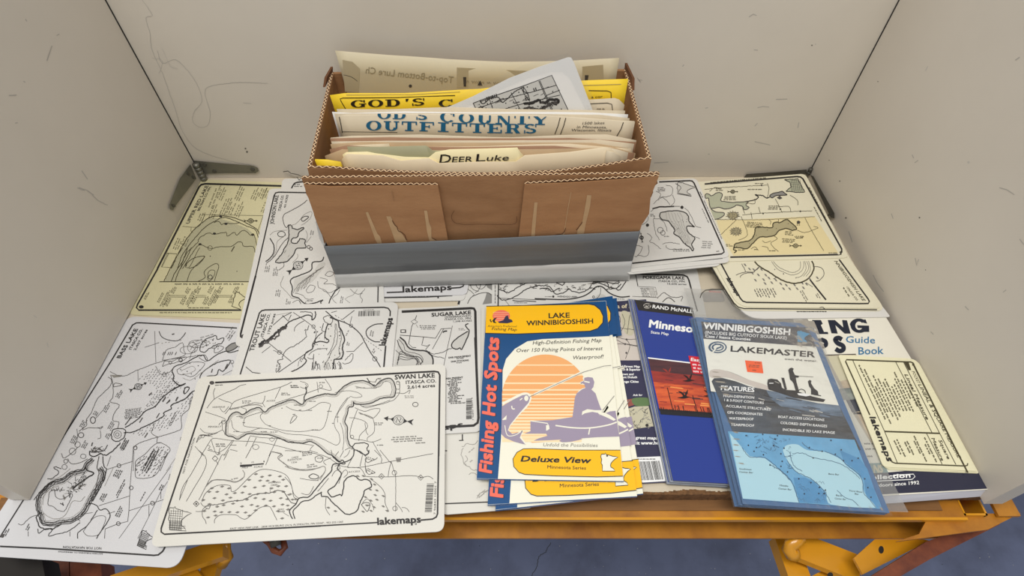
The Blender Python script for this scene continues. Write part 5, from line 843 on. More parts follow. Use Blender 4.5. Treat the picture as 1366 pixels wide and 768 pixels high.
a.text('lakemaps', 232, 245, 318, 385, 34, 'ink', .03, up=(1, .02))
a.line([460, 112, 500, 152, 580, 200, 640, 240, 700, 270, 770, 285, 840, 275, 900, 235, 930, 180, 930, 140, 915, 108], 1.6, 'olive_ink', 'shore_line', wig=.3)
for q in ([595, 112, 640, 170, 700, 200, 760, 220, 820, 200, 850, 160, 850, 110], [610, 112, 660, 160, 760, 200, 820, 170, 825, 112], [860, 108, 870, 170, 830, 230, 790, 240], [875, 108, 890, 170, 850, 230], [890, 108, 905, 180, 870, 230]): a.line(q, .45, 'mid_ink', 'contour_lines', wig=.2)
for q in ([500, 150, 470, 175, 450, 195, 390, 195, 350, 205, 310, 220], [495, 160, 460, 190, 440, 202, 390, 205, 350, 225, 345, 240], [355, 130, 380, 170, 385, 195], [930, 150, 990, 160, 1015, 210, 980, 260, 950, 270], [640, 235, 610, 250], [980, 480, 1000, 475, 1020, 488]): a.line(q, .7, 'mid_ink', 'road_lines', wig=.3)
a.line([903, 258, 955, 325, 1030, 418], 1.8, 'ink', 'scale_bar', False); a.line([870, 280, 925, 315], .5, 'mid_ink', sm=False)
a.marsh([380, 130, 520, 160, 640, 250, 780, 300, 930, 240, 960, 180, 1000, 240, 860, 340, 700, 350, 540, 290, 400, 240], 56, 'light_ink', 14, 40)
for x in range(455, 620, 21): a.scrib(x, 330 - (x - 455) * .06, 80, 1, 14, 62, 'mid_ink', .7)
a.scrib(835, 335, 90, 2, 16, 60, 'mid_ink'); a.scrib(960, 365, 40, 2, 14, 60, 'mid_ink'); a.disc(690, 210, 5, 'mid_ink'); a.disc(620, 175, 4, 'mid_ink'); a.disc(790, 242, 4, 'mid_ink'); a.done()
# ------------------------------------------------------------------ folded maps
def booklet(name, Q, z, th, m_top, m_page, label, cat, folds=3, rad=.0006, group=None):
    """a folded map: two or more leaves with fold gaps between them"""
    zt = z + th; P = [W(u, v, zt) for u, v in pairs(Q)]; c = sum(P, Vector()) / 4
    o = empty(name, (c.x, c.y, z)); tag(o, label, cat, group)
    lt = th / folds
    for k in range(folds):
        m = MB(); q = []
        for i, p in enumerate(P):
            inn = (c - p).normalized() * (0 if k == 0 else R.uniform(0, .0012)); q.append(Vector((p.x + inn.x, p.y + inn.y, zt - k * lt)))
        m.prism(rounded(q, rad, 3)[::-1], (0, 0, -lt * .82)); m.build('cover' if k == 0 else 'folded_leaf', m_top if k == 0 else m_page, o)
    return o, Art(o, flat(zt))
# city map
o, a = booklet('folded_map', [812, 402.5, 862, 399, 895, 643, 846, 645.5], .0027, .0009, 'navy_cover', 'hs_edge', 'navy folded street map headed Area of, between the fishing maps and the plain blue map', 'folded map', 2)
a.at(800, 395).text('Area of s', 55, 98, 250, 92, 31, 'cream_paper', .03); a.poly([42, 120, 250, 125, 325, 512, 120, 512], 'map_pink', 'printed_map'); a.poly([170, 130, 240, 140, 270, 300, 200, 290], 'map_tan', 'printed_map', True, 1)
for q in ([60, 220, 150, 250, 290, 270], [80, 320, 200, 380, 300, 400], [100, 385, 200, 380, 300, 395], [215, 345, 240, 400, 205, 500], [130, 325, 220, 345, 300, 340], [180, 140, 200, 220, 150, 310], [60, 140, 150, 150, 165, 210], [240, 150, 220, 300], [115, 460, 130, 505]): a.line(q, .6, 'mid_ink', 'map_lines', wig=.3)
for x, y in ((215, 345), (203, 382), (213, 452), (135, 325)): a.disc(x, y, 8, 'mid_ink', 'map_lines', 2)
a.text('ea of', 48, 165, 120, 160, 17, 'ink', .02); a.text('gional', 55, 188, 140, 184, 16, 'ink', .02); a.text('ay', 60, 212, 88, 210, 14, 'ink', .02)
a.text('ailed Street Map', 135, 568, 320, 570, 17, 'print_white', .03); a.text('Duluth & Superior', 135, 592, 325, 594, 17, 'print_white', .03); a.text('wntown and', 140, 630, 270, 630, 16, 'print_white', .03); a.text('rfront Duluth', 150, 654, 298, 654, 16, 'print_white', .03); a.text('Range Cities', 165, 690, 310, 690, 17, 'print_white', .03)
a.at(800, 530); a.at(630, 520).text('Ask for', 1285, 48, 1360, 47, 15, 'print_white', .02); a.at(800, 530)
a.poly([195, 20, 260, 10, 275, 60, 215, 78], 'map_red', 'printed_map'); a.poly([262, 8, 395, 5, 400, 60, 285, 65], 'map_green', 'printed_map', True); a.poly([208, 95, 280, 72, 390, 68, 430, 230, 250, 255], 'map_tan', 'printed_map')
for k in range(40): x = R.uniform(225, 410); y = R.uniform(90, 240); a.line([x, y, x + R.uniform(-25, 25), y + R.uniform(-20, 20), x + R.uniform(-25, 25), y + R.uniform(-20, 20)], .5, R.choice(['grey_ink', 'mid_ink', 'grey_ink']), 'map_lines', wig=.4)
a.disc(378, 222, 13, 'ink', 'map_lines', 2); a.text('r great maps,', 262, 332, 470, 336, 24, 'print_white', .03, shear=.1); a.text('isit www.ho', 272, 376, 475, 374, 25, 'print_white', .03)
a.poly([288, 478, 487, 470, 525, 668, 340, 680], 'print_white', 'barcode_panel'); a.bars(300, 512, 480, 505, 34, 33, 150); a.scrib(300, 492, 150, 1, 12, 0, 'ink', .7, lv=3); a.done()
# fishing maps
def hotspots(name, Q, z, lab, full):
    o, a = booklet(name, Q, z, .0028, 'hs_white', 'hs_edge', lab, 'folded map', 3)
    zt = z + .0028; P = [W(u, v, zt) for u, v in pairs(Q)]
    # print laid in the map's own frame, taken from the top copy's corners
    Q0 = [(648.5, 409), (808.5, 401), (832, 641.5), (636, 638)]
    P0 = [W(u, v, .0123) for u, v in Q0]
    fl0 = flat(.0123)
    def pl(u, v, eps=0.0):
        p = fl0(u, v) - P0[3]; e1 = P0[2] - P0[3]; e2 = P0[0] - P0[3]
        det = e1.x * e2.y - e1.y * e2.x; s_ = (p.x * e2.y - p.y * e2.x) / det; t_ = (e1.x * p.y - e1.y * p.x) / det
        # inverse of the bilinear corner, good enough for a nearly rectangular sheet
        r = P[3] + (P[2] - P[3]) * s_ + (P[0] - P[3]) * t_ + (P[1] - P[2] - P[0] + P[3]) * s_ * t_ * .5
        return r + Vector((0, 0, eps))
    a.pl = pl if not full else flat(zt)
    return o, a
def hs_print(a, full):
    B = 'hs_blue'
    a.at(630, 400)
    a.poly([112, 55, 1068, 8, 1097, 288, 560, 312, 440, 330, 340, 390, 270, 470, 243, 560, 240, 767, 230, 1100, 205, 1428, 36, 1424], B, 'blue_border')
    a.poly([112, 53, 930, 36, 975, 45, 1020, 80, 1043, 130, 1040, 180, 1000, 225, 940, 245, 700, 255, 350, 268, 105, 262], 'hs_yellow', 'yellow_banner', lv=1); a.line([105, 266, 350, 271, 700, 258, 940, 249, 1003, 228, 1045, 180, 1048, 128, 1022, 76, 978, 40, 930, 32, 112, 50], .9, 'navy_ink', 'banner_line', False, lv=2)
    if full:
        a.text('LAKE', 612, 145, 778, 140, 39, 'navy_ink', .022); a.text('WINNIBIGOSHISH', 435, 204, 965, 186, 37, 'navy_ink', .022)
        a.disc(232, 128, 70, 'hs_red', 'emblem', 2, ry=48, n=20)
        for k in range(5): a.line([165 + k * 3, 98 + k * 16, 295 - k * 3, 98 + k * 16], .35, 'hs_stripe', 'emblem', False, lv=3)
        a.poly([205, 175, 250, 160, 265, 130, 285, 122, 292, 150, 315, 158, 325, 175, 280, 186, 215, 184], 'navy_cover', 'emblem', lv=4); a.poly([160, 165, 175, 145, 200, 140, 185, 155, 180, 170, 195, 185, 170, 182], 'navy_ink', 'emblem', lv=4); a.disc(145, 160, 6, 'navy_ink', 'emblem', 4); a.poly([140, 165, 160, 170, 150, 180], 'navy_ink', 'emblem', lv=4)
        a.text("America's Preferred", 122, 215, 352, 218, 15, 'navy_ink', 0, shear=.25); a.text('Fishing Map', 155, 240, 355, 247, 22, 'navy_ink', .005, shear=.25)
        a.text('High-Definition Fishing Map', 483, 357, 1030, 335, 29, 'ink', 0, shear=.25); a.text('Over 150 Fishing Points of Interest', 350, 417, 1040, 400, 29, 'ink', 0, shear=.25); a.text('Waterproof!', 800, 475, 1045, 465, 29, 'ink', 0, shear=.25)
    # the sun with its stripes, fish, angler and boat
    sun = []
    cx, cy, rx, ry = 585, 800, 352, 365
    for k in range(41):
        an = math.radians(200 + k * 3.5); x, y = cx + rx * math.cos(an), cy + ry * math.sin(an)
        if y < 720 or True: sun += [max(x, 238), y]
    sun = []
    for k in range(37):
        an = math.radians(180 + k * 5); x, y = cx + rx * math.cos(an), cy + ry * math.sin(an); sun += [max(x, 238), y]
    sun += [930, 1000, 830, 1120, 480, 1140, 238, 1050]
    a.poly(sun, 'hs_orange', 'sun', lv=1)
    def half(y): return rx * math.sqrt(max(0, 1 - ((y - cy) / ry) ** 2)) if y < cy else rx
    for y, hh in ((520, 9), (598, 11), (665, 12), (718, 12), (755, 13)):
        w_ = half(y) * 1.0; a.poly([max(cx - w_, 238), y - hh / 2, cx + w_, y - hh / 2, cx + w_, y + hh / 2, max(cx - w_, 238), y + hh / 2], 'hs_stripe', 'sun_stripes', lv=2)
    y = 785
    while y < 1130:
        g = .35 + (y - 785) / 500; hh = 24 * g; w_ = half(y) if y < cy else rx - max(0, y - 900) * .3
        a.poly([238, y, cx + w_, y, cx + w_, y + hh, 238, y + hh], 'hs_stripe', 'sun_stripes', lv=2); y += 25
    L = 'hs_lilac'
    a.line([490, 757, 700, 660, 890, 570, 1050, 530, 1105, 524], 2.6, 'hs_white', 'fishing_line', False, lv=3); a.line([455, 775, 690, 665, 890, 575, 1050, 528, 1110, 522], .8, 'grey_ink', 'fishing_line', False, lv=4)
    a.line([240, 830, 320, 790, 400, 752, 450, 755, 462, 790, 430, 850, 380, 900, 330, 960, 290, 1010, 285, 1060, 340, 1080, 400, 1050, 380, 1090, 425, 1155], 3.0, 'hs_white', 'fish', lv=3)
    a.poly([236, 850, 320, 800, 400, 760, 440, 755, 462, 780, 450, 820, 420, 855, 380, 900, 340, 950, 300, 1000, 285, 1040, 320, 1070, 400, 1050, 380, 1100, 425, 1155, 330, 1130, 260, 1100, 232, 1070], L, 'fish', lv=4)
    a.disc(432, 785, 17, 'hs_white', 'fish', 5, ry=22); a.line([380, 800, 400, 785], 1.2, 'hs_white', 'fish', False, lv=5); a.line([315, 845, 320, 868, 340, 870], 1.3, 'hs_white', 'fish', lv=5); a.poly([240, 955, 275, 920, 272, 955, 245, 960], 'hs_white', 'fish', lv=5); a.line([260, 1000, 280, 1080, 340, 1080, 390, 1050], .9, 'hs_white', 'fish', lv=5)
    mn = [840, 767, 850, 740, 880, 715, 920, 700, 900, 670, 865, 665, 900, 645, 890, 625, 915, 612, 960, 615, 978, 650, 972, 690, 950, 720, 985, 750, 1003, 800, 1015, 850, 1050, 900, 1085, 850, 1040, 930, 1130, 930, 1148, 960, 1120, 1000, 1150, 1010, 1180, 1080, 860, 1000, 800, 935, 815, 840]
    a.line(mn[:44], 2.4, 'hs_white', 'angler', lv=3)
    a.poly([820, 780, 835, 745, 880, 712, 905, 702, 895, 672, 862, 660, 895, 645, 895, 622, 925, 615, 962, 620, 976, 655, 968, 695, 952, 715, 985, 745, 1003, 800, 1025, 860, 1045, 900, 1010, 925, 1005, 1010, 800, 940, 812, 850], L, 'angler', lv=4)
    a.poly([880, 890, 920, 872, 980, 880, 1050, 880, 1020, 905, 960, 893, 900, 905, 875, 920], 'hs_white', 'angler', lv=5); a.line([895, 650, 938, 658], 1.5, 'hs_white', 'angler', False, lv=5); a.line([1042, 882, 1135, 765], .8, 'grey_ink', 'fishing_line', False, lv=5)
    bt = [465, 965, 640, 960, 800, 935, 1010, 925, 1100, 890, 1145, 885, 1175, 1090, 1000, 1095, 800, 1110, 620, 1120, 490, 1125, 530, 1105, 600, 1085, 590, 1068, 415, 1068, 465, 1048]
    a.poly(bt, L, 'boat', lv=4); a.line([465, 965, 600, 985, 612, 1010, 600, 1040], 1.1, 'hs_white', 'boat', False, lv=5); a.poly([590, 1000, 612, 998, 618, 1030, 590, 1045], 'hs_white', 'boat', lv=5); a.line([665, 1002, 800, 1020, 940, 1022, 1080, 1000, 1155, 975], 1.6, 'hs_white', 'boat', lv=5); a.line([940, 1022, 930, 1075], 1.4, 'hs_white', 'boat', False, lv=5); a.poly([1000, 890, 1060, 900, 1100, 920, 1148, 955, 1130, 965, 1080, 940, 1010, 910], 'hs_white', 'boat', lv=5)
    a.poly([700, 1120, 780, 1105, 880, 1108, 800, 1130, 720, 1135], L, 'boat', True, 4)
    a.at(630, 520).text('Unfold the Possibilities', 565, 450, 1000, 455, 27, 'grey_ink', 0, shear=.2, lv=4)
    a.poly([1184, 482, 800, 482, 480, 470, 410, 472, 360, 500, 328, 550, 335, 610, 375, 655, 420, 670, 650, 682, 1000, 690, 1205, 684], 'hs_yellow', 'yellow_label', lv=5); a.line([1184, 480, 800, 480, 480, 468, 408, 470, 357, 498, 325, 550, 332, 612, 373, 658, 420, 674, 650, 686, 1000, 694, 1205, 688], .8, 'navy_ink', 'yellow_label', False, lv=6)
    a.text('Deluxe View', 388, 570, 940, 584, 44, 'navy_ink', .035, shear=.3, lv=7); a.text('Minnesota Series', 600, 626, 908, 636, 25, 'navy_ink', .006, lv=7); a.state(1090, 575, 150, 146, 'navy_ink', .8, 'hs_white', lv0=7); a.disc(1078, 526, 7, 'navy_ink', 'state_outline', 10)
    for off_, m_, lv_ in ((3, 'navy_ink', 3), (0, 'hs_red', 4)):
        a.at(630, 400); a.text('Fishing Hot Spots', 152 + off_ * 2, 1382 + off_, 212 + off_ * 2, 310 + off_, 96, m_, .04, up=(-1, -.02), lv=lv_, shear=.18)
H3Q = [672, 420, 815, 410, 858, 658, 661, 680]; H2Q = [664, 418, 810, 400.5, 850, 661.5, 650.5, 673]; H1Q = [648.5, 409, 808.5, 401, 832, 641.5, 636, 638]
for Q, z, lab, full in ((H3Q, .0039, 'lowest of three blue and yellow fishing maps, only its right and bottom rim showing', False), (H2Q, .0067, 'middle of three blue and yellow fishing maps, its lower yellow label showing', False), (H1Q, .0095, 'topmost blue and yellow fishing map headed LAKE WINNIBIGOSHISH, with a boat and sun', True)):
    o, a = hotspots('folded_map', Q, z, lab, full); hs_print(a, full); a.done()
    m = MB(); P = [W(u, v, z + .0028) for u, v in pairs(Q)]; e = (P[3] - P[0]).normalized() * .0006
    m.hexa([P[3] + e + Vector((0, 0, -.0026)), P[2] + e + Vector((0, 0, -.0026)), P[2] + Vector((0, 0, -.0026)), P[3] + Vector((0, 0, -.0026))], [P[3] + e, P[2] + e, P[2], P[3]]); m.build('folded_edge', 'hs_blue', o)
# state maps
RQ = [846, 399.5, 924, 410, 976, 645, 898, 640.5]
for k in range(3):
    dx = (2 - k) * -4.2 if k < 2 else 0
    Q = [RQ[i] + ((dx if i in (0, 6) else dx * .6) if i % 2 == 0 else (2 - k) * 2.2 * (1 if i > 3 else -.3)) for i in range(8)]
    z = .0039 + k * .0035
    lab = ('lowest of three state maps, a grey rim left of the plain blue cover', 'middle of three state maps, a grey rim left of the plain blue cover', 'topmost blue state map with a sunset band and flying birds, headed Minnesota')[k]
    o, a = booklet('folded_map', Q, z, .0032, 'rand_blue' if k == 2 else 'sleeve_edge', 'sleeve_edge', lab, 'folded map', 3)
    if k < 2: a.line([Q[0] + 2, Q[1] + 1, Q[6] + 2, Q[7] - 2], .8, 'rand_blue', 'cover_edge', False); a.done()
a.at(800, 395)
a.poly([277, 27, 745, 92, 760, 165, 310, 112], 'rand_black', 'title_band'); a.text('RAND McNALLY', 422, 95, 770, 138, 27, 'print_white', .018)
a.disc(380, 77, 32, 'light_ink', 'globe_mark', 2, ry=22); a.line([350, 85, 375, 65, 410, 70], 1.2, 'rand_black', 'globe_mark', lv=3); a.line([358, 66, 385, 75, 400, 92], 1.0, 'rand_black', 'globe_mark', lv=3); a.ring(380, 77, 20, .7, 'rand_black', 'globe_mark', 3, ry=14)
a.text('Minnesota', 395, 246, 820, 300, 58, 'print_white', .03); a.text('State Map', 408, 296, 550, 312, 21, 'print_white', .012)
a.poly([385, 487, 832, 540, 838, 550, 387, 497], 'print_white', 'white_rule', lv=1)
# photograph band: dusk sky in three bands, low sun glow, far trees and birds
PH = [(387, 497), (838, 550), (980, 978), (487, 943)]
def pm(s_, t_): 
    l = (PH[0][0] + (PH[3][0] - PH[0][0]) * t_, PH[0][1] + (PH[3][1] - PH[0][1]) * t_); r = (PH[1][0] + (PH[2][0] - PH[1][0]) * t_, PH[1][1] + (PH[2][1] - PH[1][1]) * t_)
    return [l[0] + (r[0] - l[0]) * s_, l[1] + (r[1] - l[1]) * s_]
def band(t0, t1_, m_, lv):
    a.poly(pm(0, t0) + pm(1, t0) + pm(1, t1_) + pm(0, t1_), m_, 'sunset_photo', lv=lv)
band(0, .22, 'sun_high', 1); band(.22, .42, 'sun_mid', 1); band(.42, .92, 'sun_low', 1); band(.9, 1, 'rand_black', 2)
for k in range(26): t_ = R.uniform(.35, .86); s_ = R.uniform(.02, .9); a.line(pm(s_, t_) + pm(min(1, s_ + R.uniform(.05, .25)), t_ + R.uniform(-.01, .01)), R.uniform(.5, 1.3), R.choice(['sun_glow', 'sun_mid', 'sun_high']), 'sunset_photo', False, lv=3)
for k in range(30): s_ = k / 30; a.line(pm(s_, .93) + pm(s_ + R.uniform(-.01, .01), .93 - R.choice([.04, .06, .12])), R.uniform(.5, 1.1), 'bird', 'far_trees', False, lv=4)
a.line(pm(.22, .92) + pm(.22, .5), .9, 'bird', 'far_trees', False, lv=4); a.line(pm(.62, .93) + pm(.62, .6), .9, 'bird', 'far_trees', False, lv=4)
def birdy(s_, t_, k, m_='bird'):
    x, y = pm(s_, t_); f = lambda *q: [v for i in range(0, len(q), 2) for v in (x + q[i] * k, y + q[i + 1] * k)]
    a.poly(f(-34, 12, -12, 8, -2, 2, -14, -12, -30, -26, -8, -20, 4, -8, 9, -2, 12, -14, 22, -30, 26, -34, 24, -14, 18, 2, 30, 6, 42, 10, 28, 12, 10, 17, -10, 17), m_, 'birds', True, 5)
birdy(.46, .62, 1.4); birdy(.62, .3, 1.25, 'bird'); birdy(.28, .22, 1.2, 'sun_mid'); birdy(.9, .55, 1.2)
a.poly([708, 475, 870, 492, 905, 635, 745, 615], 'badge_red', 'red_badge', lv=4); a.text('Easy', 728, 515, 815, 525, 24, 'print_white', .02, lv=6); a.scrib(742, 545, 100, 3, 27, 5, 'print_white', .9, lv=6)
a.done()
# boxed fishing chart in its sleeve
LQ = [927.5, 423, 1083, 431.5, 1187, 684, 991, 672]
for k in range(3):
    z = .0153 + k * .0023; d = 2 - k
    Q = [LQ[0] - d * 3.4, LQ[1] + d * 1, LQ[2] - d * 1.5, LQ[3] + d * 1, LQ[4] - d * 3, LQ[5] + d * 1.2, LQ[6] - d * 5.5, LQ[7] + d * 1.5]
    lab = ('lowest of three blue fishing charts in clear sleeves, its left rim showing', 'middle of three blue fishing charts in clear sleeves, its left rim showing', 'topmost fishing chart with an orange price sticker, headed WINNIBIGOSHISH')[k]
    o, a = booklet('fishing_chart', Q, z, .0020, 'lm_frame', 'lm_frame', lab, 'folded map', 2)
    if k < 2:
        m = MB(); P = [W(u, v, z + .0021) for u, v in pairs([Q[0] - 2, Q[1] - 1, Q[2], Q[3], Q[4], Q[5], Q[6] - 2, Q[7] + 1])]; m.prism(P[::-1], (0, 0, -.0001)); m.build('clear_sleeve', 'clear_sleeve', o)
a.at(915, 415)
a.poly([122, 82, 975, 130, 1040, 284, 140, 220], 'lm_header', 'title_panel'); a.poly([140, 220, 1040, 284, 1222, 752, 200, 640], 'lm_white', 'photo_panel')
a.text('WINNIBIGOSHISH', 140, 138, 830, 190, 48, 'print_white', .035); a.text('(INCLUDES BIG CUTFOOT SIOUX LAKE)', 152, 180, 805, 225, 24, 'print_white', .008); a.text('Cass / Itasca Counties', 155, 208, 515, 234, 21, 'print_white', .02)
a.state(935, 200, 115, 92, 'lm_blue', .5, 'lm_blue', 5, lv0=3)
a.disc(253, 288, 74, 'lm_logo', 'round_logo', 2, ry=47, n=20); a.disc(256, 288, 60, 'lm_white', 'round_logo', 3, ry=37, n=20); a.disc(254, 288, 50, 'lm_logo', 'round_logo', 4, ry=30, n=20); a.disc(256, 288, 36, 'lm_white', 'round_logo', 5, ry=21, n=18); a.line([230, 262, 275, 265, 282, 285, 240, 300], 1.8, 'lm_logo', 'round_logo', False, lv=6); a.line([250, 272, 228, 312, 212, 330], 1.8, 'lm_white', 'round_logo', False, lv=7)
a.text('LAKEMASTER', 358, 320, 1030, 368, 44, 'sil', .026); a.text('own the water.', 790, 388, 1050, 406, 17, 'sil', .01)
a.poly([472, 392, 606, 402, 620, 496, 490, 484], 'price_orange', 'price_sticker', lv=4); a.scrib(495, 430, 100, 2, 12, 3, 'red_brown', .6, lv=6); a.scrib(550, 412, 40, 1, 10, 3, 'red_brown', .5, lv=6); a.scrib(530, 470, 20, 1, 14, 3, 'red_brown', .6, lv=6)
a.line([200, 480, 330, 480, 480, 540, 620, 600], .8, 'light_ink', 'wake', lv=2); a.poly([200, 470, 300, 470, 480, 540, 640, 590, 640, 630, 480, 580, 330, 530, 200, 530], 'map_pink', 'wake', True, 2)
a.poly([205, 560, 225, 535, 290, 532, 400, 560, 500, 598, 640, 628, 750, 650, 900, 700, 1060, 735, 1225, 752, 1400, 1110, 400, 1020], 'lm_dark', 'water_photo', lv=3)
a.poly([640, 628, 750, 650, 900, 700, 1060, 735, 1225, 752, 1255, 840, 1100, 830, 900, 780, 760, 760, 680, 700], 'lm_water', 'water_photo', lv=4)
for k in range(26): x = R.uniform(560, 1150); y = 640 + (x - 560) * .17 + R.uniform(0, 130); a.line([x, y, x + R.uniform(40, 130), y + R.uniform(8, 26)], R.uniform(.5, 1.3), R.choice(['lm_header', 'lm_water', 'sil', 'light_ink']), 'water_photo', lv=5)
S = 'silhouettes'
a.poly([655, 545, 680, 538, 730, 545, 760, 575, 768, 610, 800, 628, 870, 632, 940, 655, 1010, 680, 1115, 705, 1100, 725, 1010, 715, 860, 690, 740, 650, 660, 625, 650, 580], 'sil', S, lv=6); a.poly([762, 530, 785, 532, 808, 625, 790, 628], 'sil', S, lv=6)
a.poly([818, 470, 830, 455, 845, 450, 862, 458, 855, 475, 872, 510, 905, 516, 900, 530, 878, 530, 885, 570, 905, 640, 880, 645, 862, 580, 850, 560, 832, 545, 825, 500], 'sil', S, lv=6); a.line([905, 518, 1018, 524], .45, 'mid_ink', S, False, lv=6)
a.poly([975, 560, 990, 548, 1003, 556, 1000, 575, 1025, 615, 1055, 640, 1060, 668, 1000, 665, 1000, 620, 985, 600], 'sil', S, lv=6); a.line([1020, 665, 1080, 675], 1.0, 'sil', S, False, lv=6); a.line([890, 640, 920, 622, 950, 635, 955, 655], .9, 'sil', S, lv=6); a.poly([890, 655, 950, 655, 1000, 672, 960, 680, 900, 670], 'print_white', S, lv=7); a.line([665, 575, 700, 575], .9, 'print_white', S, False, lv=7); a.line([710, 560, 745, 575], .7, 'light_ink', S, False, lv=7)
a.text('FEATURES', 280, 628, 545, 645, 34, 'print_white', .025, lv=7); a.line([285, 640, 545, 660], .5, 'light_ink', 'lettering', False, lv=7)
a.at(950, 490)
for tx, x0_, y0_, x1_, y1_ in (('HIGH-DEFINITION', 90, 235, 335, 250), ('1 & 3-FOOT CONTOURS', 97, 268, 412, 292), ('ACCURATE STRUCTURES', 110, 315, 465, 345), ('GPS COORDINATES', 120, 367, 402, 384), ('WATERPROOF', 135, 415, 330, 422), ('TEARPROOF', 150, 465, 335, 474), ('BOAT ACCESS LOCATIONS', 528, 402, 895, 428), ('COLORED DEPTH RANGES', 545, 450, 918, 478), ('INCREDIBLE 3D LAKE IMAGE', 565, 505, 980, 530)): a.text(tx, x0_, y0_, x1_, y1_, 19, 'print_white', .012, lv=7)
a.at(970, 570)
a.poly([5, 30, 1018, 98, 1240, 650, 125, 570], 'lm_map', 'chart_panel', lv=6)
a.poly([20, 45, 120, 160, 180, 230, 300, 245, 400, 320, 480, 390, 520, 450, 560, 560, 575, 600, 125, 568], 'lm_land', 'chart_panel', lv=7)
a.poly([450, 170, 480, 140, 560, 135, 640, 180, 780, 195, 900, 250, 960, 310, 1040, 370, 1080, 430, 1090, 500, 1130, 570, 1190, 640, 830, 615, 790, 520, 700, 430, 620, 390, 540, 345, 480, 260, 450, 200], 'lm_land', 'chart_panel', True, 7)
a.poly([530, 400, 620, 400, 700, 440, 780, 530, 810, 612, 580, 598, 545, 480], 'lm_deep', 'chart_panel', lv=7); a.poly([1060, 250, 1120, 330, 1200, 560, 1235, 645, 1195, 640, 1110, 530, 1095, 420, 1040, 350, 930, 265, 900, 180], 'lm_deep', 'chart_panel', lv=7)
for q in ([120, 160, 180, 235, 300, 240, 400, 320, 480, 390, 530, 460, 560, 560, 575, 600], [480, 260, 540, 345, 620, 385, 700, 430, 790, 530, 830, 600], [780, 190, 880, 230, 960, 300, 1050, 370, 1085, 440, 1090, 520, 1140, 580, 1190, 640], [520, 210, 600, 205, 690, 240, 800, 260, 900, 290, 1000, 350, 1060, 410], [600, 120, 660, 170, 760, 190], [880, 500, 940, 560, 1000, 580, 1050, 625], [350, 300, 430, 350, 500, 420], [500, 200, 530, 300, 600, 350]): a.line(q, .7, 'map_line', 'chart_lines', wig=.5, lv=8)
for k in range(46):
    x, y = R.uniform(150, 520), R.uniform(60, 330)
    if y < 60 + (x - 60) * .9: a.line([x, y, x + R.uniform(-30, 30), y + R.uniform(-20, 20), x + R.uniform(-30, 30), y + R.uniform(-20, 20)], .4, 'map_line', 'chart_lines', wig=.4, lv=8)
for k in range(20): x, y = R.uniform(560, 780), R.uniform(430, 600); a.line([x, y, x + 14, y - 8, x + 25, y + 12], .4, 'map_line', 'chart_lines', wig=.4, lv=8)
for x, y in ((152, 65), (285, 55), (235, 160), (170, 142), (215, 190), (290, 218), (372, 145), (430, 210), (440, 270), (430, 310), (483, 355), (343, 300), (455, 165), (402, 65), (383, 92), (657, 160), (760, 190), (688, 243), (865, 213), (912, 178), (930, 265), (998, 265), (1047, 245), (830, 103), (573, 410), (670, 440), (737, 478), (733, 527), (617, 530), (785, 500), (1125, 480), (1150, 557), (1100, 410), (775, 528)): a.disc(x, y, 6.5, 'guide_letter', 'soundings', 9, n=7)
for tx, x0_, y0_, x1_, y1_ in (('Southwest', 97, 335, 195, 342), ('Center Bar', 97, 360, 208, 366), ('Middle', 420, 468, 488, 474), ('Center Bar', 410, 493, 515, 502), ('Bena Bar', 810, 376, 895, 382), ('Back', 870, 547, 918, 552), ('Center Bar', 860, 572, 950, 580), ('Third River', 972, 510, 1083, 522), ('Bar', 1020, 535, 1052, 539)): a.text(tx, x0_, y0_, x1_, y1_, 12, 'sil', .008, lv=9)
a.done()
# wrinkled clear film round the top chart
def film(name, Q, z, n=26, amp=.0005, par=None, mt='clear_sleeve', seed=3, ridge=0):
    r = random.Random(seed); P = [W(u, v, z) for u, v in pairs(Q)]; V = []; Fs = []
    ph = [(r.uniform(4, 22), r.uniform(4, 22), r.uniform(0, 6)) for _ in range(7)]
    for i in range(n + 1):
        for j in range(n + 1):
            s_, t_ = i / n, j / n; p = (P[0] * (1 - s_) + P[1] * s_) * (1 - t_) + (P[3] * (1 - s_) + P[2] * s_) * t_
            h = sum(math.sin(f1 * s_ + f2 * t_ + f3) for f1, f2, f3 in ph) / 7
            if ridge: h += ridge * (math.exp(-((s_ - .085 - .02 * math.sin(t_ * 31)) / .035) ** 2) * math.sin(t_ * 150 + 5 * math.sin(t_ * 17)) * (1 if t_ > .35 else .25) + math.exp(-((t_ - .972) / .012) ** 2) * .6 * math.sin(s_ * 90) + .7 * math.exp(-((s_ - .2 - .5 * (t_ - .55)) / .03) ** 2 - ((t_ - .57) / .06) ** 2) * math.sin(t_ * 120 + s_ * 60))
            V.append(p + Vector((0, 0, amp * h)))
    for i in range(n):
        for j in range(n): a_ = i * (n + 1) + j; Fs.append((a_, a_ + n + 1, a_ + n + 2, a_ + 1))
    return mesh_obj(name, V, Fs, mt, par, True)
film('clear_sleeve', [924, 419, 1086, 428, 1191, 688, 988, 677], .0233, 170, .0003, o, ridge=1.9)
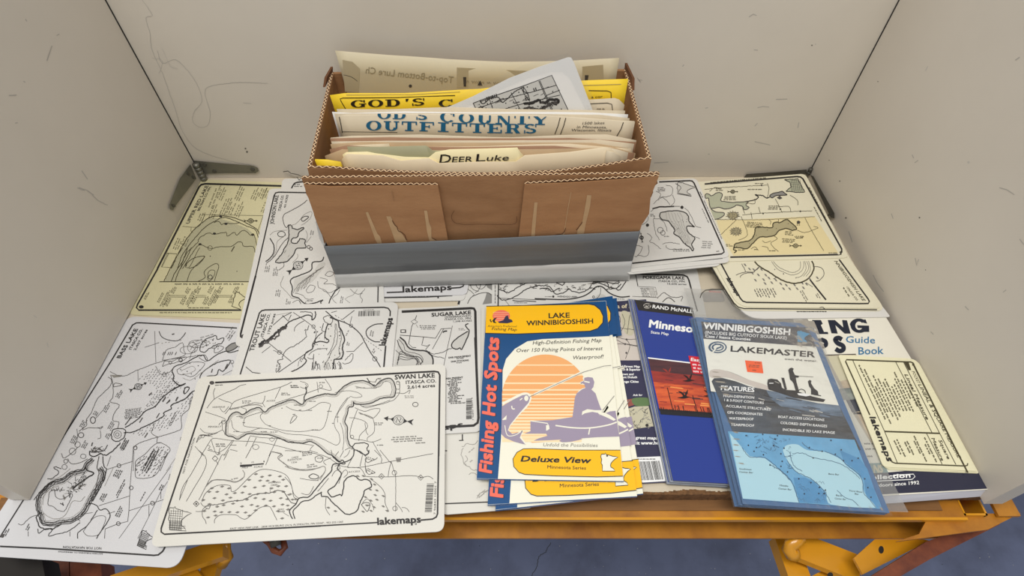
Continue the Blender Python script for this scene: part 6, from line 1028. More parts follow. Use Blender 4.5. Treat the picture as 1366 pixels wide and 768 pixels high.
# large bag under the charts, showing at the top and at the right
bg = empty('clear_bag', W(1050, 560, .0150)); tag(bg, 'large clear plastic bag under the sleeved charts, showing above them and at their right', 'bag')
film('bag_film', [912, 384, 1060, 392, 1212, 683, 1005, 676], .0151, 40, .0002, bg, 'clear_bag', 5)
m = MB(); m.tube([W(934, 397, .0154), W(936, 391, .0154), W(941, 387, .0154), W(950, 385.5, .0154), W(965, 386, .0154)], .0006, 6); m.build('bag_fold', 'dark_steel', bg)
gx, ga = card('paper_tag', [936, 390, 962, 387, 968, 402, 938, 402], .0005, .0006, 'grey_ink', 'dark grey slip with a reddish top edge, seen through the clear bag above the charts', 'slip', .004)
ga.line([946, 388.5, 962, 389.5], 1.6, 'badge_red', 'red_edge', False); ga.line([945, 386.8, 963, 386], 1.5, 'ink', 'dark_edge', False); ga.done()
# ------------------------------------------------------------------ guide book and measure cards
GQ = [1052, 405, 1171, 405, 1322, 652.5, 1130, 664]; GT = BZ - .0003
PG = [W(u, v, GT) for u, v in pairs(GQ)]; cg = sum(PG, Vector()) / 4
gb = empty('guide_book', (cg.x, cg.y, 0)); tag(gb, 'thick paperback marked Guide Book with a navy foot, along the right wall', 'book')
m = MB(); m.prism(PG[::-1], (0, 0, -.0006)); m.build('cover', 'guide_white', gb)
m = MB(); ins = [p + (cg - p).normalized() * .0012 + Vector((0, 0, -.0006)) for p in PG]; low = [Vector((p.x, p.y, .0008)) for p in ins]
low[2] = W(1316, 661.5, .0008); low[3] = W(1136, 675, .0008); m.hexa([low[3], low[2], low[1], low[0]], [ins[3], ins[2], ins[1], ins[0]]); m.build('pages', 'page_edge', gb)
m = MB(); m.prism([Vector((p.x, p.y, .0006)) for p in PG][::-1], (0, 0, -.0006)); m.build('back_cover', 'guide_white', gb)
a = Art(gb, flat(GT)).at(1070, 415)
a.poly([205, 70, 262, 70, 330, 130, 320, 70, 358, 72, 388, 178, 340, 178, 265, 110, 285, 178, 235, 176], 'guide_letter', 'lettering', lv=2)
a.poly([80, 70, 150, 70, 165, 100, 150, 110, 175, 165, 205, 165, 210, 182, 120, 182, 110, 165, 130, 160, 105, 100, 85, 95], 'guide_letter', 'lettering', lv=2)
gg = []
for k in range(19): an = math.radians(-40 - k * 16); gg += [452 + 72 * math.cos(an) + (8 if math.sin(an) > 0 else 0), 115 + 58 * math.sin(an)]
gi = []
for k in range(19): an = math.radians(-40 - (18 - k) * 16); gi += [455 + 30 * math.cos(an), 115 + 34 * math.sin(an)]
a.poly(gg + gi, 'guide_letter', 'lettering', lv=2); a.poly([440, 112, 535, 115, 537, 165, 490, 165, 488, 135, 445, 133], 'guide_letter', 'lettering', lv=2); a.poly([482, 66, 508, 66, 520, 98, 490, 92], 'guide_letter', 'lettering', lv=2)
a.line([318, 226, 290, 212, 265, 225, 285, 255, 325, 275, 330, 305, 300, 318, 268, 300], 5.4, 'guide_letter', 'lettering', lv=2); a.line([165, 230, 130, 225, 130, 320], 4.5, 'guide_letter', 'lettering', False, lv=2); a.line([150, 225, 185, 240, 190, 270, 160, 282], 5, 'guide_letter', 'lettering', lv=2)
a.text('Guide', 350, 250, 582, 256, 52, 'guide_blue', .01); a.text('Book', 452, 346, 650, 340, 58, 'guide_blue', .01)
a.line([180, 350, 430, 343], 1.0, 'ink', 'cover_rule', False)
a.at(1070, 460); a.poly([180, 85, 430, 75, 620, 480, 790, 760, 850, 870, 620, 900, 380, 500], 'guide_photo_tan', 'cover_photo'); a.poly([190, 90, 430, 80, 500, 240, 300, 290], 'map_tan', 'cover_photo', lv=1); a.poly([290, 350, 400, 340, 460, 430, 330, 440], 'guide_photo', 'cover_photo', lv=1); a.poly([350, 440, 460, 430, 500, 520, 400, 540], 'lm_header', 'cover_photo', lv=1); a.poly([430, 560, 540, 555, 570, 620, 470, 640], 'guide_photo_tan', 'cover_photo', lv=1); a.line([410, 545, 520, 545], 2.5, 'mid_ink', 'cover_photo', False, lv=2)
a.at(1120, 560); a.scrib(190, 190, 90, 1, 22, 0, 'mid_ink', .9); a.scrib(205, 232, 60, 1, 22, 0, 'mid_ink', .9); a.scrib(220, 290, 60, 1, 26, 0, 'mid_ink', .9)
a.poly([235, 345, 350, 342, 390, 420, 270, 425], 'guide_teal', 'foot_band', lv=1); a.text('NS', 275, 420, 345, 418, 60, 'map_tan', .03, lv=3)
a.poly([262, 425, 390, 418, 1085, 360, 1130, 358, 1245, 545, 980, 560, 500, 585, 340, 594], 'guide_navy', 'foot_band', lv=1); a.text('Collection', 190, 480, 565, 458, 34, 'print_white', .045, lv=3); a.line([430, 440, 590, 432, 603, 452, 580, 474, 300, 488], .9, 'print_white', 'foot_band', False, lv=3); a.text('Outdoors since 1992', 240, 540, 636, 512, 27, 'print_white', .012, lv=3)
a.done()
MQ = [1118, 473, 1223, 478.5, 1303, 628, 1178.5, 622.5]
for k in range(3):
    d = 2 - k; Q = [MQ[0], MQ[1] + d, MQ[2] + d * .6, MQ[3] + d, MQ[4] + d * (1.4 if k else 1.6), MQ[5] + d * 1.6, MQ[6] + d * 2, MQ[7] + d * 1.9]
    lab = ('lowest of three cream pocket measure cards on the guide book', 'middle of three cream pocket measure cards on the guide book', 'topmost cream card headed LINEAL & SQUARE MEASURE, on the guide book')[k]
    o, a = card('measure_card', Q, BZ + k * .0011, .0010, 'measure_sheet', lab, 'card', [.003, .009, .002, .004])
    if k < 2: a.done()
I = 'olive_ink'
a.at(1110, 470)
a.line([650, 85, 630, 76, 115, 57, 108, 72, 302, 500], 1.6, I, 'frame_line', False); a.line([645, 85, 985, 767, 1085, 960], 1.9, I, 'frame_line', False)
a.line([165, 62, 420, 630, 522, 882], .8, I, 'frame_line', False); a.line([507, 72, 798, 638], .8, I, 'frame_line', False); a.line([570, 74, 860, 645, 990, 895], .8, I, 'frame_line', False); a.line([420, 630, 862, 646], 1.8, I, 'frame_line', False); a.line([755, 645, 880, 892], .8, I, 'frame_line', False)
a.at(1120, 560).line([402, 300, 420, 335, 445, 345, 1000, 367, 1022, 362, 1024, 345], 1.5, I, 'frame_line', False)
a.at(1110, 470)
a.text('POCKET', 636, 150, 683, 245, 24, I, 0, up=(1, .02)); a.text('LINEAL & SQUARE MEASURE', 687, 255, 1005, 840, 27, I, .014, up=(1, .02)); a.text('Lineal Measure', 578, 175, 752, 535, 26, I, .02, up=(1, .02), shear=.1)
a.poly([575, 76, 612, 78, 632, 140, 610, 142], I, 'black_tab', lv=1); a.line([640, 80, 655, 95, 640, 100], 1.4, I, 'black_tab', lv=2)
rows = [(548, 215, 130), (575, 218, 285), (490, 150, 370), (495, 205, 290), (485, 240, 230), (460, 245, 270), (405, 185, 350), (405, 235, 320), (350, 180, 430), (330, 245, 270), (305, 145, 460), (230, 85, 560), (203, 85, 560)]
for k, (x, y, l_) in enumerate(rows): a.scrib(x + 4, y, l_ * (1.02), 1, 19, 64, I, 1.0)
a.text('lakemaps', 300, 515, 442, 868, 46, 'ink', .035, up=(1, .02))
a.at(1120, 560); a.text('Square', 790, 160, 862, 312, 26, I, .016, up=(1, .02)); a.text('Measure', 733, 145, 812, 325, 26, I, .016, up=(1, .02))
for x, y, l_ in ((672, 125, 235), (682, 190, 80), (592, 120, 235), (590, 155, 160), (535, 160, 130), (518, 170, 110), (455, 150, 155), (432, 155, 135)): a.scrib(x, y, l_, 1, 19, 64, I, 1.0)
a.done()
# ------------------------------------------------------------------ cardboard box
bz = .0055; rz = .186
FL, FR_ = W(450, 383, bz), W(838, 373, bz); TFL, TFR = W(410, 224, rz), W(869, 212, rz); TBL, TBR = W(441, 96, .193), W(836, 92, .193)
BL, BR = Vector((FL.x + .004, TBL.y - .004, bz)), Vector((FR_.x - .004, TBR.y - .004, bz))
bc = (FL + FR_ + BL + BR) / 4
bx = empty('cardboard_box', (bc.x, bc.y, bz)); tag(bx, 'brown cardboard box of paper maps and folders with duct tape round its base', 'box')
def slabq(q, nrm, th, name, m_, par):
    m = MB(); n = Vector(nrm).normalized() * th; m.hexa(q, [p + n for p in q]); return m.build(name, m_, par)
def flutes(a_, b_, inward, par, th=.0045, amp=.0015, name='corrugation', lift=.0004):
    """the wavy paper seen on a cut edge of the board"""
    d = b_ - a_; L_ = d.length; d.normalize(); n = max(1, int(L_ / .0066)); inw = Vector(inward).normalized(); up_ = d.cross(inw).normalized()
    if up_.z < 0: up_ = -up_
    m = MB(); k = MB(); pts = []
    for i in range(n * 2 + 1):
        p = a_ + d * (L_ * i / (n * 2)) + inw * (th / 2 + (amp if i % 2 else -amp)) + up_ * lift; pts.append(p)
    for i in range(len(pts) - 1):
        e = (pts[i + 1] - pts[i]).normalized().cross(up_) * .00052; m.add([pts[i] - e, pts[i + 1] - e, pts[i + 1] + e, pts[i] + e], [(0, 1, 2, 3)])
    k.add([a_ + inw * th * .14 + up_ * lift * .6, b_ + inw * th * .14 + up_ * lift * .6, b_ + inw * th * .86 + up_ * lift * .6, a_ + inw * th * .86 + up_ * lift * .6], [(0, 1, 2, 3)])
    k.build('hollow_shade', 'flute_shade', par); m.build(name, 'flute_light', par)  # first a flat dark strip, colour for the shade inside the flutes
# walls (outer faces through the corners above)
RIM = [TFL] + [W(u, v, z_) for u, v, z_ in ((440, 224.5, .185), (500, 229, .182), (570, 232, .180), (650, 233.5, .179), (740, 230, .180), (810, 221, .183), (850, 214, .185))] + [TFR]
V = []; Fs = []; K = Vector((0, .0045, 0))
for i, p in enumerate(RIM):
    s_ = (p.x - TFL.x) / (TFR.x - TFL.x); b_ = FL * (1 - s_) + FR_ * s_; md = b_ * .45 + p * .55; V += [b_, md, p, b_ + K, md + K, p + K]
for i in range(len(RIM) - 1):
    q = i * 6; Fs += [(q, q + 6, q + 7, q + 1), (q + 1, q + 7, q + 8, q + 2), (q + 2, q + 8, q + 11, q + 5), (q + 5, q + 11, q + 10, q + 4), (q + 4, q + 10, q + 9, q + 3), (q + 3, q + 9, q + 6, q)]
Fs += [(0, 1, 2, 5, 4, 3), tuple(len(V) - 6 + j for j in (0, 3, 4, 5, 2, 1))]
fw = mesh_obj('front_wall', V, Fs, 'cardboard', bx)
for i in range(len(RIM) - 1): flutes(RIM[i], RIM[i + 1], (0, 1, 0), fw)
bw = slabq([BL, BR, TBR, TBL], (0, -1, 0), .0045, 'back_wall', 'cardboard', bx)
lw = slabq([FL, TFL, TBL, BL], (1, 0, 0), .0045, 'left_wall', 'cardboard', bx); flutes(TFL, TBL, (1, 0, 0), lw)
rw = slabq([FR_, TFR, TBR, BR], (-1, 0, 0), .0045, 'right_wall', 'cardboard', bx); flutes(TFR, TBR, (-1, 0, 0), rw)
m = MB(); m.hexa([FL, FR_, BR, BL], [p + Vector((0, 0, .004)) for p in (FL, FR_, BR, BL)]); m.build('bottom', 'cardboard', bx)
# torn stubs of the rear flaps
slabq([TBL + Vector((-.002, -.03, -.004)), TBL + Vector((.003, 0, 0)), TBL + Vector((.004, .003, .006)), TBL + Vector((0, -.02, .004))], (-1, 0, 0), .003, 'flap_stub', 'torn_dark', bx)
slabq([TBR + Vector((.002, -.045, -.004)), TBR + Vector((-.003, 0, 0)), TBR + Vector((-.003, .003, .007)), TBR + Vector((.003, -.03, .004))], (1, 0, 0), .003, 'flap_stub', 'torn_dark', bx)
# doubled outer flap, taped at its foot and leaning out at the top
_nf = (FR_ - FL).cross(TFL - FL).normalized(); FWP = plane(FL, _nf)
G0, G1 = FWP(402, 238, .020), FWP(880, 232, .020); gb0, gb1 = FWP(436, 331, .007), FWP(849, 311, .007)
def jag(pa, pb, n, am): return [pa + (pb - pa) * (i / n) + Vector((R.uniform(-am, am) if 0 < i < n else 0, 0, 0)) for i in range(n + 1)]
def panel(name, outl, th, m_, par, nrm=Vector((0, 1, 0))):
    m = MB(); m.prism(outl, nrm * th); return m.build(name, m_, par)
gmid0 = G0 + (gb0 - G0) * 1.0
fo = panel('outer_flap', [G0, G1] + jag(G1, gb1, 14, .0022)[1:] + jag(gb0, G0, 10, .0010)[:-1], .0045, 'cardboard', bx); flutes(G0, G1, (0, 1, 0), fo)
nf = (G1 - G0).cross(gb0 - G0).normalized()
if nf.y > 0: nf = -nf
FP = plane(G0, nf)
def on(u, v, e=0.0): return FP(u, v, e)
def glued(name, top, side, jn):
    pts = [on(u, v, .0048) for u, v in top + side]
    o_ = panel(name, pts, .0042, 'cardboard_flap', bx, -nf)
    flutes(pts[0], pts[len(top) - 1], -nf, o_, .0042); return o_
g1 = glued('glued_flap', [(405, 246), (440, 249.5), (470, 248.5), (520, 248), (584, 247)], [(599, 328), (560, 331), (500, 332), (438, 329), (424, 300)], 0)
g2 = glued('glued_flap', [(700, 245.5), (760, 244), (820, 240), (879, 235)], [(868, 262), (866, 285), (856, 300), (852, 313), (800, 320), (740, 326), (691, 324)], 0)
ga = Art(g1, lambda u, v, e=0.0: on(u, v, .0050 + e)).at(330, 240)
ga.poly([945, 258, 965, 255, 1000, 340, 1040, 430, 1060, 450, 1085, 540, 1055, 540, 1020, 470, 985, 370, 960, 300], 'torn_light', 'tape_scar'); ga.poly([1110, 290, 1145, 290, 1180, 360, 1230, 420, 1275, 490, 1245, 545, 1200, 545, 1150, 400], 'torn_light', 'tape_scar'); ga.line([1155, 320, 1190, 370, 1210, 410, 1250, 430, 1275, 480], .9, 'torn_dark', 'tape_scar', wig=.6, lv=3)
ga.at(390, 200, 3.84); ga.poly([675, 310, 690, 310, 700, 370, 712, 400, 712, 450, 738, 465, 735, 495, 710, 495, 690, 420], 'torn_light', 'tape_scar'); ga.line([715, 450, 738, 462], .7, 'torn_dark', 'tape_scar', False, lv=3); ga.line([510, 210, 520, 260], 1.2, 'cardboard', 'tape_scar', False); ga.done()
ga = Art(g2, lambda u, v, e=0.0: on(u, v, .0050 + e)).at(640, 200, 3.84)
ga.poly([280, 268, 296, 268, 290, 340, 280, 465, 262, 465, 268, 380], 'torn_light', 'tape_scar'); ga.line([468, 215, 450, 310, 430, 440], .7, 'torn_light', 'tape_scar'); ga.poly([350, 462, 390, 435, 432, 425, 432, 458, 380, 462], 'torn_light', 'tape_scar'); ga.line([352, 462, 385, 436, 425, 428, 440, 400], .9, 'torn_dark', 'tape_scar', lv=3)
ga.poly([550, 230, 572, 232, 565, 290, 545, 370, 530, 445, 498, 445, 500, 410, 525, 370, 540, 290], 'torn_light', 'tape_scar'); ga.line([525, 370, 515, 385, 495, 410], .9, 'torn_dark', 'tape_scar', False, lv=3); ga.done()
ga = Art(fo, lambda u, v, e=0.0: on(u, v, .0005 + e)).at(390, 200, 3.84)
ga.line([830, 310, 815, 340, 830, 370, 880, 382, 960, 380, 1060, 382, 1140, 378, 1150, 340], .55, 'torn_dark', 'perforation'); ga.done()
# tape round the foot
ut0, ut1, um0, um1 = (431, 318), (852, 309), (446, 364), (843, 343)
def tp(u, v, z, e=.0012):
    p = W(u, v, z); return p + Vector((0, -e, 0))
gt0, gt1 = FWP(433, 329, .0185), FWP(853, 309, .0185)
ga0, ga1 = FWP(447, 365, .0035), FWP(843, 347, .0035)
fl0_, fl1_ = W(450, 383, bz) + Vector((0, -.001, 0)), W(838, 373, bz) + Vector((0, -.001, 0))
def wavy(name, A_, B_, Cc, D_, m_, n=40, amp=.0006, seed=2, th=.0012):
    r = random.Random(seed); f = [(r.uniform(3, 26), r.uniform(0, 6)) for _ in range(5)]; V = []; Fs = []
    for i in range(n + 1):
        s_ = i / n; h = sum(math.sin(p_ * s_ * 3 + q_) for p_, q_ in f) / 5
        for j in range(4):
            t_ = j / 3; p = (A_ * (1 - s_) + B_ * s_) * (1 - t_) + (D_ * (1 - s_) + Cc * s_) * t_; V.append(p + Vector((0, -amp * h * (1.2 - t_), amp * h * (1 - t_))))
    b = len(V); V += [v + Vector((0, th, 0)) for v in V]
    for i in range(n):
        for j in range(3):
            q = i * 4 + j; Fs += [(q, q + 1, q + 5, q + 4), (b + q, b + q + 4, b + q + 5, b + q + 1)]
        Fs += [(i * 4, i * 4 + 4, b + i * 4 + 4, b + i * 4), (i * 4 + 3, b + i * 4 + 3, b + i * 4 + 7, i * 4 + 7)]
    return mesh_obj(name, V, Fs, m_, bx, True)
wavy('duct_tape', gt0, gt1, ga1 + Vector((0, -.0012, 0)), ga0 + Vector((0, -.0012, 0)), 'duct_tape', amp=.0009)
wavy('white_tape', ga0 + Vector((0, -.0008, .002)), ga1 + Vector((0, -.0008, .002)), fl1_, fl0_, 'white_tape', seed=9, amp=.0004)
# the band goes on round both ends
for (A_, B_, Cc, D_, nm, m_) in ((gt0, ga0, BL + Vector((-.0015, 0, .018)), BL + Vector((-.0015, 0, .05)), 'duct_tape', 'duct_tape'), (ga0, fl0_, BL + Vector((-.0015, 0, 0)), BL + Vector((-.0015, 0, .018)), 'white_tape', 'white_tape'), (gt1, ga1, BR + Vector((.0015, 0, .018)), BR + Vector((.0015, 0, .055)), 'duct_tape', 'duct_tape'), (ga1, fl1_, BR + Vector((.0015, 0, 0)), BR + Vector((.0015, 0, .018)), 'white_tape', 'white_tape')):
    m = MB(); s_ = -1 if D_.x < bc.x else 1; q = [A_, B_, Cc, D_]; m.hexa(q, [p + Vector((s_ * .001, 0, 0)) for p in q]); m.build(nm, m_, bx)
m = MB(); m.prism([FWP(421, 296, .006), FWP(427, 300, .006), FWP(437, 330, .006), FWP(432, 329, .006), FWP(426, 318, .006)], (0, .001, 0)); m.build('torn_paper', 'white_tape', bx)
# ------------------------------------------------------------------ papers standing in the box
def ydepth(u, v, z): return W(u, v, z).y
def sheet(name, top, z0, m_, label, cat, th=.0006, zb=.03, lean=.0, group=None, wob=.0, xin=0.0, zref=None):
    """a paper standing on edge at depth z0; top = its upper outline on the photograph"""
    d_ = ray(top[0][0], top[0][1]); p0 = Vector((0, 0, H)) + d_ * (z0 / d_.y); n = Vector((0, -1, lean)).normalized()   # z0: how deep in the box the sheet stands
    pl = plane(p0, n); T = [pl(u, v) for u, v in top]
    # fine samples along the top
    S_ = []
    for i in range(len(T) - 1):
        k_ = max(1, int((T[i + 1] - T[i]).length / .012))
        for k in range(k_): S_.append(T[i] + (T[i + 1] - T[i]) * (k / k_))
    S_.append(T[-1]); V = []; Fs = []; rows_ = 6; nn = len(S_); r = random.Random(int(top[0][0] * 7 + top[0][1]))
    ph = (r.uniform(0, 6), r.uniform(0, 6)); x_lo = min(p.x for p in S_); x_hi = max(p.x for p in S_)
    def bend(p, e=0.0):
        w_ = (p.x - x_lo) / (x_hi - x_lo + 1e-6); d = wob * (math.sin(w_ * 5 + ph[0]) + .5 * math.sin(w_ * 13 + ph[1]))
        return Vector((0, d, 0))
    for i, p in enumerate(S_):
        bot = Vector((min(max(p.x, TFL.x + .012), TFR.x - .012), 0, zb)); 
        for j in range(rows_ + 1):
            t_ = j / rows_; z_ = p.z + (zb - p.z) * t_; x_ = p.x + (bot.x - p.x) * t_; y_ = p.y + (z_ - p.z) * (lean)
            q = Vector((x_, y_, z_)); V.append(q + bend(q))
    b = len(V); V += [v + Vector((0, th, 0)) for v in V]; c_ = rows_ + 1
    for i in range(nn - 1):
        for j in range(rows_):
            q = i * c_ + j; Fs += [(q, q + 1, q + 1 + c_, q + c_), (b + q, b + q + c_, b + q + 1 + c_, b + q + 1)]
        Fs += [(i * c_, i * c_ + c_, b + i * c_ + c_, b + i * c_), (i * c_ + rows_, b + i * c_ + rows_, b + i * c_ + rows_ + c_, i * c_ + rows_ + c_)]
    for j in range(rows_): Fs += [(j, b + j, b + j + 1, j + 1), ((nn - 1) * c_ + j, (nn - 1) * c_ + j + 1, b + (nn - 1) * c_ + j + 1, b + (nn - 1) * c_ + j)]
    cx_ = (x_lo + x_hi) / 2; o_ = empty(name, (cx_, p0.y, zb)); tag(o_, label, cat, group)
    mesh_obj('sheet', V, Fs, m_, o_, True)
    base = pl
    def proj(u, v, e=0.0):
        q = base(u, v, 0); return q + bend(q) + Vector((0, -e - .00015, 0))
    return o_, Art(o_, proj)
# rear translucent page
o, a = sheet('paper_sheet', [(447, 68), (520, 74), (600, 79.5), (680, 82), (760, 81), (826, 77)], .685, 'cream_paper', 'tall cream page at the very back of the box, its print showing through reversed', 'paper', zb=.06, wob=.001)
# side edges taper inward on the photograph
a.at(430, 60); a.text('Top-to-Bottom Lure Ch', 1045, 305, 345, 225, 52, 'show_ink', 0, up=(0, -1), shear=-.1); a.poly([1075, 180, 1560, 200, 1720, 205, 1700, 340, 1075, 345], 'show_tan', 'show_through'); a.poly([160, 120, 240, 135, 300, 190, 290, 380, 180, 375], 'show_tan', 'show_through')
a.line([170, 240, 230, 255, 280, 290], .6, 'mid_ink', 'show_through'); a.scrib(1120, 290, 520, 1, 40, 2, 'show_ink', .8); a.disc(703, 330, 13, 'mid_ink', 'show_through'); a.poly([1125, 255, 1150, 255, 1148, 330, 1130, 330], 'mid_ink', 'show_through', lv=2); a.poly([1240, 320, 1260, 280, 1280, 320], 'mid_ink', 'show_through', lv=2)
a.at(640, 70); a.poly([820, 110, 985, 95, 990, 225, 820, 225], 'show_tan', 'show_through'); a.poly([840, 178, 870, 178, 862, 228, 838, 228], 'mid_ink', 'show_through', lv=2); a.done()
# God's Country, yellow
o, a = sheet('paper_sheet', [(440, 127), (460, 124.5), (540, 124.5), (640, 120), (700, 112), (780, 107), (838, 105)], .634, 'yellow_paper', 'yellow paper headed GOD\'S in dark letters, behind the newspaper pages in the box', 'paper', zb=.03, lean=.0, wob=.0015)
a.at(430, 60); a.line([195, 525, 150, 450, 142, 428, 165, 422, 600, 418, 1060, 408], .9, 'navy_ink', 'frame_line', False); a.slabtext("GOD'S", 228, 500, 830, 482, 58, 'navy_ink'); a.slabtext('C', 930, 500, 1050, 495, 58, 'navy_ink'); a.line([190, 398, 700, 396, 1100, 380], .5, 'lake_tan', 'frame_line', False)
a.at(640, 70); a.line([870, 300, 1020, 303, 1048, 315, 1050, 362], .9, 'navy_ink', 'frame_line', False); a.text('a cor', 890, 360, 980, 356, 18, 'navy_ink', .005, shear=.2); a.line([830, 258, 1130, 250], .6, 'lake_tan', 'frame_line', False); a.done()
# white copy with frame at the right
o, a = sheet('paper_sheet', [(730, 136), (790, 133), (820, 131), (826, 133), (833, 140)], .620, 'newsprint', 'cream paper with a rounded frame line, just in front of the yellow paper', 'paper', zb=.03)
a.at(640, 70); a.line([880, 408, 1020, 402, 1055, 412, 1062, 465], .8, 'navy_ink', 'frame_line', False); a.scrib(935, 450, 50, 1, 16, 0, 'mid_ink', .6); a.done()
# loose rims between the yellow paper and the newspaper
k = 0
for top, z_, m_, lab in (([(449, 146), (520, 146), (600, 143), (680, 145), (770, 147), (834, 148)], .608, 'newsprint', 'thin newsprint rim right behind the newspaper page, first of three'), ([(443, 149), (470, 151), (540, 148.5), (640, 150), (740, 150), (790, 150.5), (838, 153)], .604, 'white_paper', 'white paper rim behind the newspaper page, reaching past the angled map'), ([(446, 152), (500, 152), (600, 151), (700, 152), (800, 153), (840, 158)], .600, 'newsprint', 'newsprint rim touching the back of the newspaper page')):
    o, a = sheet('paper_sheet', top, z_, m_, lab, 'paper', wob=.0006); a.done(); k += 1
# angled map in a clear film
cA = .238
def angled():
    # its plane faces the camera side; the sheet stands tilted on one corner
    top = [(548, 151.5), (600, 138), (680, 103), (762, 77)]
    d_ = ray(762, 77); p0 = Vector((0, 0, H)) + d_ * (.627 / d_.y); y_ref = .613
    n = Vector((0, -1, (p0.y - y_ref) / (p0.z - .197))).normalized(); pl = plane(p0, n)
    o_ = empty('paper_map', (p0.x - .03, y_ref, .17)); tag(o_, 'white map page in clear film, tilted and sticking up from the middle of the box', 'paper')
    out = [(560, 152), (600, 142), (630, 129), (680, 104), (720, 89), (758, 76.5), (762, 77), (766, 84), (793, 153), (795, 160), (560, 160)]
    P = [pl(u, v) for u, v in out]; m = MB(); m.prism(P[::-1], n * -.0008); m.build('sheet', 'white_paper', o_)
    a = Art(o_, pl).at(640, 70)
    a.poly([0, 395, 150, 335, 345, 268, 575, 182, 735, 520, 660, 520, 0, 495], 'lake_grey', 'printed_map'); a.line([0, 395, 150, 335, 345, 268, 575, 182, 735, 520], .9, 'ink', 'map_lines', False, lv=2)
    for q in ([75, 365, 120, 495], [250, 320, 330, 470], [480, 225, 600, 500], [472, 228, 590, 500], [0, 440, 200, 370, 420, 315, 610, 262], [60, 495, 300, 420, 640, 340], [500, 380, 540, 340, 640, 300], [330, 280, 360, 340, 400, 390], [345, 268, 380, 320, 410, 320], [600, 500, 700, 460]): a.line(q, .8, 'ink', 'map_lines', False, lv=2)
    a.line([0, 380, 30, 410, 80, 370, 150, 360, 180, 400, 220, 370, 260, 330, 340, 280, 350, 310, 380, 330, 400, 380], 1.1, 'ink', 'map_lines', wig=.5, lv=2); a.line([350, 400, 420, 410, 460, 380, 500, 400, 560, 380, 620, 380, 630, 400, 590, 415], 3.2, 'ink', 'shore_line', wig=1.0, lv=2); a.line([330, 470, 400, 440, 470, 460, 540, 420, 620, 400], 3.0, 'mid_ink', 'shore_line', wig=1.2, lv=2)
    for k in range(60): x = R.uniform(330, 640); y = 470 - (x - 330) * .28 + R.uniform(-25, 30); a.line([x, y, x + R.uniform(-18, 18), y + R.uniform(-14, 14)], 1.0, R.choice(['ink', 'mid_ink', 'ink']), 'map_lines', wig=.6, lv=3)
    for x, y in ((312, 318), (380, 275), (583, 312), (652, 452), (145, 390), (188, 370), (208, 405), (232, 440), (270, 395), (95, 370)): a.disc(x, y, 5, 'ink', 'map_lines', 3)
    for x in (55, 70, 100, 115, 130, 365, 378, 430, 445, 480, 500, 520, 290, 310): y = 445 if x > 460 or 280 < x < 320 else 330 + (130 - x) * .35 + (110 if x > 200 else 0) - 50 * (x > 420); a.line([x, y, x + 8, y + 28], 1.2, 'ink', 'map_lines', False, lv=3)
    for k in range(16): x, y = R.uniform(20, 560), 0; y = 420 - x * .33 + R.uniform(0, 100); a.line([x, y, x + R.uniform(20, 60), y - 14], .6, 'mid_ink', 'map_lines', wig=.4, lv=2)
    a.ring(798, 492, 20, 1.1, 'ink', 'map_lines', 2, ry=14); a.line([780, 520, 800, 506, 830, 512], 1.1, 'ink', 'map_lines', lv=2)
    a.at(430, 60); a.poly([1205, 465, 1366, 405, 1366, 560, 1250, 560], 'lake_grey', 'printed_map'); a.line([1205, 465, 1366, 403], .9, 'ink', 'map_lines', False, lv=2); a.line([1205, 465, 1250, 556], .9, 'ink', 'map_lines', False, lv=2)
    for k in range(22): x, y = R.uniform(1240, 1360), R.uniform(450, 545); a.line([x, y, x + R.uniform(-18, 18), y + R.uniform(-16, 16)], 1.1, 'ink', 'map_lines', wig=.6, lv=3)
    a.scrib(915, 548, 90, 1, 26, -8, 'mid_ink', 1.0); a.done()
    # film round it
    F = [(555, 149), (640, 112), (700, 88), (752, 72), (772, 80), (798, 152)]
    V = []; r = random.Random(4)
    q0 = [pl(u, v, .0016 + r.uniform(0, .0012)) for u, v in [(548, 150), (590, 138), (625, 121), (660, 104), (700, 86), (735, 76), (757, 71), (772, 82), (786, 118), (800, 152)]]
    q1 = [pl(u, v, .0012 + r.uniform(0, .0010)) for u, v in [(560, 160), (600, 150), (635, 138), (668, 120), (705, 104), (735, 96), (750, 96), (760, 104), (772, 128), (786, 156)]]
    n_ = len(q0); mesh_obj('clear_film', q0 + q1, [(i, i + 1, n_ + i + 1, n_ + i) for i in range(n_ - 1)], 'clear_sleeve', o_, True)
angled()
# newspaper page of the outfitters
o, a = sheet('newspaper_page', [(450, 155), (462, 153.5), (600, 152.5), (700, 153.5), (780, 159), (847, 163.5)], .586, 'newsprint', 'folded newspaper page with big blue letters OUTFITTERS, across the middle of the box', 'paper', th=.003, zb=.03, wob=.0010)
a.at(430, 60)
a.line([135, 570, 150, 640, 160, 700], .9, 'navy_ink', 'frame_line', False); a.line([160, 690, 600, 695], .6, 'navy_ink', 'frame_line', False)
a.slabtext("OD'S", 440, 584, 850, 596, 70, 'print_blue', cut=.58); a.slabtext('COUNTY', 940, 608, 1804, 640, 78, 'print_blue', cut=.86, gap=.2); a.slabtext('OUTFITTERS', 350, 676, 1724, 706, 76, 'print_blue', gap=.16)
a.at(640, 70); a.line([643, 522, 625, 590, 600, 655], .9, 'navy_ink', 'frame_line', False); a.line([688, 525, 670, 590, 645, 657], .9, 'navy_ink', 'frame_line', False); a.line([1148, 558, 1130, 610, 1095, 670], .9, 'navy_ink', 'frame_line', False)
a.text('1500 lakes', 820, 578, 995, 572, 20, 'mid_ink', 0, shear=.3); a.text('in Minnesota,', 775, 606, 1015, 608, 20, 'mid_ink', 0, shear=.3); a.text('Wisconsin, Illinois', 730, 632, 1050, 632, 20, 'mid_ink', 0, shear=.3); a.done()
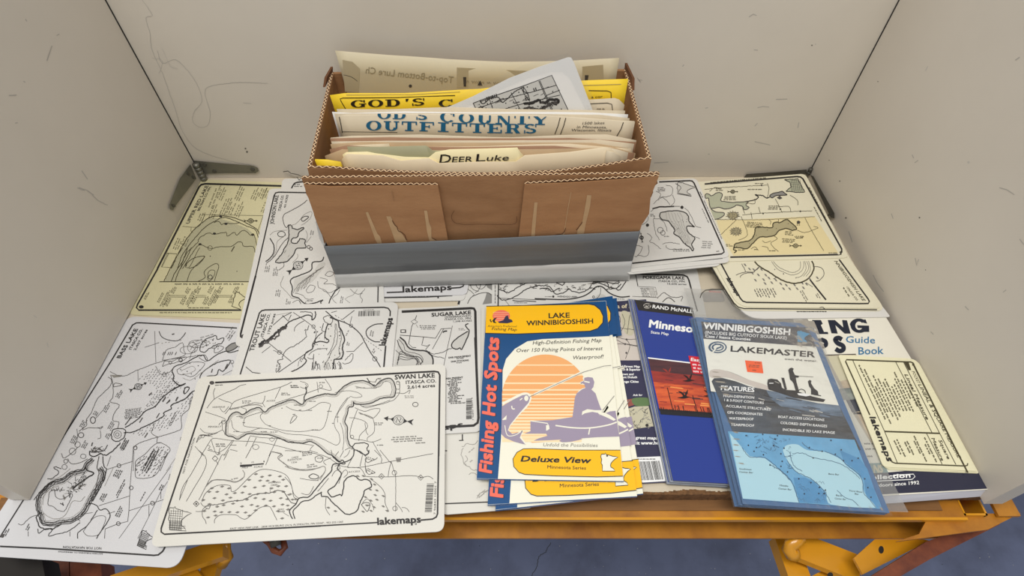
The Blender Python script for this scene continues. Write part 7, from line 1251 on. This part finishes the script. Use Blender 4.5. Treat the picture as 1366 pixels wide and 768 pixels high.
# tan pages in front of it
tans = [([(441, 184), (470, 181), (560, 179.5), (680, 183), (760, 181), (810, 180.5), (849, 188)], 0.566, 'newsprint', 'pale newsprint rim right in front of the blue lettered page'),
        ([(440, 186), (520, 183), (640, 184.5), (760, 184), (849, 191)], 0.563, 'pink_paper', 'brownish newsprint rim, second in front of the blue lettered page'),
        ([(442, 189), (520, 187), (640, 188), (700, 187.5), (800, 188), (846, 193)], 0.560, 'newsprint', 'newsprint rim with a ragged right end, third in front of the blue lettered page'),
        ([(441, 192), (480, 190), (580, 191), (700, 191), (790, 190), (838, 197)], 0.557, 'tan_paper', 'tan page fourth in front of the blue lettered page'),
        ([(466, 193.5), (519, 191.5), (520, 196), (640, 195), (760, 193), (842, 199)], 0.554, 'manila', 'buff folder rim with a low tab at its left, behind the Deer Lake folder'),
        ([(440, 199), (462, 194), (500, 197), (620, 197), (740, 195), (846, 203)], 0.551, 'pink_paper', 'brownish page rim sloping down at the left, just behind the green folder'),
        ([(433, 209), (456, 200), (475, 200), (560, 200), (700, 199), (820, 198), (848, 206)], 0.548, 'tan_paper', 'tan page reaching lowest at the left, just behind the green folder')]
for top, z_, m_, lab in tans:
    o, a = sheet('paper_sheet', top, z_, m_, lab, 'paper', wob=.0011, th=.0008); a.done()
o, a = sheet('file_folder', [(463, 196), (500, 196), (568, 194.5), (571, 196), (577, 201), (640, 202)], .545, 'green_folder', 'faded green folder whose tab shows left of the Deer Lake folder', 'folder', th=.0008, wob=.0003); a.done()
o, a = sheet('file_folder', [(457, 206.5), (462, 203.5), (490, 203), (500, 205), (540, 209.5), (572, 210), (581, 203), (600, 199.5), (640, 198.5), (690, 197), (694, 203), (698, 207)], .541, 'manila_tab', 'manila folder with a torn tab lettered DEER LAKE, foremost in the box', 'folder', th=.0008, wob=.0003)
a.at(400, 50, 4.043); a.text('D', 752, 676, 812, 674, 46, 'ink', .006, shear=.2); a.text('EER', 820, 672, 930, 669, 30, 'ink', .006, shear=.2); a.text('L', 950, 667, 1000, 664, 40, 'ink', .006, shear=.2); a.text('uke', 1005, 663, 1124, 660, 30, 'ink', .006, shear=.35); a.done()
o, a = sheet('file_folder', [(456, 213), (460, 208), (463, 206), (510, 208), (535, 215), (572, 211.5), (585, 218), (640, 216), (688, 216), (700, 207.5), (760, 203), (807, 196.5), (816, 200), (821, 206)], .5375, 'manila', 'manila leaf with a long raised right tab, right in front of the lettered tab', 'folder', th=.0012, wob=.0003)
a.done()
o, a = sheet('paper_sheet', [(420, 213.5), (436, 214), (454, 217), (456, 221)], .523, 'yellow_paper', 'small yellow slip low in the front left corner of the box', 'paper', th=.002, zb=.06); a.done()
for top, lab in (([(806, 196.5), (824, 200), (838, 204)], 'upper of the curled paper ends at the front right inside the box'), ([(809, 201), (818, 203), (828, 209)], 'lower of the curled paper ends at the front right inside the box')):
    o, a = sheet('paper_sheet', top, .5395 if 'upper' in lab else .536, 'newsprint', lab, 'paper', th=.001, zb=.08); a.done()
bpy.data.objects.remove(_to)
